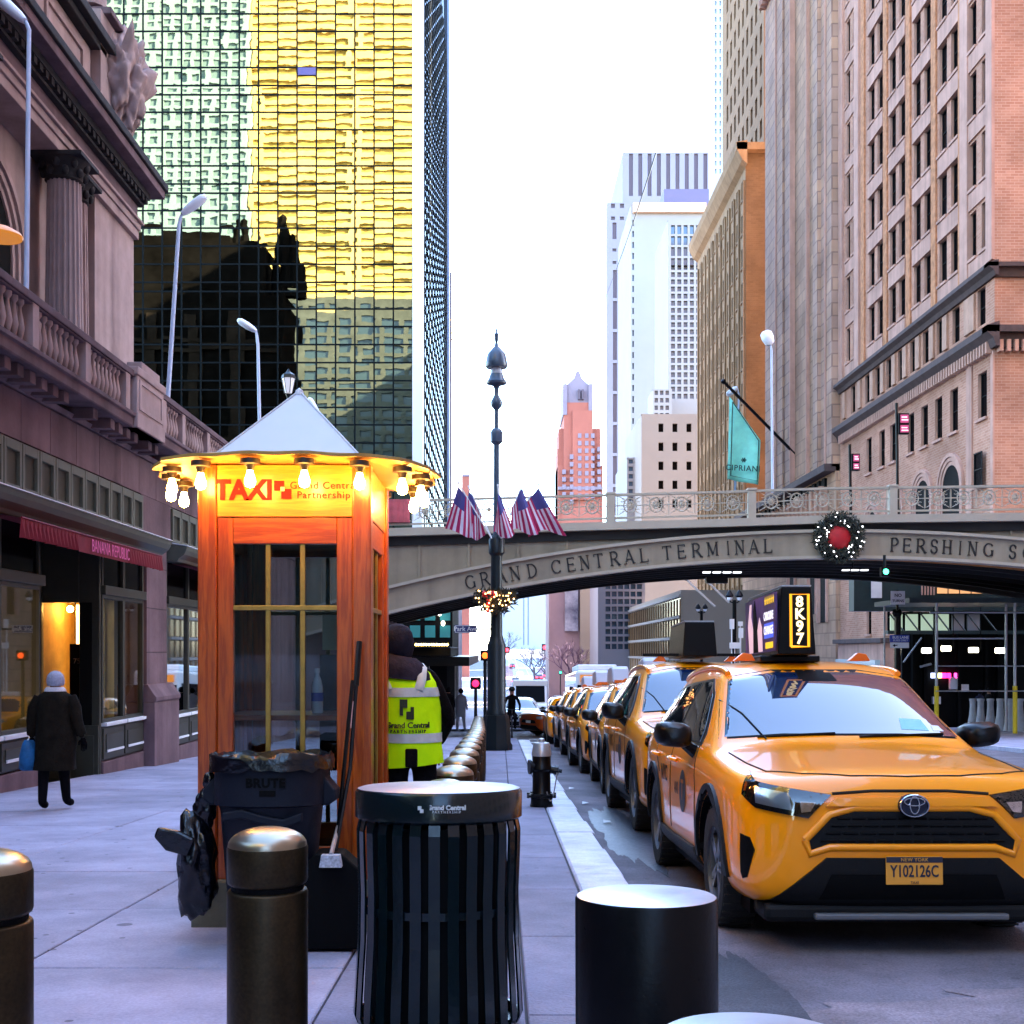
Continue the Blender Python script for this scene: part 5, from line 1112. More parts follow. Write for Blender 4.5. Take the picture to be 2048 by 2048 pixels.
# ------------------------------------------------------------------ slatted litter bin
lx, ly = -.245, 4.66; lg_ = G(ly) + SW
lb_ = thing('litter_bin', 'round dark green-black slatted litter bin with a solid lettered rim', 'bin', (lx, ly, lg_))
m_binp = mat('bin_dark_green', (.002, .007, .009), .22, spec=.35, coat=.15, bump=.05, bs=40)
q = MB(); q.lathe([(.312, .80), (.325, .81), (.325, .905), (.318, .915), (.29, .918)], 64, (lx, ly, lg_)); q.obj('rim_band', m_binp, lb_, smooth=40)
q = MB(); q.lathe([(.316, .917), (.30, .922), (.001, .927)], 64, (lx, ly, lg_)); q.obj('lid', mat('bin_lid', (.28, .29, .34), .35, metal=.2, var=.1, vs_=6), lb_, smooth=50)
NS = 28
prof = [(.316, .0), (.328, .03), (.322, .15), (.312, .32), (.311, .5), (.317, .64), (.319, .73), (.306, .79)]
for i in range(NS):
    a = 2 * math.pi * i / NS; q = MB(); hw = .021; vs = []
    ca, sa = math.cos(a), math.sin(a)
    for r, z in prof:
        for d, s in ((0, -1), (0, 1), (-.008, 1), (-.008, -1)): rr2 = r + d; vs.append((lx + rr2 * ca - s * hw * sa, ly + rr2 * sa + s * hw * ca, lg_ + z + .03))
    q.add(vs, [(j * 4 + k, j * 4 + (k + 1) % 4, j * 4 + 4 + (k + 1) % 4, j * 4 + 4 + k) for j in range(len(prof) - 1) for k in range(4)]); q.obj('slat', m_binp, lb_)
for z in (.03, .45, .8): q = MB(); rz = {.03: .316, .45: .302, .8: .297}[z]; q.lathe([(rz, z), (rz, z + .03), (rz - .01, z + .03), (rz - .01, z)], 48, (lx, ly, lg_)); q.obj('hoop', m_binp, lb_)
q = MB(); q.lathe([(.27, .06), (.265, .78)], 32, (lx, ly, lg_)); q.obj('liner', m_blackm, lb_)
for _o in (lb_, ): _o.rotation_euler = (math.atan(-.0404), 0, 0)
m_wtxt = mat('white_print', (.6, .6, .6), .6)
def wrap(o, cx, cy, r):      # bend a flat -y facing text round a vertical cylinder
    for v in o.data.vertices:
        x = v.co.x; a = x / r; d = v.co.y; v.co.x = (r - d) * math.sin(a); v.co.y = r - (r - d) * math.cos(a)
t1 = text('lettering', 'Grand Central', m_wtxt, lb_, (lx + .045, ly - .328, lg_ + .866), .024, '-y', .002, .001); wrap(t1, lx, ly, .328)
t1 = text('lettering', 'PARTNERSHIP', m_wtxt, lb_, (lx + .045, ly - .328, lg_ + .85), .012, '-y', .002, .0, 1.5); wrap(t1, lx, ly, .328)
MB().box(lx - .06, lx - .047, ly - .326, ly - .31, lg_ + .858, lg_ + .872).box(lx - .052, lx - .039, ly - .328, ly - .31, lg_ + .848, lg_ + .861).obj('logo', m_wtxt, lb_)
# ------------------------------------------------------------------ grey wheeled rubbish can and bags
cx, cy = -1.19, 6.2; cg = G(cy) + SW
can = thing('rubbish_can', 'big dark grey plastic rubbish can with black liner folded over its rim', 'bin', (cx, cy, cg))
m_canp = mat('grey_can_plastic', (.007, .009, .017), .55, spec=.2, bump=.1, bs=80)
def rsq(rx, ry, z, k=.35, n=40):
    out = []
    for i in range(n):
        a = 2 * math.pi * i / n; c, s = math.cos(a), math.sin(a); f = 1 / (abs(c) ** (2 + 2 * k) + abs(s) ** (2 + 2 * k)) ** (1 / (2 + 2 * k)); out.append((cx + rx * f * c, cy + ry * f * s, cg + z))
    return out
q = MB(); q.rings([rsq(.19, .19, .0), rsq(.2, .2, .06), rsq(.255, .255, .70), rsq(.262, .262, .72), rsq(.285, .285, .73), rsq(.285, .285, .93), rsq(.297, .297, .935), rsq(.297, .297, .965), rsq(.285, .285, .968)], cap=False); q.obj('body', m_canp, can, smooth=35)
m_bag = mat('black_bag_film', (.002, .0025, .005), .2, spec=.5, bump=.3, bs=22)
random.seed(4); q = MB(); rg = []
for k, (r, z) in enumerate(((.25, .95), (.30, .985), (.312, .97), (.312, .945), (.314, .905))):
    ring = rsq(r, r, z); rg.append([(x + random.uniform(-.006, .006), y + random.uniform(-.006, .006), zz + random.uniform(-.014, .014) * (k > 0)) for x, y, zz in ring])
q.rings(rg, cap=False); o = q.obj('liner_fold', m_bag, can, smooth=60)
for s in (-1, 1):
    q = MB(); q.prism([(cx + s * .27, cg + .88), (cx + s * .34, cg + .80), (cx + s * .345, cg + .75), (cx + s * .30, cg + .72), (cx + s * .255, cg + .72)], cy - .09, cy + .09, 'y'); q.obj('handle', m_canp, can, bevel=.012)
q = MB(); q.prism([(cx - .20, cg + .70), (cx - .1, cg + .715), (cx, cg + .685), (cx + .1, cg + .665), (cx + .2, cg + .70), (cx + .2, cg + .655), (cx + .1, cg + .62), (cx, cg + .64), (cx - .1, cg + .67), (cx - .2, cg + .655)], cy - .272, cy - .25, 'y'); q.obj('moulded_wave', m_canp, can, bevel=.008)
text('lettering', 'BRUTE', m_blackm, can, (cx + .02, cy - .287, cg + .845), .062, '-y', .004, .003, 1.1)
q = MB(); q.box(cx - .01, cx + .07, cy - .29, cy - .28, cg + .78, cg + .81); q.obj('badge', m_blackm, can)
for s in (-1, 1): q = MB(); q.tube([(cx + s * .16 - .02, cy, cg + .035), (cx + s * .16 + .02, cy, cg + .035)], .045, 12); q.obj('caster', m_blackm, can)
can.rotation_euler = (math.atan(-.0404), 0, 0)
def lumpy(name, c, rx, ry, rz, seed, m, parent=None, amp=.28, taper=0, label=None):
    bm = bmesh.new(); bmesh.ops.create_icosphere(bm, subdivisions=4, radius=1.0); off = Vector((seed * 3.1, seed * 1.7, seed * .9))
    for v in bm.verts:
        d = 1 + amp * noise.fractal(v.co * 1.5 + off, .9, 2.0, 4) + .06 * noise.noise(v.co * 9 + off); t = 1 + taper * v.co.z
        v.co = Vector((c[0] + v.co.x * rx * d * t, c[1] + v.co.y * ry * d * t, c[2] + v.co.z * rz * d))
    me = bpy.data.meshes.new(name); bm.to_mesh(me); bm.free(); me.shade_smooth(); me.materials.append(m)
    if parent: me.transform(Matrix.Translation(-Vector(OFF[parent.name])))
    return mkobj(name, me, parent)
bgx = -1.575; bag = thing('rubbish_bag', 'crumpled black rubbish bag hanging on the left side of the grey can', 'bag', (bgx, 6.2, cg + .18))
lumpy('bag_body', (bgx, 6.2, cg + .42), .095, .1, .26, 3, m_bag, bag, .3, -.15); lumpy('bag_neck', (bgx + .045, 6.2, cg + .70), .055, .06, .1, 5, m_bag, bag, .3)
q = MB(); q.prism([(bgx - .06, cg + .6), (bgx - .17, cg + .62), (bgx - .19, cg + .57), (bgx - .13, cg + .50), (bgx - .02, cg + .47), (bgx + .02, cg + .56)], 6.08, 6.11, 'y'); q.obj('bag_flap', m_bag, bag, bevel=.012)
lumpy('bag_knot', (bgx + .07, 6.2, cg + .84), .035, .04, .05, 7, m_bag, bag, .25)
# broom and lobby dust pan leaning on the booth
bm_ = thing('dust_pan', 'black upright dustpan with long handle leaning against the booth', 'dustpan', (-.80, 6.1, G(6.1) + SW)); g6 = G(6.1) + SW
q = MB(); q.prism([(-1.0, g6 + .02), (-.70, g6 + .02), (-.69, g6 + .06), (-.71, g6 + .42), (-.80, g6 + .50), (-.93, g6 + .5), (-1.0, g6 + .42)], 5.98, 6.16, 'y'); q.obj('pan', m_blackm, bm_, bevel=.012)
q = MB(); q.tube([(-.84, 6.08, g6 + .5), (-.80, 6.35, g6 + .9), (-.785, 6.6, g6 + 1.52)], [.011, .011, .012], 8); q.tube([(-.79, 6.52, g6 + 1.32), (-.783, 6.61, g6 + 1.56)], .016, 8); q.obj('handle', m_black, bm_)
br_ = thing('broom', 'thin broom with pale bristle head standing behind the dustpan', 'broom', (-.845, 6.2, g6 + .1))
q = MB(); q.tube([(-.845, 6.2, g6 + .58), (-.80, 6.45, g6 + 1.35)], .011, 8); q.obj('stick', m_black, br_); q = MB(); q.tube([(-.813, 6.385, g6 + 1.1), (-.806, 6.43, g6 + 1.24)], .0135, 8); q.obj('grip', mat('pink_grip', (.6, .35, .35), .5), br_)
q = MB(); q.prism([(-.90, g6 + .44), (-.79, g6 + .44), (-.80, g6 + .5), (-.89, g6 + .5)], 5.92, 5.97, 'y'); q.obj('head', mat('silver_bristle', (.45, .46, .52), .5, var=.5, vs_=60), br_); q = MB(); q.tube([(-.845, 5.95, g6 + .5), (-.845, 6.2, g6 + .6)], .012, 6); q.obj('socket', m_steel, br_)
# ------------------------------------------------------------------ hydrant
hy = 1.26 * FPX / 213.0; hx = PX(1083, hy); hg = G(hy) + SW
hd = thing('fire_hydrant', 'black fire hydrant with silver bonnet standing on the pavement by the kerb', 'hydrant', (hx, hy, hg))
m_silver = mat('silver_paint', (.42, .42, .44), .35, metal=.6, var=.1, vs_=20)
q = MB(); q.lathe([(.135, 0), (.14, .02), (.13, .03), (.125, .10), (.15, .11), (.17, .115), (.17, .145), (.12, .155), (.108, .18), (.105, .42), (.125, .44), (.125, .47), (.11, .49), (.11, .60)], 24, (hx, hy, hg)); q.obj('barrel', m_black, hd, smooth=40)
for k in range(8): a = k * math.pi / 4; q = MB(); q.lathe([(.018, .1), (.018, .165)], 6, (hx + .155 * math.cos(a), hy + .155 * math.sin(a), hg)); q.obj('bolt', m_black, hd)
q = MB(); q.lathe([(.118, .6), (.118, .63), (.112, .66), (.098, .74), (.09, .755), (.04, .765), (.035, .8), (.001, .81)], 20, (hx, hy, hg)); q.obj('bonnet', m_silver, hd, smooth=40)
q = MB(); q.tube([(hx - .02, hy, hg + .47), (hx - .14, hy - .02, hg + .47)], .072, 16); q.tube([(hx - .125, hy - .02, hg + .47), (hx - .15, hy - .025, hg + .47)], .088, 16); q.obj('pumper_nozzle', m_black, hd, smooth=40)
q = MB(); q.tube([(hx, hy, hg + .45), (hx + .17, hy - .03, hg + .43)], .045, 12); q.tube([(hx + .15, hy - .03, hg + .432), (hx + .2, hy - .035, hg + .427)], .056, 8); q.tube([(hx + .2, hy - .035, hg + .427), (hx + .24, hy - .04, hg + .42)], .022, 5); q.obj('hose_nozzle', m_black, hd, smooth=40)
q = MB(); q.tube([(hx + .18 - .12 * t, hy - .1, hg + .41 - .33 * math.sin(t * 2.4)) for t in [i / 14 for i in range(15)]], .008, 5); q.obj('chain', m_steel, hd)
# ------------------------------------------------------------------ cabs
def paint(name, c): return mat(name, c, .3, spec=.25, coat=.75)
m_yel = paint('cab_yellow', (1.0, .30, .0)); m_clad = mat('black_cladding', (.004, .004, .005), .55, spec=.2, bump=.15, bs=150)
m_wind = mat('windscreen', (.004, .014, .05), .02, spec=.5, coat=0); m_wind.node_tree.nodes['Principled BSDF'].inputs['IOR'].default_value = 1.85
m_sideg = mat('side_glass', (.006, .008, .009), .03, spec=.6)
m_chrome = mat('chrome', (.7, .7, .72), .12, metal=1.0); m_tyre = mat('tyre', (.012, .012, .013), .8, bump=.3, bs=60); m_rim = mat('alloy_rim', (.22, .22, .24), .35, metal=.8)
m_hlin = mat('headlight_reflector', (.75, .76, .78), .15, metal=.7); m_seam = mat('panel_gap', (.01, .007, .002), .8); m_amb = mat('amber_lens', (.6, .12, .0), .2, spec=.7)
m_lens = glassmat('headlight_lens', (.9, .9, .95), .05)
ST = [(0.00, .54, .42, .67, .74, .46, .80), (.03, .72, .30, .74, .84, .63, .90), (.10, .84, .24, .78, .90, .72, .965), (.22, .895, .22, .82, .935, .77, .99), (.45, .922, .22, .84, .95, .78, 1.01), (.80, .925, .22, .88, .985, .79, 1.045),
      (1.12, .925, .22, .90, 1.01, .80, 1.075), (1.24, .925, .22, .905, 1.02, .795, 1.10), (1.36, .925, .22, .91, 1.03, .775, 1.18), (1.65, .925, .22, .92, 1.05, .725, 1.375), (1.98, .925, .22, .93, 1.06, .67, 1.585), (2.20, .925, .22, .93, 1.06, .65, 1.635),
      (2.70, .925, .22, .935, 1.065, .645, 1.665), (3.30, .925, .22, .94, 1.075, .635, 1.655), (3.85, .92, .22, .95, 1.09, .62, 1.62), (4.15, .91, .24, .96, 1.10, .60, 1.56), (4.40, .89, .28, .96, 1.10, .64, 1.30), (4.52, .86, .32, .94, 1.06, .66, 1.14), (4.60, .78, .40, .86, .96, .62, 1.02)]
SED = [(y * 1.02, w * .97, a - .02, s * .92, t * .92, xr * .95, {0: .70}.get(y, z * .9)) for y, w, a, s, t, xr, z in ST]
def carbody(name, ST, paintm, wy=(.93, 3.62), wr=.43):
    b = MB(); rings = []
    for y, w, zb, zs, zt, xr, zr in ST:
        h = [(0, zb), (.80 * w, zb), (.97 * w, zb + .05), (w, zb + .24), (1.0 * w, (zb + .24 + zs) / 2), (.998 * w, zs), (.955 * w, zt), (xr, zr - (.09 if zr > 1.2 else .03)), (.88 * xr, zr - .02), (.45 * xr, zr + .004), (0, zr + .01)]
        rings.append([(x, y, z) for x, z in h] + [(-x, y, z) for x, z in h[-2:0:-1]])
    b.rings(rings); me = b.mesh(name, [paintm, m_blackm]); o = mkobj(name, me); s = o.modifiers.new('s', 'SUBSURF'); s.levels = 2; s.render_levels = 2
    me2 = evalmesh(o); o.modifiers.clear(); o.data = me2
    for k, y in enumerate(wy):
        for s in (-1, 1):
            c = MB(); c.tube([(s * .52, y, .36), (s * 1.2, y, .36)], wr, 40); cm = c.mesh('cut', [paintm, m_blackm]); [setattr(p, 'material_index', 1) for p in cm.polygons]
            co = mkobj('cut', cm); bo = o.modifiers.new('b', 'BOOLEAN'); bo.object = co; bo.operation = 'DIFFERENCE'; bo.solver = 'EXACT'; m3 = evalmesh(o); o.modifiers.clear(); o.data = m3; bpy.data.objects.remove(co)
    o.data.shade_smooth(); o.data.set_sharp_from_angle(angle=R(38)); o.data.name = name
    bm = bmesh.new(); bm.from_mesh(o.data); bvh = BVHTree.FromBMesh(bm); bm.free(); return o, bvh
class Car:
    def __init__(s, root, bvh): s.r = root; s.b = bvh
    def hit(s, p, ax):
        if ax == 'f': o, d = Vector((p[0], -1, p[1])), Vector((0, 1, 0))
        elif ax == 'l': o, d = Vector((-2, p[0], p[1])), Vector((1, 0, 0))
        elif ax == 'd': d = Vector((.5, .866, 0)); o = Vector((p[0], .2, p[1])) - d * 2
        elif ax == 't': o, d = Vector((p[0], p[1], 3)), Vector((0, 0, -1))
        h = s.b.ray_cast(o, d); return (h[0] if h[0] is not None else None), d
    def decal(s, name, poly, ax, m, off=.004, thick=.02, res=.06, parent=None, mirror=False, smooth=40):
        bm = bmesh.new(); vs = [bm.verts.new((p[0], p[1], 0)) for p in poly]; bm.faces.new(vs); bmesh.ops.triangulate(bm, faces=bm.faces)
        for _ in range(6):
            e = [x for x in bm.edges if x.calc_length() > res]
            if not e: break
            bmesh.ops.subdivide_edges(bm, edges=e, cuts=1); bmesh.ops.triangulate(bm, faces=[f for f in bm.faces if len(f.verts) > 3])
        miss = []; last = None
        for v in bm.verts:
            p, d = s.hit((v.co.x, v.co.y), ax)
            if p is None: miss.append(v); continue
            v.co = p - d * off; last = p
        for v in miss:
            best = min((w for w in bm.verts if w not in miss), key=lambda w: (w.co - Vector((v.co.x, 0, v.co.y) if ax in 'fd' else (0, v.co.x, v.co.y))).length)
            v.co = Vector((v.co.x, best.co.y, v.co.y)) if ax in 'fd' else Vector((best.co.x, v.co.x, v.co.y)) if ax == 'l' else Vector((v.co.x, v.co.y, best.co.z))
        d = {'d': Vector((.5, .866, 0)), 'f': Vector((0, 1, 0)), 'l': Vector((1, 0, 0)), 't': Vector((0, 0, -1))}[ax]
        if thick:
            be = [e for e in bm.edges if e.is_boundary]; r = bmesh.ops.extrude_edge_only(bm, edges=be)
            for v in [g for g in r['geom'] if isinstance(g, bmesh.types.BMVert)]: v.co += d * thick
        bmesh.ops.recalc_face_normals(bm, faces=bm.faces); outs = []
        for k in ((1, -1) if mirror else (1,)):
            me = bpy.data.meshes.new(name); b2 = bm.copy()
            if k < 0:
                for v in b2.verts: v.co.x = -v.co.x
                bmesh.ops.reverse_faces(b2, faces=b2.faces)
            b2.to_mesh(me); b2.free(); me.materials.append(m); me.shade_smooth(); me.set_sharp_from_angle(angle=R(smooth)); outs.append(mkobj(name, me, parent or s.r))
        bm.free(); return outs[0]
    def line(s, name, pts, ax, m=None, r=.005, off=.0, mirror=False, closed=False, parent=None, n=6):
        P = []; pts = list(pts) + ([pts[0]] if closed else [])
        for a, c in zip(pts, pts[1:]):
            L = max(1, int(math.dist(a, c) / .06))
            for i in range(L): P.append((a[0] + (c[0] - a[0]) * i / L, a[1] + (c[1] - a[1]) * i / L))
        P.append(pts[-1]); Q = []
        for p in P:
            h, d = s.hit(p, ax)
            if h is not None: Q.append(h - d * off)
        for k in ((1, -1) if mirror else (1,)):
            b = MB(); b.tube([(q.x * k, q.y, q.z) for q in Q], r, n); o = b.obj(name, m or m_seam, parent or s.r, smooth=60)
        return o
def wheel_meshes():
    t = MB(); t.lathe([(.235, -.10), (.30, -.112), (.345, -.105), (.36, -.08), (.362, 0), (.36, .08), (.345, .105), (.30, .112), (.235, .10)], 36, (0, 0, 0), 0, 'x', caps=False)
    for i in range(36):
        a = 2 * math.pi * i / 36; t.box(-.1, .1, -.008, .008, .355, .366, 0, Matrix.Rotation(a, 4, 'X'))
    r = MB(); r.lathe([(.238, -.1), (.238, -.085), (.222, -.08), (.215, .04)], 36, (0, 0, 0), 0, 'x', caps=False); r.lathe([(.001, -.072), (.045, -.072), (.055, -.06), (.06, -.03)], 20, (0, 0, 0), 0, 'x', caps=False)
    for i in range(5):
        for da in (-.13, .13):
            a = 2 * math.pi * i / 5; M = Matrix.Rotation(a + da, 4, 'X'); r.prism([(-.022, .04), (.022, .04), (.016, .228), (-.016, .228)], -.078, -.045, 'x', 0, M)
    d = MB(); d.lathe([(.001, -.02), (.22, -.02)], 24, (0, 0, 0), 0, 'x')
    return t.mesh('tyre', m_tyre, smooth=40), r.mesh('rim', m_rim, smooth=40), d.mesh('brake_disc', m_blackm)
TY, RI, DI = wheel_meshes()
def add_wheels(root, wy=(.93, 3.62), tr=.80):
    for y in wy:
        for s in (-1, 1):
            t = mkobj('wheel', TY, root); t.location = (s * tr, y, .36); t.rotation_euler = (.4 * y, 0, 0) if s < 0 else (.4 * y, 0, math.pi)
            mkobj('rim', RI, t); mkobj('brake_disc', DI, t)
def roundbox(x0, x1, y0, y1, z0, z1): return MB().box(x0, x1, y0, y1, z0, z1)
def make_suv(label, hero=True):
    root = thing('taxi', label, 'taxi'); body, bvh = carbody('cab_body', ST, m_yel); body.name = 'body'; body.parent = root; OFF[body.name] = (0, 0, 0)
    c = Car(root, bvh); MB().box(-.8, .8, .35, 4.35, .17, .3).obj('underbody', m_blackm, root)
    # front face
    gr = [(-.57, .62), (-.44, .755), (-.31, .79), (.31, .79), (.44, .755), (.57, .62), (.545, .545), (.44, .58), (-.44, .58), (-.545, .545)]
    g = c.decal('grille', gr, 'f', m_clad, .004, .02); c.line('grille_surround', gr, 'f', m_yel, .024, -.006, closed=True, n=8)
    for z in (.615, .655, .695, .735):
        xw = .53 - max(0, (z - .62)) * .8 - .03
        for k in range(-5, 5): MB_ = c.line('grille_bar', [((k + .08) * xw / 5, z), ((k + .92) * xw / 5, z)], 'f', m_blackm, .007, .008, parent=g)
    c.decal('nose_bar', [(-.46, .80), (-.40, .845), (.40, .845), (.46, .80), (.30, .80), (-.30, .80)], 'f', m_yel, .02, .04)
    lw = [(-.80, .27), (-.74, .29), (-.46, .525), (.46, .525), (.74, .29), (.80, .27), (.82, .24), (-.82, .24)]
    c.decal('lower_bumper', lw, 'f', m_clad, .022, .05); MB().box(-.78, .78, .06, .5, .17, .27).obj('chin', m_clad, root, bevel=.03)
    MB().box(-.52, .52, .012, .06, .19, .225).obj('skid_strip', mat('skid_strip', (.10, .10, .11), .4), root, bevel=.01)
    c.decal('bumper_intake', [(-.50, .30), (-.44, .44), (.44, .44), (.50, .30)], 'f', m_blackm, .026, .03)
    c.decal('fog_vent', [(-.885, .635), (-.80, .62), (-.765, .555), (-.83, .40), (-.875, .385), (-.89, .42)], 'd', m_blackm, .004, .02, mirror=True)
    hl = [(-.875, .965), (-.78, .925), (-.32, .86), (-.44, .735), (-.76, .785), (-.875, .85)]; c.line('painted_hood_shadow', [(-.42, .865), (-.2, .88), (.2, .88), (.42, .865)], 'f', m_seam, .009)  # the dark line below the hood edge is a painted shadow
    h = c.decal('headlight', hl, 'd', m_blackm, .004, .02, .05, mirror=True)
    c.decal('reflector', [(-.78, .90), (-.56, .868), (-.53, .775), (-.76, .81)], 'd', m_hlin, .009, 0, parent=h, mirror=True); c.decal('projector', [(-.49, .825), (-.40, .82), (-.43, .77), (-.48, .765)], 'd', m_chrome, .010, 0, parent=h, mirror=True)
    c.decal('turn_lens', [(-.865, .92), (-.845, .915), (-.845, .87), (-.865, .87)], 'd', m_amb, .009, 0, parent=h, mirror=True); c.decal('lens', hl, 'd', m_lens, .016, .014, .05, parent=h, mirror=True)
    c.line('hood_gap', [(-.78, 1.05), (-.76, .6), (-.72, .28), (-.55, .16), (-.3, .10), (0, .085), (.3, .10), (.55, .16), (.72, .28), (.76, .6), (.78, 1.05)], 't', m_seam, .006)
    for s in (): c.line('hood_crease', [(s * .62, 1.1), (s * .50, .5), (s * .38, .2)], 't', m_yel, .012, -.009)
    # emblem
    q = MB(); q.lathe([(.001, -.016), (.074, -.014), (.08, 0), (.08, .03)], 28, (0, .0, 0), 0, 'y', sx=1, sy=.76); hz, _ = c.hit((0, .81), 'f'); q = MB() if hz is None else q
    q.v = [(x, y + hz.y - .03, z + .805) for x, y, z in q.v]; e = q.obj('emblem', mat('emblem_blue_black', (.01, .012, .03), .2), root, smooth=50); q = MB()
    def ell(rx, rz, cz): q.tube([(rx * math.cos(a), hz.y - .05, .805 + cz + rz * math.sin(a)) for a in [2 * math.pi * i / 24 for i in range(25)]], .0048, 6)
    ell(.076, .057, 0); ell(.025, .046, .004); ell(.054, .021, .022); q.obj('emblem_rings', m_chrome, e)
    # plate
    pz = hz.y - .035; p = MB(); p.box(-.152, .152, pz, pz + .008, .385, .535); p = p.obj('number_plate', mat('plate_orange', (.75, .30, .03), .5), root, bevel=.004)
    MB().box(-.15, .15, pz - .002, pz, .503, .533).obj('plate_header', mat('plate_navy', (.01, .012, .03), .5), p)
    mnavy = bpy.data.materials['plate_navy']; text('plate_number', 'Y102126C', mnavy, p, (0, pz - .002, .455), .088, '-y', .001, .0015, 1.0, .68); text('plate_state', 'NEW YORK', mat('plate_gold', (.7, .3, .03), .5), p, (0, pz - .003, .518), .026, '-y', .001, 0, 1.1); text('plate_kind', 'TAXI', mnavy, p, (0, pz - .002, .397), .02, '-y', .001)
    # glass
    wsb = [(-.79, 1.115), (-.74, 1.25), (-.64, 1.53), (-.3, 1.585), (.3, 1.585), (.64, 1.53), (.74, 1.25), (.79, 1.115), (.4, 1.14), (-.4, 1.14)]
    c.decal('windscreen_border', wsb, 'f', m_blackm, .002, .01, .08); ws = [(x * .955, 1.32 + (z - 1.32) * .925) for x, z in wsb]; w = c.decal('windscreen', ws, 'f', m_wind, .006, .008, .05, smooth=80)
    c.decal('interior_mirror', [(-.12, 1.50), (.12, 1.50), (.1, 1.56), (-.1, 1.56)], 'f', m_blackm, .008, 0, parent=w); c.decal('dash_permit', [(.40, 1.18), (.58, 1.17), (.56, 1.24), (.42, 1.25)], 'f', mat('teal_permit', (.2, .5, .5), .4), .009, 0, parent=w); c.decal('inspection_sticker', [(.61, 1.17), (.68, 1.165), (.66, 1.2), (.61, 1.205)], 'f', m_white, .009, 0, parent=w)
    c.decal('call_sign', [(-.14, 1.515), (.06, 1.515), (.06, 1.575), (-.14, 1.575)], 'f', m_blackm, .010, 0, parent=w)
    for s in (-1, 1): c.line('wiper', [(-.55 if s < 0 else .1, 1.135), (-.05 if s < 0 else .66, 1.155 if s < 0 else 1.15)], 'f', m_black, .009, .016)
    c.line('wiper', [(-.70, 1.37), (-.60, 1.28), (-.50, 1.12)], 'f', m_black, .005, .014)
    fd = [(1.66, 1.085), (2.60, 1.095), (2.60, 1.50), (2.25, 1.50), (2.0, 1.40), (1.72, 1.17)]; rd = [(2.68, 1.095), (3.50, 1.11), (3.56, 1.2), (3.42, 1.47), (2.68, 1.50)]; qd = [(3.62, 1.15), (3.95, 1.22), (3.80, 1.42), (3.52, 1.46)]
    c.decal('window_trim', [(1.58, 1.065), (3.6, 1.085), (4.02, 1.21), (3.84, 1.45), (3.45, 1.50), (2.25, 1.525), (1.97, 1.415), (1.62, 1.14)], 'l', m_black, .004, .01, .08, mirror=True)
    for P in (fd, rd, qd): c.decal('side_window', P, 'l', m_sideg, .008, .006, .08, mirror=True)
    # flanks
    def arc(yc, r0, r1, a0=-28, a1=208, n=18):
        A = [R(a0 + (a1 - a0) * i / n) for i in range(n + 1)]; return [(yc + r1 * math.cos(a), .36 + r1 * math.sin(a)) for a in A] + [(yc + r0 * math.cos(a), .36 + r0 * math.sin(a)) for a in A[::-1]]
    for y in (.93, 3.62): c.decal('arch_flare', arc(y, .435, .50, 0 if y < 1 else 0, 180), 'l', m_clad, .022, .03, .1, mirror=True)
    c.decal('rocker', [(1.38, .25), (3.17, .25), (3.12, .40), (2.6, .385), (1.5, .40)], 'l', m_clad, .028, .04, .1, mirror=True)
    c.line('door_gap', [(1.52, .42), (1.50, .8), (1.62, 1.06)], 'l', mirror=True); c.line('door_gap', [(2.64, .42), (2.64, 1.08)], 'l', mirror=True); c.line('door_gap', [(3.25, .80), (3.5, .95), (3.58, 1.08)], 'l', mirror=True)
    for s in (-1, 1):
        for y in (2.42, 3.38): q = MB(); q.tube([(s * .925, y - .11, .93), (s * .955, y - .08, .935), (s * .955, y + .08, .94), (s * .925, y + .11, .94)], .016, 8); q.obj('door_handle', m_yel, root, smooth=60)
        q = MB(); n = 18; rg = []
        for yy, f in ((1.56, .55), (1.60, .88), (1.68, 1.0), (1.76, .98), (1.80, .9)):
            ring = []
            for i in range(n):
                a = 2 * math.pi * i / n; cc, ss = math.cos(a), math.sin(a); k = 1 / (abs(cc) ** 3.5 + abs(ss) ** 3.5) ** (1 / 3.5); ring.append((s * (1.035 + .125 * f * k * cc), yy, 1.135 + (.085 * f * k * ss) + .012 * cc))
            rg.append(ring)
        q.rings(rg); mi = q.obj('wing_mirror', m_black, root, smooth=50); q = MB(); q.tube([(s * .86, 1.72, 1.0), (s * .93, 1.70, 1.05), (s * .99, 1.69, 1.10)], [.05, .04, .035], 8); q.obj('mirror_stalk', m_black, mi)
        c.line('roof_rail', [(s * .60, 2.02), (s * .60, 2.4), (s * .60, 3.0), (s * .59, 3.6), (s * .57, 4.0)], 't', m_yel, .022, .016, n=8)
        q = MB(); q.prism([(-.08, 0), (.08, 0), (.05, .05), (-.01, .06)], -.035, .035, 'y'); q.v = [(x + s * .42, y + 2.35, z + 1.655) for x, y, z in q.v]; q.obj('roof_marker', mat('orange_marker', (.75, .14, .0), .35) if 'orange_marker' not in bpy.data.materials else bpy.data.materials['orange_marker'], root, bevel=.006)
    # lettering on the doors
    h, _ = c.hit((2.05, .78), 'l'); m_bt = mat('door_black_vinyl', (.012, .012, .012), .5)
    c.decal('door_disc', [(2.02 + .14 * math.cos(2 * math.pi * i / 20), .73 + .15 * math.sin(2 * math.pi * i / 20)) for i in range(20)], 'l', m_bt, .004, 0, .05)
    text('door_disc_letter', 'T', m_yel, root, (h.x - .007, 2.02, .73), .2, '-x', .001, .004); text('door_lettering', 'NYC', m_bt, root, (h.x - .004, 2.98, .80), .17, '-x', .001, .004); text('door_lettering', 'AXI', m_bt, root, (h.x - .004, 2.32, .73), .12, '-x', .001, .002)
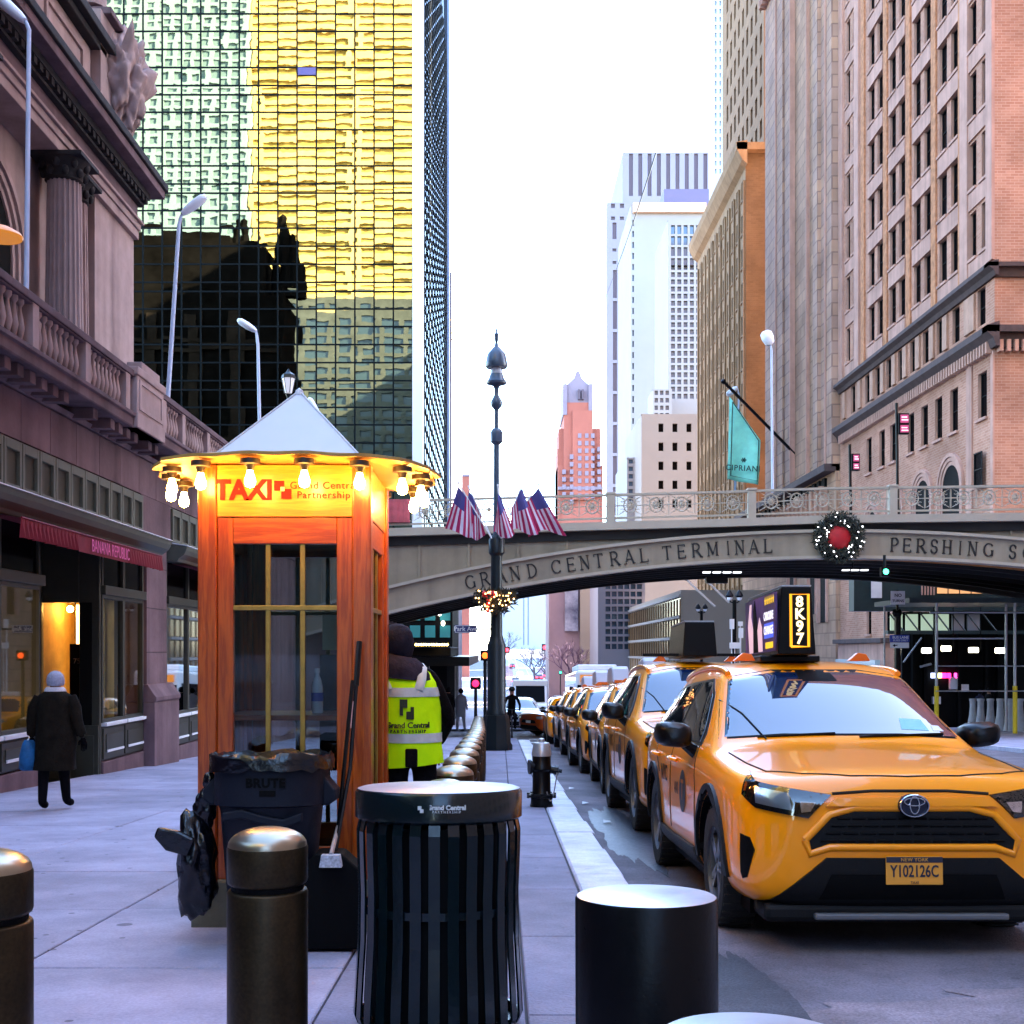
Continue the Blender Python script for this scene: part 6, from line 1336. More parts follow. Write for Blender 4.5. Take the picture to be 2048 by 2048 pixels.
    for o in [o for o in bpy.data.objects if o.parent == root and o.name.startswith(('door_lettering', 'door_disc_letter'))]:
        for v in o.data.vertices:
            p, _ = c.hit((v.co.y + o.location.y, v.co.z + o.location.z), 'l')
            if p is not None: v.co.x = p.x - o.location.x - (.006 if 'disc' in o.name else .003)
    add_wheels(root)
    return root, c
def roof_sign(root, style):
    if style == 'ad':
        x0, x1, y0, y1, z0, z1 = -.23, .0, 2.0, 3.15, 1.69, 2.17
        q = MB(); q.prism([(x0 - .02, z0), (x1 + .02, z0), (x1 - .01, z1), (x0 + .01, z1)], y0, y1, 'y'); s = q.obj('roof_sign', m_black, root, bevel=.01)
        MB().box(x0 - .1, x1 + .1, y0 + .2, y1 - .2, z0 - .045, z0).obj('sign_base', m_black, s, bevel=.01); MB().box(x0 + .01, x1 - .01, y0, y1, z1 + .001, z1 + .012).obj('sign_top', m_silver, s)
        m_or = mat('glowing_orange', (.9, .4, .02), .4, emit=(1, .38, .01), es=.7); m_hot = mat('glowing_white_letters', (.9, .8, .6), .4, emit=(1, .72, .25), es=1.3)
        xc = (x0 + x1) / 2 + .02; fr = [(xc + .062 * sx * (1 - .0), z0 + .24 + sz * .185) for sx, sz in ((-1, -1), (1, -1), (1, 1), (-1, 1))]
        q = MB(); q.tube([(a, y0 - .006, b_) for a, b_ in fr + [fr[0]]], .010, 6); q.obj('sign_frame', m_or, s)
        for k, ch in enumerate('8K97'): text('sign_letter', ch, m_hot, s, (xc, y0 - .006, z0 + .24 + .13 - k * .087), .105, '-y', .003, .003)
        # side poster: violet ground, pale figures, blue block, yellow block and stars
        xs = x0 - .022; po = MB(); po.box(xs, xs + .015, y0 + .06, y1 - .05, z0 + .03, z1 - .03); po = po.obj('poster', mat('poster_violet', (.02, .012, .035), .4, col2=(.16, .07, .28), vs_=3), s)
        sk = mat('poster_pale', (.6, .42, .45), .5, emit=(.8, .5, .6), es=.35)
        def fig(nm, P, m, d): q = MB(); q.prism(P, xs - d, xs, 'x'); q.obj(nm, m, po)
        fig('poster_figure', [(2.95, z0 + .04), (2.78, z0 + .04), (2.80, z0 + .2), (2.88, z0 + .32), (2.86, z0 + .42), (2.93, z0 + .42), (3.0, z0 + .25)], sk, .002); fig('poster_figure', [(2.62, z0 + .04), (2.48, z0 + .04), (2.50, z0 + .22), (2.58, z0 + .30), (2.66, z0 + .2)], sk, .002)
        fig('poster_shadow', [(2.80, z0 + .04), (2.62, z0 + .04), (2.66, z0 + .25), (2.74, z0 + .44), (2.80, z0 + .36)], m_blackm, .003)
        fig('poster_block', [(2.42, z0 + .13), (2.12, z0 + .13), (2.12, z0 + .24), (2.42, z0 + .24)], mat('poster_blue', (.04, .08, .45), .5, emit=(.1, .15, .9), es=.4), .002); fig('poster_block', [(2.38, z0 + .055), (2.14, z0 + .055), (2.14, z0 + .10), (2.38, z0 + .10)], mat('poster_yellow', (.75, .45, .02), .5, emit=(1, .6, .02), es=.45), .002)
        m_pl = mat('poster_white', (.7, .7, .75), .5, emit=(.9, .85, 1), es=.5); text('poster_lettering', 'CAROLINE', m_pl, po, (xs - .003, 2.27, z0 + .29), .085, '-x', .001, .002, 1, .75); text('poster_lettering', 'CHANGE', m_pl, po, (xs - .004, 2.27, z0 + .185), .085, '-x', .001, .002, 1, .85)
        for k in range(5):
            yc, zc = 2.12 + k * .065, z0 + .405; P = [(yc + (.028 if i % 2 == 0 else .012) * math.sin(math.pi * i / 5), zc + (.034 if i % 2 == 0 else .014) * math.cos(math.pi * i / 5)) for i in range(10)]; fig('poster_star', P, bpy.data.materials['poster_yellow'], .002)
    elif style == 'dark':
        q = MB(); q.prism([(-.2, 1.70), (.2, 1.70), (.17, 2.06), (-.17, 2.06)], 2.0, 3.1, 'y'); s = q.obj('roof_sign', m_black, root, bevel=.012); MB().box(-.17, .17, 2.02, 3.08, 2.062, 2.075).obj('sign_top', m_silver, s); MB().box(-.62, .62, 2.3, 2.36, 1.71, 1.74).obj('sign_bar', m_black, s)
    else:
        q = MB(); q.prism([(1.9, 1.70), (3.0, 1.70), (2.9, 2.0), (2.25, 2.04), (2.1, 1.98)], -.17, .17, 'x'); s = q.obj('roof_sign', mat('grey_sign_shell', (.42, .40, .44), .45) if 'grey_sign_shell' not in bpy.data.materials else bpy.data.materials['grey_sign_shell'], root, bevel=.03); MB().box(-.14, .14, 1.86, 1.93, 1.70, 1.76).obj('sign_lamp', bpy.data.materials['orange_marker'], s)
def place(root, x, y, yaw=0, sc=(1, 1, 1)): root.location = (x, y, G(y + 2) + .0404 * 2 if y < 90 else G(y)); root.rotation_euler = (math.atan(-.0404) if y < 95 else 0, 0, yaw); root.scale = sc
suv, suvc = make_suv('yellow taxi SUV at the front of the rank with a lit black roof sign')
suv['group'] = 'yellow taxis waiting in the rank'
FARSKIP = ('grille_bar', 'door_gap', 'body_crease', 'hood_crease', 'plate_number', 'plate_state', 'plate_kind', 'door_lettering', 'door_disc_letter', 'dash_permit', 'inspection_sticker', 'call_sign', 'wiper', 'emblem_rings', 'turn_lens', 'projector', 'brake_disc')
rank = [(2.30, 11.7, (1, 1.0, 1.10), 'dark', 'second taxi in the rank, a tall yellow car with a black box on its roof'), (2.36, 16.7, (1, 1, 1), 'wedge', 'third taxi in the rank with a grey wedge roof sign'), (2.40, 21.6, (1, 1, 1), 'wedge', 'fourth taxi in the rank, mostly hidden behind the third'),
        (2.45, 26.5, (1, 1, 1.02), 'wedge', 'fifth taxi in the rank, only its mirror and roof showing'), (2.5, 31.4, (1, 1, 1), 'wedge', 'sixth taxi in the rank, a sliver near the crossing')]
copies = [(dup(suv, lab, skip=FARSKIP if i else ('plate_number', 'plate_state', 'plate_kind', 'call_sign', 'dash_permit', 'inspection_sticker')), r) for i, r in enumerate(rank) for lab in [r[4]]]
roof_sign(suv, 'ad'); place(suv, 2.2, 6.4)
text('call_letters', '8K97', bpy.data.materials['glowing_orange'], None, (0, 0, 0), .05) if False else None
for o, (x, y, s, st, lab) in copies: roof_sign(o, st); place(o, x, y, R([.9, -1.4, .6, -1.0, 1.2][int(y / 5.3) % 5]), s)
# sedans: one body, several colours
m_orange = paint('deep_orange_paint', (.42, .06, .006)); m_wcar = paint('white_car_paint', (.65, .65, .66)); m_dcar = paint('dark_car_paint', (.03, .032, .04)); m_red = paint('red_car_paint', (.4, .02, .03))
def make_sedan(label, pm, name='car', cat='car'):
    root = thing(name, label, cat); body, bvh = carbody('sedan_body', SED, pm, (.95, 3.65), .42); body.name = 'body'; body.parent = root; c = Car(root, bvh)
    MB().box(-.75, .75, .35, 4.35, .17, .3).obj('underbody', m_blackm, root)
    c.decal('grille', [(-.5, .5), (.5, .5), (.42, .62), (-.42, .62)], 'f', m_clad, .004, .02, .1); c.decal('lower_bumper', [(-.74, .24), (-.5, .42), (.5, .42), (.74, .24)], 'f', m_clad, .01, .03, .1)
    c.decal('headlight', [(-.84, .80), (-.48, .76), (-.55, .66), (-.82, .68)], 'f', m_hlin, .006, .02, .1, mirror=True)
    c.decal('windscreen', [(-.70, 1.0), (-.6, 1.3), (-.3, 1.41), (.3, 1.41), (.6, 1.3), (.70, 1.0)], 'f', m_wind, .006, .01, .1, smooth=80)
    for P in ([(1.75, .99), (2.62, 1.0), (2.62, 1.33), (2.25, 1.33)], [(2.72, 1.0), (3.5, 1.02), (3.5, 1.25), (3.2, 1.33), (2.72, 1.33)]): c.decal('side_window', P, 'l', m_sideg, .006, .01, .1, mirror=True)
    c.decal('number_plate', [(-.15, .5), (.15, .5), (.15, .6), (-.15, .6)], 'f', m_white, .02, .02)
    for s in (-1, 1): q = MB(); q.tube([(s * .84, 1.66, .98), (s * .98, 1.62, 1.02), (s * 1.06, 1.62, 1.02)], [.03, .06, .05], 8); q.obj('wing_mirror', m_black, root, smooth=60); q = MB(); q.box(s * .6 - .14, s * .6 + .14, 4.52, 4.66, .72, .86); q.obj('tail_light', mat('tail_red', (.5, .01, .01), .3, emit=(1, .02, .03), es=1.2) if 'tail_red' not in bpy.data.materials else bpy.data.materials['tail_red'], root, bevel=.02)
    add_wheels(root, (.95, 3.65), .78); return root
s0 = make_sedan('yellow sedan taxi facing the camera just before the crossing', m_yel, 'taxi', 'taxi')
def recol(root, label, m, name, cat):
    d = dup(root, label); d['category'] = cat; d.name = name
    for ch in [o for o in bpy.data.objects if o.parent == d and o.name.startswith('body')]:
        ch.data = ch.data.copy(); ch.data.materials[0] = m
    return d
s1 = recol(s0, 'deep orange car turning across the junction behind the lamp post', m_orange, 'car', 'car'); s2 = recol(s0, 'white sedan waiting beyond the junction, right of the lamp post', m_wcar, 'car', 'car')
s3 = recol(s0, 'dark car driving away far down the street on the right lane', m_dcar, 'car', 'car'); s4 = recol(s0, 'red-lit car far down the street near the valley', m_red, 'car', 'car'); s5 = recol(s0, 'small white car far away in the middle of the hill', m_wcar, 'car', 'car')
s6 = recol(s0, 'yellow taxi sedan in the second lane beyond the rank', m_yel, 'taxi', 'taxi')
s7 = recol(s0, 'silver car in the second lane behind the yellow sedan', paint('silver_car_paint', (.4, .4, .43)), 'car', 'car')
place(s0, 2.3, 36.6); place(s1, 1.0, 45.5, R(-58)); place(s2, .9, 53); place(s3, 12.3, 190, math.pi); place(s4, 9.8, 240, math.pi); place(s5, 4.5, 300, math.pi); place(s6, 4.7, 52); place(s7, 4.6, 60)
for r_, st in ((s0, 1), (s6, 1)):
    q = MB(); q.box(-.3, .3, 2.3, 2.5, 1.50, 1.64); o = q.obj('roof_light', m_snow, None, bevel=.02); o.parent = r_
# city bus with a pale roof pod, mostly hidden by the rank
bus = thing('city_bus', 'white city bus with roof pod, windscreen and dark lower front, beyond the rank', 'bus'); 
q = MB(); q.box(-1.25, 1.25, 0, 11, .35, 3.0); q.obj('body', m_wcar, bus, bevel=.15); MB().box(-1.15, 1.15, -.02, .05, 1.0, 2.2).obj('windscreen', m_glassdk, bus); MB().box(-1.0, 1.0, -.03, .05, 2.35, 2.75).obj('destination_sign', mat('bus_sign', (.02, .01, .0), .4, emit=(1, .35, .05), es=.4), bus); MB().box(-1.1, 1.1, .8, 6, 3.0, 3.35).obj('roof_pod', m_white, bus, bevel=.08)
for s in (-1, 1): MB().box(s * 1.24 - .02, s * 1.24 + .02, .6, 10.5, 1.3, 2.3).obj('side_windows', m_glassdk, bus); MB().box(s * 1.5 - .1, s * 1.5 + .1, -.2, -.05, 1.5, 2.1).obj('mirror', m_black, bus)
for y in (2.2, 8.6):
    for s in (-1, 1): q = MB(); q.tube([(s * 1.0, y, .45), (s * 1.27, y, .45)], .48, 20); q.obj('wheel', m_tyre, bus)
place(bus, PX(1197, 66), 66)
van = thing('delivery_van', 'white delivery van with dark windscreen in the lane beyond the junction', 'van')
q = MB(); q.box(-1.0, 1.0, .9, 5.6, .4, 2.5); q.prism([(0, .4), (0, 1.05), (.25, 1.2), (.95, 2.2), (.95, .4)], -.95, .95, 'x'); q.obj('body', m_wcar, van, bevel=.08); q = MB(); q.prism([(.27, 1.26), (.9, 2.14), (.93, 2.1), (.32, 1.24)], -.8, .8, 'x'); q.v = [(x, y - .03, z + .02) for x, y, z in q.v]; q.obj('windscreen', m_glassdk, van); MB().box(-.6, .6, -.02, .02, .6, .85).obj('grille', m_clad, van)
for s in (-1, 1): MB().box(s * .78 - .14, s * .78 + .14, -.02, .03, .8, 1.0).obj('headlight', m_hlin, van, bevel=.02); [MB().tube([(s * .78, y, .38), (s * 1.0, y, .38)], .38, 18).obj('wheel', m_tyre, van) for y in (1.1, 4.5)]
place(van, 1.6, 66)
for i, (m_, x, y, lab, rev) in enumerate(((m_wcar, 4.4, 78, 'white sedan behind the city bus lane, beyond the junction', 0), (m_dcar, 1.8, 84, 'dark sedan behind the delivery van', 0), (m_yel, 1.7, 97, 'small distant yellow cab behind the dark sedan', 0), (m_wcar, 4.6, 96, 'small distant white sedan next to the yellow cab', 0), (m_dcar, 8.5, 150, 'dark car leaving on the far right lane in the valley', 1), (m_wcar, 10.6, 130, 'white car leaving on the right lane in the valley', 1))):
    o = recol(s0, lab, m_, 'taxi' if m_ is m_yel else 'car', 'taxi' if m_ is m_yel else 'car'); place(o, x, y + (4.6 if rev else 0), math.pi if rev else 0)
# ------------------------------------------------------------------ people
m_skin = mat('skin', (.30, .15, .10), .55, var=.1, vs_=20); m_navy = mat('navy_cloth', (.010, .012, .028), .85, spec=.1, var=.4, vs_=12, bump=.4, bs=60); m_blk = mat('black_cloth', (.0035, .0035, .005), .9, spec=.08, var=.5, vs_=10, bump=.4, bs=50)
m_hoodg = mat('charcoal_hood', (.022, .020, .036), .9, spec=.1, var=.5, vs_=14, bump=.5, bs=40)
m_hiv = mat('hi_vis_yellow', (.50, 1.0, .0), .7, spec=.15, var=.1, vs_=9, bump=.35, bs=16); m_refl = mat('reflective_tape', (.38, .46, .50), .4, var=.15, vs_=15)
def skinbody(name, joints, edges, matfn, mats, parent, levels=2, root=0):
    names = list(joints); idx = {n: i for i, n in enumerate(names)}
    me = bpy.data.meshes.new(name); me.from_pydata([joints[n][0] for n in names], [(idx[a], idx[b]) for a, b in edges], [])
    o = bpy.data.objects.new(name, me); COL.objects.link(o); o.modifiers.new('k', 'SKIN').use_smooth_shade = True
    for i, n in enumerate(names):
        r = joints[n][1]; me.skin_vertices[0].data[i].radius = (r, r) if not isinstance(r, tuple) else r; me.skin_vertices[0].data[i].use_root = (i == root)
    s = o.modifiers.new('s', 'SUBSURF'); s.levels = levels; s.render_levels = levels
    m2 = evalmesh(o); bpy.data.objects.remove(o)
    for m in mats: m2.materials.append(m)
    for p in m2.polygons: p.material_index = matfn(p.center); p.use_smooth = True
    return mkobj(name, m2, parent)
def ering(cx, cy, z, rx, ry, n=28, wob=0, seed=0, tilt=0): return [(cx + rx * (1 + wob * noise.noise(Vector((math.cos(a) * 1.7, math.sin(a) * 1.7, z * 5 + seed)))) * math.cos(a), cy + ry * (1 + wob * noise.noise(Vector((math.cos(a) * 1.7, math.sin(a) * 1.7, z * 5 + seed + 7)))) * math.sin(a), z + tilt * math.cos(a)) for a in [2 * math.pi * i / n for i in range(n)]]
def figure(lean=(0, 0), pose='stand', h=1.75):
    k = h / 1.75; lx, ly = lean
    J = {'pelvis': ((0, 0, .95 * k), .135 * k), 'waist': ((lx * .3, ly * .3, 1.12 * k), .13 * k), 'chest': ((lx * .7, ly * .7, 1.32 * k), (.16 * k, .13 * k)), 'neck0': ((lx, ly, 1.46 * k), .085 * k), 'neck': ((lx * 1.1, ly * 1.1, 1.53 * k), .055 * k), 'head': ((lx * 1.25, ly * 1.25 + .01, 1.63 * k), .088 * k), 'crown': ((lx * 1.3, ly * 1.3, 1.72 * k), .07 * k)}
    E = [('pelvis', 'waist'), ('waist', 'chest'), ('chest', 'neck0'), ('neck0', 'neck'), ('neck', 'head'), ('head', 'crown')]
    for s, n in ((-1, 'l'), (1, 'r')):
        st = {'stand': 0, 'walk': .12 * s}[pose]
        J['hip' + n] = ((s * .095 * k, 0, .88 * k), .095 * k); J['knee' + n] = ((s * .10 * k, st * .6 - .02, .50 * k), .075 * k); J['ankle' + n] = ((s * .105 * k, st, .10 * k), .056 * k); J['toe' + n] = ((s * .12 * k, st + .16 * k, .05 * k), .05 * k)
        E += [('pelvis', 'hip' + n), ('hip' + n, 'knee' + n), ('knee' + n, 'ankle' + n), ('ankle' + n, 'toe' + n)]
        J['sh' + n] = ((lx * .9 + s * .185 * k, ly * .9, 1.42 * k), .065 * k)
        E += [('neck0', 'sh' + n)]
    return J, E
def hand(o_parent, wrist, dirv, side, m, k=1.0, curl=.5):
    # palm and five bent fingers, in one mesh
    w = Vector(wrist); d = Vector(dirv).normalized(); sd = d.cross(Vector((0, 1, 0))).normalized() * side; nrm = d.cross(sd).normalized(); b = MB()
    rg = []
    for t, rx, ry in ((0, .024, .018), (.03, .034, .016), (.07, .04, .015), (.09, .038, .013)): rg.append([w + d * t * k + sd * (rx * k * math.cos(a)) + nrm * (ry * k * math.sin(a)) for a in [2 * math.pi * i / 10 for i in range(10)]])
    b.rings([[tuple(p) for p in r] for r in rg])
    for i, (off, ln) in enumerate(((-.029, .062), (-.010, .075), (.010, .07), (.029, .055))):
        p0 = w + d * .085 * k + sd * off * k; p1 = p0 + d * ln * .45 * k + nrm * curl * .012 * k; p2 = p1 + (d * .7 + nrm * curl).normalized() * ln * .33 * k; p3 = p2 + (d * .35 + nrm * curl * 1.3).normalized() * ln * .25 * k
        b.tube([p0, p1, p2, p3], [.0095 * k, .009 * k, .0085 * k, .007 * k], 7)
    q0 = w + d * .025 * k - sd * .03 * k; b.tube([q0, q0 - sd * .022 * k + d * .025 * k, q0 - sd * .024 * k + d * .055 * k + nrm * .012 * k], [.012 * k, .011 * k, .009 * k], 7)
    return b.obj('hand', m, o_parent, smooth=60)
# worker beside the booth, seen from behind
wx, wy = -.605, 7.98; wg = G(wy) + SW
wk = thing('person', 'person in a hi-vis yellow vest over dark clothes, back turned, beside the booth', 'person', (0, 0, 0))
J, E = figure((-.055, .05), 'stand', 1.74)
J['ell'] = ((-.36, .05, 1.18), .052); J['wrl'] = ((-.30, .27, 1.02), .036); J['elr'] = ((.265, .08, 1.13), .05); J['wrr'] = ((.2, .24, .95), .036)
E += [('shl', 'ell'), ('ell', 'wrl'), ('shr', 'elr'), ('elr', 'wrr')]
skinbody('body', J, E, lambda c: 1 if (c.z > 1.53 and abs(c.x) < .25) else 0, [m_blk, m_skin], wk)
hand(wk, (-.29, .29, 1.0), (.2, .9, -.3), -1, m_skin); hand(wk, (.195, .26, .93), (0, .6, -.8), 1, m_skin)
def vc(z): t = max(0, min(1, (z - .95) / .5)); return (-.055 * t, .05 * t)
rg = []
for z, rx, ry in ((.83, .225, .175), (.90, .222, .172), (1.0, .215, .165), (1.1, .212, .165), (1.2, .22, .17), (1.3, .228, .17), (1.38, .226, .16), (1.44, .20, .135), (1.49, .14, .10)):
    c = vc(z); rg.append(ering(c[0], c[1], z, rx, ry, 32, .10 if z < 1.35 else .04, 3, .02 if z < .9 else 0))
q = MB(); q.rings(rg, cap=False); v = q.obj('vest', m_hiv, wk, smooth=60)
def bandz(z0, z1, grow=.006):
    q = MB(); R2 = []
    for z in (z0, (z0 + z1) / 2, z1):
        for (a, b_) in zip(((.83, .225, .175), (.90, .222, .172), (1.0, .215, .165), (1.1, .212, .165), (1.2, .22, .17), (1.3, .228, .17), (1.38, .226, .16)), ((.90, .222, .172), (1.0, .215, .165), (1.1, .212, .165), (1.2, .22, .17), (1.3, .228, .17), (1.38, .226, .16), (1.44, .20, .135))):
            if a[0] <= z <= b_[0]: t = (z - a[0]) / (b_[0] - a[0]); rx = a[1] + (b_[1] - a[1]) * t; ry = a[2] + (b_[2] - a[2]) * t
        c = vc(z); R2.append(ering(c[0], c[1], z, rx + grow, ry + grow, 32, .10 if z < 1.35 else .04, 3))
    q.rings(R2, cap=False); return q.obj('reflective_band', m_refl, v, smooth=60)
bandz(.985, 1.045); bandz(1.285, 1.345)
for s in (-1, 1):
    q = MB(); q.tube([(-.05 + s * .10, -.122, 1.33), (-.055 + s * .125, -.115, 1.40), (-.055 + s * .135, -.06, 1.475), (-.055 + s * .12, .03, 1.50)], [.03, .03, .028, .025], 8, sq=.25); q.obj('shoulder_tape', m_refl, v, smooth=60)
m_vblk = mat('vest_print', (.01, .02, .008), .7)
q = MB(); 
for dx, dz, w_, h_ in ((-.055, 1.215, .05, .055), (-.055, 1.165, .022, .06), (-.012, 1.14, .05, .05), (.016, 1.16, .022, .06)): q.box(-.02 + dx, -.02 + dx + w_, -.1585, -.135, dz, dz + h_)
q.obj('vest_logo', m_vblk, v)
t_ = text('vest_lettering', 'Grand Central', m_vblk, v, (-.02, -.176, 1.10), .052, '-y', .004, .001); wrap(t_, 0, 0, .21); t_.location.y += .004
t_ = text('vest_lettering', 'PARTNERSHIP', m_vblk, v, (-.02, -.174, 1.06), .028, '-y', .004, 0, 1.5); wrap(t_, 0, 0, .21); t_.location.y += .004
for z in (1.10, 1.06):
    pass
q = MB(); q.box(-.04, .04, -.20, -.165, .83, .95); q.obj('radio_pouch', m_blk, wk, bevel=.01)
q = MB(); q.prism([(-.02, .03), (.02, .03), (.028, -.0), (.0, -.05), (-.028, 0)], -.003, .003, 'y'); Mp = Matrix.Translation((-.335, -.035, 1.29)) @ Matrix.Rotation(R(-35), 4, 'Z'); q.v = [tuple(Mp @ Vector((p[0] * 1.5, p[1], p[2] * 1.5))) for p in q.v]; q.obj('sleeve_badge', mat('pink_badge', (.65, .30, .42), .6), wk)
# hood lying on the shoulders, hood over the head
rg = []
for z, rx, ry, dx, dy in ((1.40, .20, .145, -.045, .02), (1.46, .185, .15, -.055, .01), (1.52, .15, .14, -.06, .02), (1.555, .115, .115, -.07, .04)): rg.append(ering(dx, dy, z, rx, ry, 28, .16, 9, -.02))
q = MB(); q.rings(rg, cap=False); q.obj('folded_hood', m_hoodg, wk, smooth=70)
rg = []
for z, rx, ry, dx, dy in ((1.545, .085, .09, -.075, .05), (1.60, .105, .112, -.08, .05), (1.66, .112, .122, -.085, .05), (1.71, .100, .112, -.085, .05), (1.75, .07, .08, -.085, .05), (1.768, .02, .02, -.085, .05)): rg.append(ering(dx, dy, z, rx, ry, 24, .08, 4))
q = MB(); q.rings(rg); q.obj('cap', m_navy, wk, smooth=70)
q = MB(); q.prism([(-.15, 1.66), (-.25, 1.65), (-.26, 1.64), (-.15, 1.645)], .03, .15, 'y'); q.obj('cap_peak', m_navy, wk, bevel=.004)
q = MB(); q.sphere((-.185, .05, 1.60), .018, 8); q.obj('ear', m_skin, wk)
wk.location = (wx, wy, wg); wk.rotation_euler = (0, 0, R(6))
# woman walking away on the left
ww = thing('person', 'person in a long dark coat and grey knit hat walking away past the shops', 'person'); J, E = figure((0, .02), 'walk', 1.58)
J['ell'] = ((-.25, -.02, 1.02), .05); J['wrl'] = ((-.27, .02, .82), .034); J['elr'] = ((.26, .0, 1.02), .05); J['wrr'] = ((.30, .06, .82), .034); E += [('shl', 'ell'), ('ell', 'wrl'), ('shr', 'elr'), ('elr', 'wrr')]
m_coat = mat('dark_brown_coat', (.010, .0075, .005), .9, spec=.1, var=.5, vs_=9, bump=.4, bs=40)
skinbody('body', J, E, lambda c: 1 if c.z > 1.39 else (0 if c.z < .8 and abs(c.x) < .22 else 2), [m_blk, m_skin, m_coat], ww)
rg = []
for z, rx, ry in ((.46, .235, .19), (.6, .235, .185), (.8, .23, .175), (.95, .215, .165), (1.1, .205, .155), (1.22, .215, .15), (1.30, .20, .13), (1.36, .12, .1)): rg.append(ering(0, .01, z, rx, ry, 28, .14 if z < 1.2 else .04, 5))
q = MB(); q.rings(rg, cap=False); q.obj('coat', m_coat, ww, smooth=70)
for s in (-1, 1): q = MB(); q.tube([(s * .17, .02, 1.29), (s * .235, 0, 1.16), (s * .255, 0, 1.02), (s * (.275 if s < 0 else .295), .04, .86)], [.075, .075, .068, .058], 12); q.obj('coat_sleeve', m_coat, ww, smooth=70)
q = MB(); q.lathe([(.105, 1.325), (.125, 1.345), (.12, 1.38), (.095, 1.41), (.08, 1.405)], 24, (0, .02, 0), sy=.9); q.obj('fleece_collar', mat('white_fleece', (.6, .56, .6), .9, bump=.8, bs=70), ww, smooth=70)
rg = [ering(.005, .02, z, r, r * 1.08, 22, .05, 6) for z, r in ((1.425, .09), (1.45, .098), (1.5, .098), (1.55, .085), (1.585, .05), (1.597, .01))]
q = MB(); q.rings(rg); q.obj('knit_hat', mat('grey_knit', (.33, .33, .42), .9, var=.25, vs_=30, bump=.8, bs=90), ww, smooth=70)
hand(ww, (-.27, .03, .82), (0, .1, -1), -1, m_blk); hand(ww, (.30, .07, .82), (.1, .2, -1), 1, m_blk)
ww.location = (-5.14, 13.8, G(13.8) + SW)
bg_ = thing('tote_bag', 'bright blue tote bag carried at the left side of the walking woman', 'bag', (-5.14 - .30, 13.8, G(13.8) + SW + .46)); zb = G(13.8) + SW
q = MB(); q.rings([ering(-5.44, 13.84, zb + z, rx, ry, 20, .12, 2) for z, rx, ry in ((.45, .09, .1), (.47, .12, .13), (.62, .115, .13), (.76, .075, .12), (.80, .05, .1))]); q.obj('bag_body', mat('blue_fabric', (.004, .10, .26), .7, var=.35, vs_=8, bump=.4, bs=20), bg_, smooth=60)
q = MB(); q.tube([(-5.44, 13.76, zb + .78), (-5.42, 13.82, zb + .88), (-5.44, 13.9, zb + .78)], .008, 6); q.obj('bag_handle', m_white, bg_)
# small figures far off, each its own body
def walker(x, y, label, m, h=1.7, yaw=0, base=SW):
    t = thing('person', label, 'person', (0, 0, 0), 'pedestrians far away'); J, E = figure((0, 0), 'walk', h); J['ell'] = ((-.25, 0, 1.08), .05); J['wrl'] = ((-.25, .1, .86), .036); J['elr'] = ((.25, 0, 1.08), .05); J['wrr'] = ((.25, .06, .86), .036); E += [('shl', 'ell'), ('ell', 'wrl'), ('shr', 'elr'), ('elr', 'wrr')]
    skinbody('body', J, E, lambda c: 1 if c.z > 1.52 else 0, [m, m_skin], t, 1); rg = [ering(0, 0, z * h / 1.75, r, r * .75, 16, .05, 1) for z, r in ((.62, .2), (.9, .195), (1.2, .2), (1.36, .21), (1.46, .12))]; q = MB(); q.rings(rg, cap=False); q.obj('coat', m, t, smooth=60)
    q = MB(); q.sphere((0, 0, 1.66 * h / 1.75), .1, 10, 0, 1.2); q.obj('hair', m_blk, t, smooth=80); t.location = (x, y, G(y) + base); t.rotation_euler = (0, 0, yaw); return t
walker(PX(897, 44), 44, 'distant dark figure crossing left of the lamp post', m_blk, 1.72, .6); walker(PX(922, 47), 47, 'distant figure in pale trousers near the crossing signal', mat('pale_jacket', (.3, .3, .34), .8), 1.7, -.5)
walker(PX(1978, 50), 50, 'dark figure standing under the scaffold near the yellow pole foot', m_blk, 1.75, 2.0); walker(PX(1960, 52), 52, 'dark figure under the scaffold left of the yellow pole foot', m_navy, 1.7, .4)
# cyclist at the crossing
by = 40.5; bxx = PX(1003, by) + .35; bg0 = G(by); bike = thing('bicycle', 'black bicycle with white tyres at the crossing beside the lamp post', 'bicycle', (bxx, by, bg0))
for dy in (-.5, .5):
    q = MB(); q.tube([(bxx, by + dy + .33 * math.cos(a), bg0 + .34 + .33 * math.sin(a)) for a in [2 * math.pi * i / 24 for i in range(25)]], .022, 6); w_ = q.obj('wheel', m_tyre, bike); q = MB()
    for i in range(8): a = math.pi * i / 4; q.tube([(bxx, by + dy, bg0 + .34), (bxx, by + dy + .32 * math.cos(a), bg0 + .34 + .32 * math.sin(a))], .004, 4)
    q.obj('spokes', m_white, w_)
q = MB(); q.tube([(bxx, by - .5, bg0 + .34), (bxx, by - .42, bg0 + .95), (bxx, by - .38, bg0 + 1.05)], .018, 6); q.tube([(bxx, by - .42, bg0 + .85), (bxx, by, bg0 + .36), (bxx, by + .18, bg0 + .85), (bxx, by - .42, bg0 + .85)], .018, 6); q.tube([(bxx, by + .5, bg0 + .34), (bxx, by, bg0 + .36)], .014, 6); q.tube([(bxx, by + .5, bg0 + .34), (bxx, by + .18, bg0 + .85)], .014, 6); q.obj('frame', m_black, bike)
q = MB(); q.tube([(bxx - .28, by - .36, bg0 + 1.06), (bxx + .28, by - .36, bg0 + 1.06)], .015, 6); q.obj('handlebar', m_black, bike); q = MB(); q.tube([(bxx, by + .1, bg0 + .93), (bxx, by + .32, bg0 + .95)], [.03, .07], 8); q.obj('saddle', m_black, bike)
ri = thing('person', 'dark clad cyclist on the bicycle beside the lamp post', 'person'); J, E = figure((0, -.28), 'stand', 1.72); dz = .12
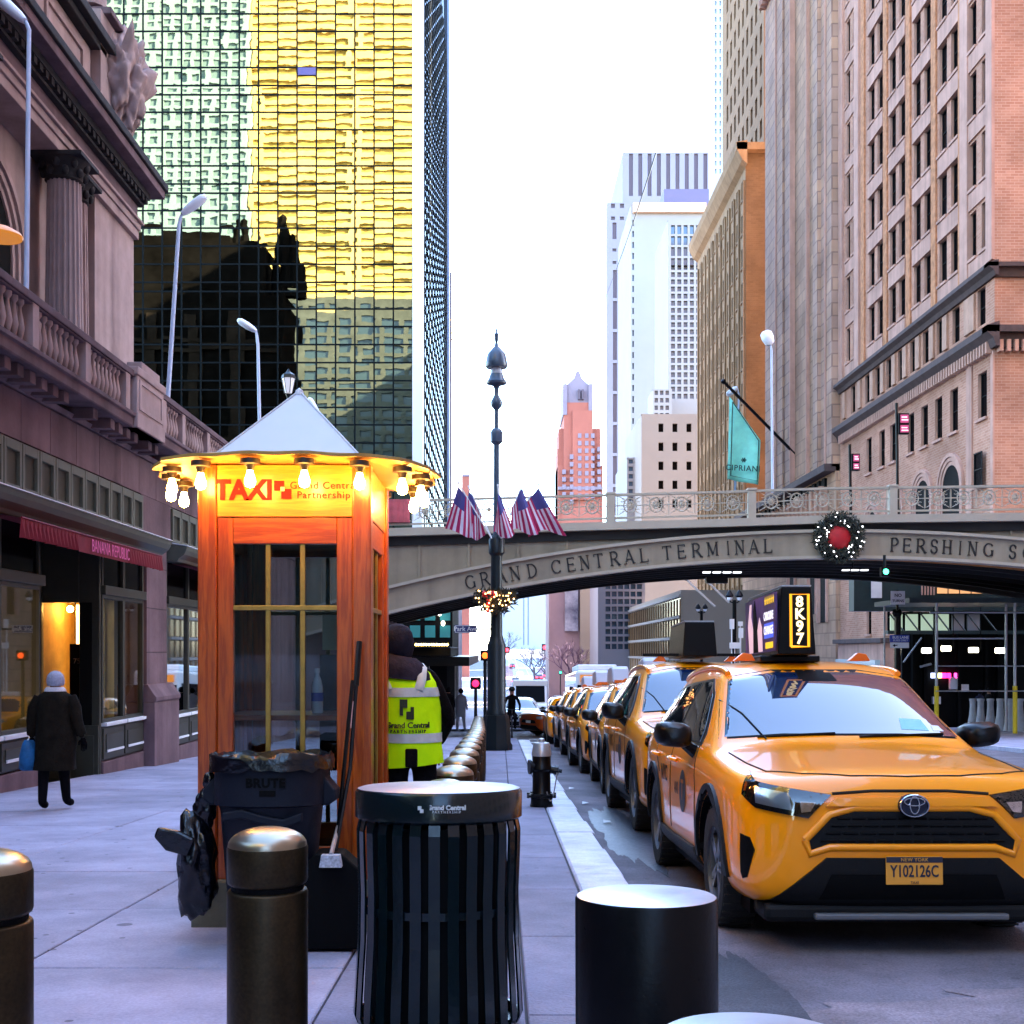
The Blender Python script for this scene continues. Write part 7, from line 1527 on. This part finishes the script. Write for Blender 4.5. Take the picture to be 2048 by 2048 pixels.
J = {k: ((v[0][0], v[0][1], v[0][2] + dz), v[1]) for k, v in J.items()}
for s, n in ((-1, 'l'), (1, 'r')): J['knee' + n] = ((s * .11, -.34, .74 + .1 * s), .062); J['ankle' + n] = ((s * .11, -.2, .38 + .16 * s), .045); J['toe' + n] = ((s * .11, -.34, .34 + .16 * s), .035); J['el' + n] = ((s * .27, -.42, 1.28), .045); J['wr' + n] = ((s * .25, -.56, 1.10), .034); E += [('sh' + n, 'el' + n), ('el' + n, 'wr' + n)]
skinbody('body', J, E, lambda c: 1 if (c.z > 1.64) else 0, [m_blk, m_skin], ri, 1); q = MB(); q.sphere((0, -.37, 1.82), .115, 10, 0, .8); q.obj('helmet', m_black, ri, smooth=80); ri.location = (bxx, by + .2, bg0 - .08)
# ------------------------------------------------------------------ ornate lamp post with flags
m_post = mat('dark_green_post', (.004, .009, .012), .4, spec=.3, var=.2, vs_=6)
m_postup = mat('blue_grey_post', (.035, .06, .10), .35, spec=.6, var=.2, vs_=6)
LZ = 30.2; LS = FPX / LZ; lxp = PX(993, LZ); lp = thing('street_lamp', 'tall ornate dark lamp post with globe lantern, flags and a garland', 'lamp', (lxp, LZ, G(LZ) + SW))
def lz(py): return PZ(py, LZ)
def lat(name, prof, m, par=lp, n=16, dx=0): q = MB(); q.lathe([(r, lz(p)) for r, p in prof], n, (lxp + dx, LZ, 0)); return q.obj(name, m, par, smooth=35)
lat('base', [(.40, 1510), (.40, 1490), (.36, 1485), (.33, 1440), (.30, 1430)], m_post, n=8); lat('shaft', [(.27, 1432), (.27, 1425), (.235, 1420), (.235, 1290), (.2, 1285), (.15, 1270), (.14, 1110)], m_post)
lat('collar', [(.14, 1112), (.2, 1106), (.2, 1080), (.15, 1074), (.12, 1070)], m_post); lat('upper_shaft', [(.085, 1072), (.075, 888)], m_postup); lat('octagon_collar', [(.075, 890), (.16, 884), (.165, 866), (.11, 858), (.06, 856)], m_postup, n=8)
lat('neck', [(.055, 857), (.055, 820), (.14, 812), (.15, 804), (.1, 796), (.06, 790), (.06, 778)], m_postup); lat('lantern_cup', [(.05, 780), (.09, 772), (.25, 768), (.26, 764), (.2, 758), (.16, 748)], m_postup)
lat('globe', [(.02, 768), (.13, 758), (.16, 745), (.12, 734), (.02, 732)], mat('lamp_globe', (.5, .5, .55), .2, var=.1)); lat('dome', [(.26, 736), (.28, 733), (.265, 722), (.23, 708), (.14, 700), (.06, 693), (.03, 684)], m_postup)
lat('finial', [(.02, 688), (.05, 680), (.055, 668), (.02, 664), (.025, 660), (.001, 655)], m_postup)
m_fr, m_fw, m_fb = mat('flag_red', (.42, .01, .09), .7), mat('flag_white', (.72, .62, .72), .7), mat('flag_blue', (.07, .06, .24), .7)
def flag(px_t, py_t, px_b, py_b, label, wid=.45, seed=0):
    t = thing('flag', label, 'flag', (lxp, LZ, lz(1080)), 'small striped flags on the lamp post'); x0, z0 = PX(px_t, LZ), lz(py_t)
    y0 = LZ - .3 + .1 * (seed % 3); q = MB(); q.tube([(lxp + (.12 if px_t > 993 else -.12), LZ - .16, lz(1078)), (x0, y0, z0 + .12)], .018, 6); q.sphere((x0, y0, z0 + .14), .03, 6); q.obj('staff', m_white, t)
    # cloth hangs from the staff; stripes run down it
    S = 11; T = 10; q = MB(); x1, z1 = PX(px_b, LZ), lz(py_b); vs = []; st = Vector((lxp - x0, 0, lz(1078) - z0)).normalized()
    for j in range(T + 1):                       # j runs down the fly, i across the hoist
        v = j / T
        for i in range(S + 1):
            u = i / S; hx_, hz_ = x0 + st.x * u * .55, z0 + .04 + st.z * u * .55
            fx = hx_ * (1 - v) + (x1 + (u - .45) * wid * 1.7 * (1 if st.x > 0 else -1)) * v; fz = hz_ * (1 - v) + (z1 + .10 * math.sin(u * 5 + seed) - .05 * u) * v
            f = math.sin(u * 9 + seed * 1.3 + v * 1.5); vs.append((fx + .03 * v * f, y0 - .09 * f * (.15 + v), fz))
    for j in range(T):
        for i in range(S):
            a = j * (S + 1) + i; q.add([vs[a], vs[a + 1], vs[a + S + 2], vs[a + S + 1]], [(0, 1, 2, 3)], 2 if (j < 4 and i < 6) else i % 2)
    c = q.obj('cloth', [m_fr, m_fw, m_fb], t); sm = c.modifiers.new('t', 'SOLIDIFY'); sm.thickness = .006
flag(917, 978, 918, 1066, 'leftmost small striped flag on the lamp post', .46, 1); flag(938, 985, 948, 1072, 'narrow striped flag next left of the lamp post', .3, 2); flag(996, 985, 1010, 1070, 'striped flag hanging in front of the lamp post shaft', .34, 3)
flag(1044, 980, 1050, 1064, 'striped flag next right of the lamp post', .42, 4); flag(1077, 980, 1098, 1066, 'rightmost striped flag, spread widest', .52, 5)
w = wreath('garland', 'half-round lit garland with a red bow on the lamp post', PX(991, LZ), LZ - .3, lz(1186), .26, .26, 900, 60, emat('garland_warm_light', (1, .5, .16), 8), 6, math.pi * .97, math.pi * 2.03)
q = MB(); bxw, bzw = PX(978, LZ), lz(1190)
for s in (-1, 1): q.rings([[(bxw + s * (t * .16), LZ - .5 + .05 * math.cos(a), bzw + .09 * f * math.sin(a)) for a in [2 * math.pi * i / 10 for i in range(10)]] for t, f in ((0, .25), (.4, .9), (.8, 1.0), (1, .5))])
q.prism([(bxw - .05, bzw), (bxw + .03, bzw), (bxw + .02, bzw - .5), (bxw - .03, bzw - .45), (bxw - .07, bzw - .5)], LZ - .5, LZ - .47, 'y'); q.obj('bow', mat('red_ribbon', (.62, .005, .008), .45), w, smooth=60)
# street name plate
sg = thing('street_sign', 'blue street name plate reading Park Ave, left of the lamp post', 'sign', (PX(932, 32), 32, PZ(1265, 32))); m_sb = mat('sign_blue', (.01, .02, .14), .5)
MB().box(PX(909, 32), PX(954, 32), 32, 32.03, PZ(1266, 32), PZ(1250, 32)).obj('plate', m_sb, sg); text('sign_lettering', 'Park Ave', m_white, sg, (PX(931, 32), 31.99, PZ(1258, 32)), .17, '-y', .004, .002)
q = MB()
for a, c, e, f in ((910, 953, 1251, 1252), (910, 953, 1264, 1265), (910, 911, 1252, 1264), (952, 953, 1252, 1264)): q.box(PX(a, 32), PX(c, 32), 31.985, 31.998, PZ(f, 32), PZ(e, 32))
q.obj('sign_border', m_white, sg); MB().box(PX(952, 32), lxp, 32.0, 32.03, PZ(1260, 32), PZ(1256, 32)).obj('bracket', m_post, sg)
def signal(name, label, px, py, Z, col, cat='traffic light', hw=.16, lit=6, cells=1, pole=None):
    x, z = PX(px, Z), PZ(py, Z); t = thing(name, label, cat, (x, Z, z - .3)); MB().box(x - hw, x + hw, Z + .05, Z + .3, z - hw * 1.1, z + hw * (1.1 + 2 * (cells - 1))).obj('housing', m_black, t, bevel=.02)
    q = MB(); q.lathe([(hw * .72, -.03), (hw * .6, -.05), (.001, -.06)], 14, (x, Z + .09, z), 0, 'y'); q.obj('lens', emat(name + '_lens_%d' % int(px), col, lit), t, smooth=60)
    if pole: q = MB(); q.tube([(x, Z + .2, z - hw), (x, Z + .2, G(Z) if pole == 'g' else pole)], .05, 8); q.obj('pole', m_post, t)
    return t
signal('traffic_light', 'pedestrian signal glowing pink-red left of the lamp post base', 951, 1367, 36, (1, .01, .06), lit=3, pole='g'); signal('traffic_light', 'small orange signal against the lamp post', 970, 1311, 33, (1, .10, .01), hw=.13, lit=3, pole='g')
signal('traffic_light', 'green traffic light glowing under the bridge right of the wreath', 1773, 1143, 39.4, (.05, 1, .45), hw=.14, lit=5, pole=bz(1112))
signal('traffic_light', 'red traffic light far down the hill, left of the lane', 1014, 1300, 330, (1, .03, .05), hw=.8, lit=4, pole='g'); signal('traffic_light', 'red traffic light on the far right kerb below the trees', 1090, 1295, 300, (1, .03, .05), hw=.8, lit=4, pole='g'); signal('traffic_light', 'small green light above the cabs in the distance', 1121, 1345, 120, (.05, 1, .5), hw=.16, lit=4, pole='g')
for i, (px, py, Z) in enumerate(((1031, 1335, 260), (1078, 1326, 280), (1092, 1322, 290), (1025, 1308, 360))):
    x, z = PX(px, Z), PZ(py, Z); t = thing('car', ['dark car with red lights left of the far lane', 'dark car with bright red lights on the far right lane', 'second dark car with red lights on the far right lane', 'tiny red-lit car near the crest of the hill'][i], 'car', (x, Z, G(Z)), 'braking cars far down the street')
    gz = G(Z); q = MB(); q.box(x - .9, x + .9, Z, Z + 4.4, gz + .3, gz + 1.0); q.prism([(Z + .3, gz + 1.0), (Z + 3.2, gz + 1.0), (Z + 2.6, gz + 1.5), (Z + .9, gz + 1.5)], x - .78, x + .78, 'x'); q.obj('body', m_dcar, t, bevel=.15)
    for s in (-1, 1): q = MB(); q.box(x + s * .55 - .3, x + s * .55 + .3, Z - .05, Z + .1, gz + .65, gz + .98); q.obj('tail_light', emat('far_tail_light', (1, .03, .06), 5) if 'far_tail_light' not in bpy.data.materials else bpy.data.materials['far_tail_light'], t); q = MB(); q.tube([(x + s * .6, Z + .8, gz + .32), (x + s * .9, Z + .8, gz + .32)], .32, 14); q.obj('wheel', m_tyre, t)
# ------------------------------------------------------------------ cobra head street lights
m_head = mat('pale_lamp_head', (.8, .82, .9), .4)
def cobra(label, Z, base, top, head0, head1, r=.05, hr=.12):
    x0, z0 = PX(base[0], Z), PZ(base[1], Z); t = thing('street_light', label, 'lamp', (x0, Z, z0), 'cobra head street lights'); P = lambda p: (PX(p[0], Z), Z, PZ(p[1], Z))
    q = MB(); a, b_, c = P(base), P(top), P(head0); mid = ((b_[0] * .4 + c[0] * .6), Z, b_[2] * .3 + c[2] * .7); q.tube([a, b_, mid, c], [r, r * .8, r * .7, r * .6], 8); q.obj('pole', m_lamp_grey, t, smooth=60)
    d, e = Vector(P(head0)), Vector(P(head1)); q = MB(); n = 6; q.tube([d, d.lerp(e, .15), d.lerp(e, .5), d.lerp(e, .85), e], [hr * .5, hr * .8, hr, hr * .95, hr * .5], 10, sq=.6); q.obj('head', m_head, t, smooth=60)
cobra('cobra street light cut by the top left corner', 17, (52, 640), (58, 60), (50, 42), (-14, -14), .04, .14); cobra('slanted cobra street light rising beside the dark reflection', 25, (333, 840), (358, 450), (364, 428), (412, 392), .05, .15); cobra('small cobra street light above the booth roof on the left', 44, (522, 1000), (516, 690), (512, 662), (476, 640), .07, .22)
cobra('cobra lamp head peeking out right of the booth roof', 50, (640, 1000), (640, 835), (636, 826), (618, 796), .06, .2); cobra('street light with round white head on the bridge, beside the bank', 53, (1545, 985), (1543, 700), (1541, 690), (1530, 662), .06, .28); cobra('street light with white drooping head above the teal flag', 99, (1470, 985), (1478, 790), (1474, 775), (1454, 790), .1, .42)
ln = thing('lantern_post', 'small black lantern lamp just above the booth roof apex', 'lamp', (PX(577, 40), 40, PZ(1000, 40))); lzx = PX(577, 40)
q = MB(); q.lathe([(.05, PZ(1000, 40)), (.05, PZ(795, 40)), (.1, PZ(788, 40))], 8, (lzx, 40, 0)); q.obj('post', m_post, ln); q = MB(); q.lathe([(.12, PZ(786, 40)), (.22, PZ(756, 40))], 6, (lzx, 40, 0)); q.obj('glass', mat('lantern_glass', (.5, .5, .6), .2, emit=(.9, .9, 1), es=.25), ln); q = MB(); q.lathe([(.25, PZ(757, 40)), (.22, PZ(750, 40)), (.08, PZ(744, 40)), (.02, PZ(738, 40))], 6, (lzx, 40, 0)); q.obj('lantern_cap', m_post, ln)
for k in range(6): a = math.pi / 3 * k; q = MB(); q.tube([(lzx + .125 * math.cos(a), 40 + .125 * math.sin(a), PZ(786, 40)), (lzx + .225 * math.cos(a), 40 + .225 * math.sin(a), PZ(756, 40))], .015, 5); q.obj('glazing_bar', m_post, ln)
# parking signs with magenta displays
m_mag = mat('magenta_display', (.2, .02, .08), .4, emit=(.8, .12, .3), es=.35); m_magt = mat('display_text', (.8, .6, .7), .4, emit=(1, .7, .8), es=.7)
for i, (a, c, e, f, pt) in enumerate(((1797, 1819, 826, 868, 805), (1703, 1720, 907, 941, 888))):
    Z = 47; t = thing('display_sign', ('larger', 'smaller')[i] + ' dark post with two magenta display panels standing on the bridge', 'sign', (PX(a, Z), Z, bz(1000) + .5)); MB().box(PX(a, Z), PX(c, Z), Z, Z + .2, PZ(f, Z), PZ(e, Z)).obj('cabinet', m_black, t, bevel=.02)
    for k, (u, v, tx) in enumerate(((.08, .46, '42 ST'), (.58, .92, '$ 28'))): 
        p = MB(); p.box(PX(a + 4, Z), PX(c - 2, Z), Z - .02, Z, PZ(e + (f - e) * v, Z), PZ(e + (f - e) * u, Z)); p = p.obj('display', m_mag, t)
        q = MB()
        for r_ in range(2): q.box(PX(a + 6, Z), PX(c - 5 + r_ * 2, Z), Z - .03, Z - .02, PZ(e + (f - e) * (u + .12 + r_ * .13) + 1, Z), PZ(e + (f - e) * (u + .12 + r_ * .13) - 1, Z))
        q.obj('display_text', m_magt, p)
    q = MB(); q.tube([(PX(a - 2, Z), Z + .1, PZ(pt, Z)), (PX(a + 1, Z), Z + .1, bz(1040))], .06, 8); q.obj('post', m_black, t)
# teal club flag on a slanted pole
Zf = 97; fg = thing('banner_flag', 'teal banner flag with dark border and lettering on a slanted pole', 'flag', (23.7, Zf, PZ(910, Zf))); P = lambda x, y, d=0: (PX(x, Zf), Zf - d, PZ(y, Zf))
q = MB(); q.tube([P(1594, 912), P(1448, 764)], .13, 8); q.sphere(P(1447, 763), .22, 8); q.obj('pole', m_black, fg)
q = MB(); n = 10; vs = []
for j in range(n + 1):
    v = j / n
    for i in range(n + 1): u = i / n; x = (1459 + u * 62) * (1 - v) + (1454 + u * 62) * v; y = (793 + u * 88) * (1 - v) + (958 + u * 12) * v; vs.append(P(x, y, .16 * math.sin(u * 7 + v * 2) * (.3 + v)))
q.add(vs, [(j * (n + 1) + i, j * (n + 1) + i + 1, (j + 1) * (n + 1) + i + 1, (j + 1) * (n + 1) + i) for j in range(n) for i in range(n)]); c = q.obj('cloth', mat('teal_cloth', (.28, .85, .66), .7, var=.15, vs_=1), fg, smooth=60); sm = c.modifiers.new('t', 'SOLIDIFY'); sm.thickness = .02
m_ft = mat('flag_dark_print', (.01, .08, .06), .7)
text('flag_lettering', 'CIPRIANI', m_ft, fg, P(1484, 938, .35), .62, '-y', .01, .01, 1.15, rot=Matrix.Rotation(R(3), 4, 'Y')); q = MB(); q.tube([P(1463, 806, .5), P(1515, 884, .5), P(1512, 964, .5), P(1459, 953, .5), P(1463, 806, .5)], .045, 6); q.obj('flag_border', m_ft, fg)
q = MB(); 
for k in range(6): a = k * math.pi / 3; p = P(1485 + 5 * math.cos(a), 922 + 5 * math.sin(a), .5); q.tube([P(1485, 922, .5), p], .06, 5)
q.obj('flag_emblem', m_ft, fg)
# two bare flagpoles on the facade under the bridge
for i, (a, b_) in enumerate((((1372, 1158), (1430, 1213)), ((1405, 1153), (1458, 1205)))):
    Z = 75; q = MB(); q.tube([(PX(a[0], Z), Z, PZ(a[1], Z)), (PX(b_[0], Z), Z, PZ(b_[1], Z))], .07, 6); q.sphere((PX(a[0], Z), Z, PZ(a[1], Z)), .14, 6)
    tag(q.obj('flagpole', mat('pale_pole_%d' % i, (.5, .42, .38), .5)), ('left', 'right')[i] + ' bare slanted flagpole seen below the bridge', 'flagpole', 'bare flagpoles below the bridge')
# ------------------------------------------------------------------ right hand corner below the bridge: cafe, scaffold, signs
m_dkgreen = mat('dark_green_steel', (.008, .025, .026), .5, var=.3, vs_=2)
cf = thing('cafe_front', 'dark green glazed cafe front under the viaduct with lit windows', 'building', (20, 55, G(55)))
Z = 54.0; Q = lambda n, a, c, e, f, m, y0=0, y1=.3, bev=0: MB().box(PX(a, Z), PX(c, Z), Z + y0, Z + y1, PZ(f, Z), PZ(e, Z)).obj(n, m, cf, bevel=bev)
Q('fascia', 1708, 2200, 1150, 1222, m_dkgreen, 0, .8); Q('back_wall', 1822, 2200, 1222, 1500, m_dark, 1.2, 1.5); Q('roof_slab', 1708, 2200, 1140, 1150, m_dkgreen, 0, 4)
m_gg = mat('green_glazing', (.25, .32, .25), .15, emit=(.6, .8, .6), es=.30)
for i in range(6): Q('window_pane', 1784 + i * 31, 1808 + i * 31, 1228, 1261, m_gg if i < 4 else mat('pale_pane_%d' % i, (.4, .4, .42), .2), .2, .3)
for i in range(7): q = MB(); a = 1780 + i * 31; q.tube([(PX(a, Z), Z + .1, PZ(1226, Z)), (PX(a + 28, Z), Z + .1, PZ(1262, Z))], .04, 5); q.obj('brace', m_dkgreen, cf)
Q('sill', 1776, 2200, 1261, 1268, m_dkgreen, 0, .5); m_wm = mat('warm_window', (.4, .2, .08), .4, emit=(1, .48, .2), es=.45)
for i in range(4): Q('upper_window', 1874 + i * 23, 1894 + i * 23, 1168, 1187, m_wm, -.06, -.01)
for i in range(5): Q('louvre', 1842 + i * 6, 1845 + i * 6, 1166, 1190, m_pink, -.06, -.01)
Q('notice', 1742, 1763, 1157, 1196, m_white, -.06, -.01)
for i, (px, w_, c) in enumerate(((1885, 10, (.5, .6, 1)), (1897, 5, (.9, .9, .3)), (1906, 8, (1, .02, .25)), (1916, 5, (1, .02, .2)), (1929, 3, (1, .05, .5)))): Q('neon_piece', px - w_ / 2, px + w_ / 2, 1347, 1357, emat('neon_%d' % i, c, 3.5), 1.0, 1.15)
for px in (1842, 1866, 1935, 1990, 2015): Q('door_post', px - 3, px + 3, 1266, 1470, m_blackm, .9, 1.2)
for px, a, b_ in ((1947, 1370, 1385), (1925, 1355, 1380), (1890, 1395, 1410)): Q('counter_item', px - 8, px + 8, a, b_, m_snow, 1.0, 1.18)
sc_ = thing('scaffold', 'galvanised pipe scaffold with yellow padded feet on the right pavement', 'scaffold', (17, 45, G(45) + SW)); Z = 45.0; gS = G(45) + SW; m_ypad = mat('yellow_pad', (.75, .55, .02), .6)
for px, dz in ((1873, 0), (2030, 0), (2046, 1.5), (1820, 3)):
    x = PX(px, Z); q = MB(); q.tube([(x, Z + dz, gS), (x, Z + dz, PZ(1206, Z))], .055 if px != 1820 else .035, 10); p = q.obj('upright', m_steel, sc_, smooth=60)
    if px in (1873, 2030): q = MB(); q.tube([(x, Z + dz, gS), (x, Z + dz, PZ(1372, Z))], .085, 10); q.obj('foot_pad', m_ypad, p, smooth=60)
for py in (1225, 1277, 1332, 1382): q = MB(); x0 = PX(1870 if py != 1225 else 1858, Z); q.tube([(x0, Z - .08, PZ(py, Z)), (PX(2005 if py == 1277 else 2110, Z), Z - .08, PZ(py, Z))], .035 if py < 1300 else .022, 8); q.obj('ledger', m_steel, sc_, smooth=60)
q = MB(); q.tube([(PX(1825, Z), Z + 1, PZ(1325, Z)), (PX(1862, Z), Z + 1, PZ(1275, Z))], .03, 6); q.obj('brace', m_steel, sc_); q = MB(); q.tube([(PX(1850, Z), Z + .5, PZ(1334, Z)), (PX(1872, Z), Z + .5, PZ(1328, Z))], .05, 6); q.obj('brace', m_steel, sc_); MB().box(PX(1815, Z), PX(2150, Z), Z - .2, Z + 4, PZ(1206, Z), PZ(1196, Z)).obj('plank_deck', m_dkgreen, sc_)
for i, (px, py) in enumerate(((1853, 1301), (1892, 1297), (1947, 1300), (2000, 1301))):
    Z2 = 50; x, z = PX(px, Z2), PZ(py, Z2); t = thing('work_light', '%s boxy warm-white lamp under the scaffold, counting from the left' % ordn[i], 'lamp', (x, Z2, z - .12), 'boxy lamps under the scaffold'); q = MB(); q.box(x - .19, x + .19, Z2 - .1, Z2 + .1, z - .11, z + .11); q.obj('diffuser', emat('work_light_glow', (1, .93, .70), 5) if i == 0 else bpy.data.materials['work_light_glow'], t, bevel=.04); q = MB(); q.tube([(x + .19, Z2, z), (x + .3, Z2, z), (x + .3, Z2, PZ(1206, Z2))], .02, 6); q.obj('bracket', m_blackm, t)
# white fluted barrier posts
for i in range(6):
    Z3 = 50 - i * .4; x = PX(1942 + i * 19.5 if i else 1946, Z3); g3 = G(Z3); t = thing('barrier_post', '%s flared pale barrier post by the right kerb, counting from the left' % ordn[i], 'barrier', (x, Z3, g3), 'flared barrier posts by the right kerb')
    q = MB(); q.lathe([(.26, .12), (.25, .25), (.15, .75), (.125, 1.1), (.13, 1.3), (.15, 1.36), (.15, 1.42), (.001, 1.43)], 12, (x, Z3, g3)); q.obj('post', m_pave if False else mat('barrier_grey_%d' % i, (.42, .40, .42), .7, var=.15, vs_=4), t, smooth=40); q = MB(); q.lathe([(.30, -.02), (.30, .08), (.2, .125)], 12, (x, Z3, g3)); q.obj('foot', m_blackm, t)
# signs on posts
st_ = thing('sign_post', 'dark post with a blue bus lane sign and a white arrow plate beneath', 'sign', (PX(1797, 46), 46, G(46) + SW)); Z = 46.0; q = MB(); q.tube([(PX(1797, Z), Z + .1, G(46)), (PX(1797, Z), Z + .1, PZ(1222, Z))], .13, 8); q.obj('post', m_black, st_); q = MB(); q.sphere((PX(1796, Z), Z + .1, PZ(1226, Z)), .2, 8); q.obj('post_cap', m_black, st_)
p = MB().box(PX(1779, Z), PX(1818, Z), Z - .05, Z, PZ(1284, Z), PZ(1270, Z)).obj('bus_lane_plate', mat('bus_blue', (.03, .05, .32), .5), st_); text('plate_lettering', 'BUS LANE', m_white, p, (PX(1800, Z), Z - .06, PZ(1275, Z)), .14, '-y', .004, .002); text('plate_lettering', 'BUSES ONLY', m_white, p, (PX(1800, Z), Z - .06, PZ(1281, Z)), .10, '-y', .004)
p = MB().box(PX(1780, Z), PX(1817, Z), Z - .05, Z, PZ(1296, Z), PZ(1285, Z)).obj('arrow_plate', m_white, st_); q = MB(); q.prism([(PX(1784, Z), PZ(1291, Z)), (PX(1789, Z), PZ(1294, Z)), (PX(1789, Z), PZ(1292, Z)), (PX(1794, Z), PZ(1291, Z)), (PX(1794, Z), PZ(1289.5, Z)), (PX(1789, Z), PZ(1290, Z)), (PX(1789, Z), PZ(1288, Z))], Z - .07, Z - .05, 'y'); q.obj('arrow', m_black, p)
nt_ = thing('no_turns_sign', 'white square sign reading NO TURNS on the dark cafe fascia corner', 'sign', (PX(1796, 45), 45, PZ(1210, 45))); Z = 45.0; p = MB().box(PX(1782, Z), PX(1810, Z), Z, Z + .04, PZ(1209, Z), PZ(1182, Z)).obj('plate', m_white, nt_); text('sign_lettering', 'NO', m_black, p, (PX(1796, Z), Z - .01, PZ(1191, Z)), .17, '-y', .004, .003); text('sign_lettering', 'TURNS', m_black, p, (PX(1796, Z), Z - .01, PZ(1202, Z)), .14, '-y', .004, .002); q = MB(); q.tube([(PX(1796, Z), Z + .08, PZ(1180, Z)), (PX(1796, Z), Z + .08, PZ(1222, 46))], .05, 8); q.obj('post', m_black, nt_)
# twin globe lamps and little sign plates by the bank
for i, (px, py) in enumerate(((1469, 1200), (1403, 1222), (1336, 1245))):
    Z = 70 + i * 25; x, z = PX(px, Z), PZ(py, Z); t = thing('post_lamp', ('nearest', 'middle', 'farthest')[i] + ' dark double-globe lamp post seen under the bridge', 'lamp', (x, Z, G(Z)), 'double globe lamp posts'); q = MB(); q.tube([(x, Z, G(Z)), (x, Z, z)], .12, 8); q.obj('post', m_black, t)
    for s in (-1, 1): q = MB(); q.tube([(x, Z, z - .2), (x + s * .25, Z, z - .1), (x + s * .28, Z, z + .1)], .05, 6); q.lathe([(.12, z + .1), (.25, z + .25), (.1, z + .5), (.001, z + .6)], 10, (x + s * .28, Z, 0)); q.obj('lamp_arm', m_black, t); q = MB(); q.sphere((x + s * .28, Z, z + .12), .17, 8); q.obj('globe', m_head, t)
for i, (px, a, b_) in enumerate(((1464, 1238, 1258), (1481, 1243, 1252), (1482, 1256, 1276), (1470, 1285, 1297))):
    Z = 62; x = PX(px, Z); q = MB(); w_ = .12 if i < 3 else .28; q.box(x - w_, x + w_, Z, Z + .04, PZ(b_, Z), PZ(a, Z)); q.tube([(x, Z + .08, PZ(a, Z)), (x, Z + .08, G(Z) + .1)], .03, 6)
    tag(q.obj('small_sign', m_snow), ['tall pale parking plate left of the roof sign', 'small upper pale plate left of the roof sign', 'tall lower pale plate left of the roof sign', 'wide low pale plate left of the roof sign'][i], 'sign', 'pale parking plates')
# stone doorway on the corner block
dw = MB(); dw.box(XR - .6, XR + .05, 73.5, 83.5, -3.2, 1.9); dwo = dw.obj('stone_porch', m_pink, pb, bevel=.03)
for a, c in ((74.5, 77.6), (78.6, 82.4)): MB().box(XR - .63, XR - .58, a, c, -3.2, .4).obj('porch_opening', m_dark, dwo)
MB().box(XR - .9, XR, 73.2, 83.8, 1.9, 2.2).obj('porch_cornice', m_cornice, dwo, bevel=.03); MB().box(XR - .9, XR - .6, 74.2, 83, .45, .85).obj('porch_glass_canopy', mat('pale_glass_canopy', (.4, .5, .5), .2), dwo)
# bare street trees far down the hill
def tree(x, y, h, seed, label, m):
    t = thing('bare_tree', label, 'tree', (x, y, G(y)), 'bare street trees'); random.seed(seed); g = G(y); tr = MB(); tr.tube([(x, y, g - .2), (x + .1, y, g + h * .25), (x, y, g + h * .45)], [h * .035, h * .028, h * .02], 7); tr.obj('trunk', m, t); b = MB()
    def grow(p, d, L, r, k):
        e = p + d * L; b.tube([p, p.lerp(e, .5) + Vector((random.uniform(-1, 1), random.uniform(-1, 1), 0)) * L * .06, e], [r, r * .8, r * .6], 4, caps=False)
        if k:
            for _ in range(3): nd = (d + Vector((random.uniform(-1, 1), random.uniform(-1, 1), random.uniform(-.4, .8))) * .75).normalized(); grow(e, nd, L * random.uniform(.6, .85), r * .6, k - 1)
    for i in range(5): a = i * 1.26 + random.random(); grow(Vector((x, y, g + h * (.3 + .035 * i))), Vector((math.cos(a) * .8, math.sin(a) * .8, .8)).normalized(), h * .2, h * .014, 4)
    b.obj('crown', m, t)
m_bark = mat('bare_bark', (.10, .08, .10), .9); m_bark2 = mat('purple_bark', (.13, .07, .12), .9)
tree(PX(1068, 230), 230, 9.5, 1, 'bare grey tree left of the violet one, far right kerb', m_bark); tree(PX(1092, 215), 215, 9, 2, 'tallest bare dark tree on the far right kerb', m_bark); tree(PX(1142, 165), 165, 9, 3, 'violet tinted bare tree below the dark billboard', m_bark2); tree(PX(1122, 260), 260, 9, 4, 'pale bare tree behind the violet one', m_bark)
tree(PX(1006, 350), 350, 12, 5, 'bare dark tree on the far left near the lamp post', m_bark)
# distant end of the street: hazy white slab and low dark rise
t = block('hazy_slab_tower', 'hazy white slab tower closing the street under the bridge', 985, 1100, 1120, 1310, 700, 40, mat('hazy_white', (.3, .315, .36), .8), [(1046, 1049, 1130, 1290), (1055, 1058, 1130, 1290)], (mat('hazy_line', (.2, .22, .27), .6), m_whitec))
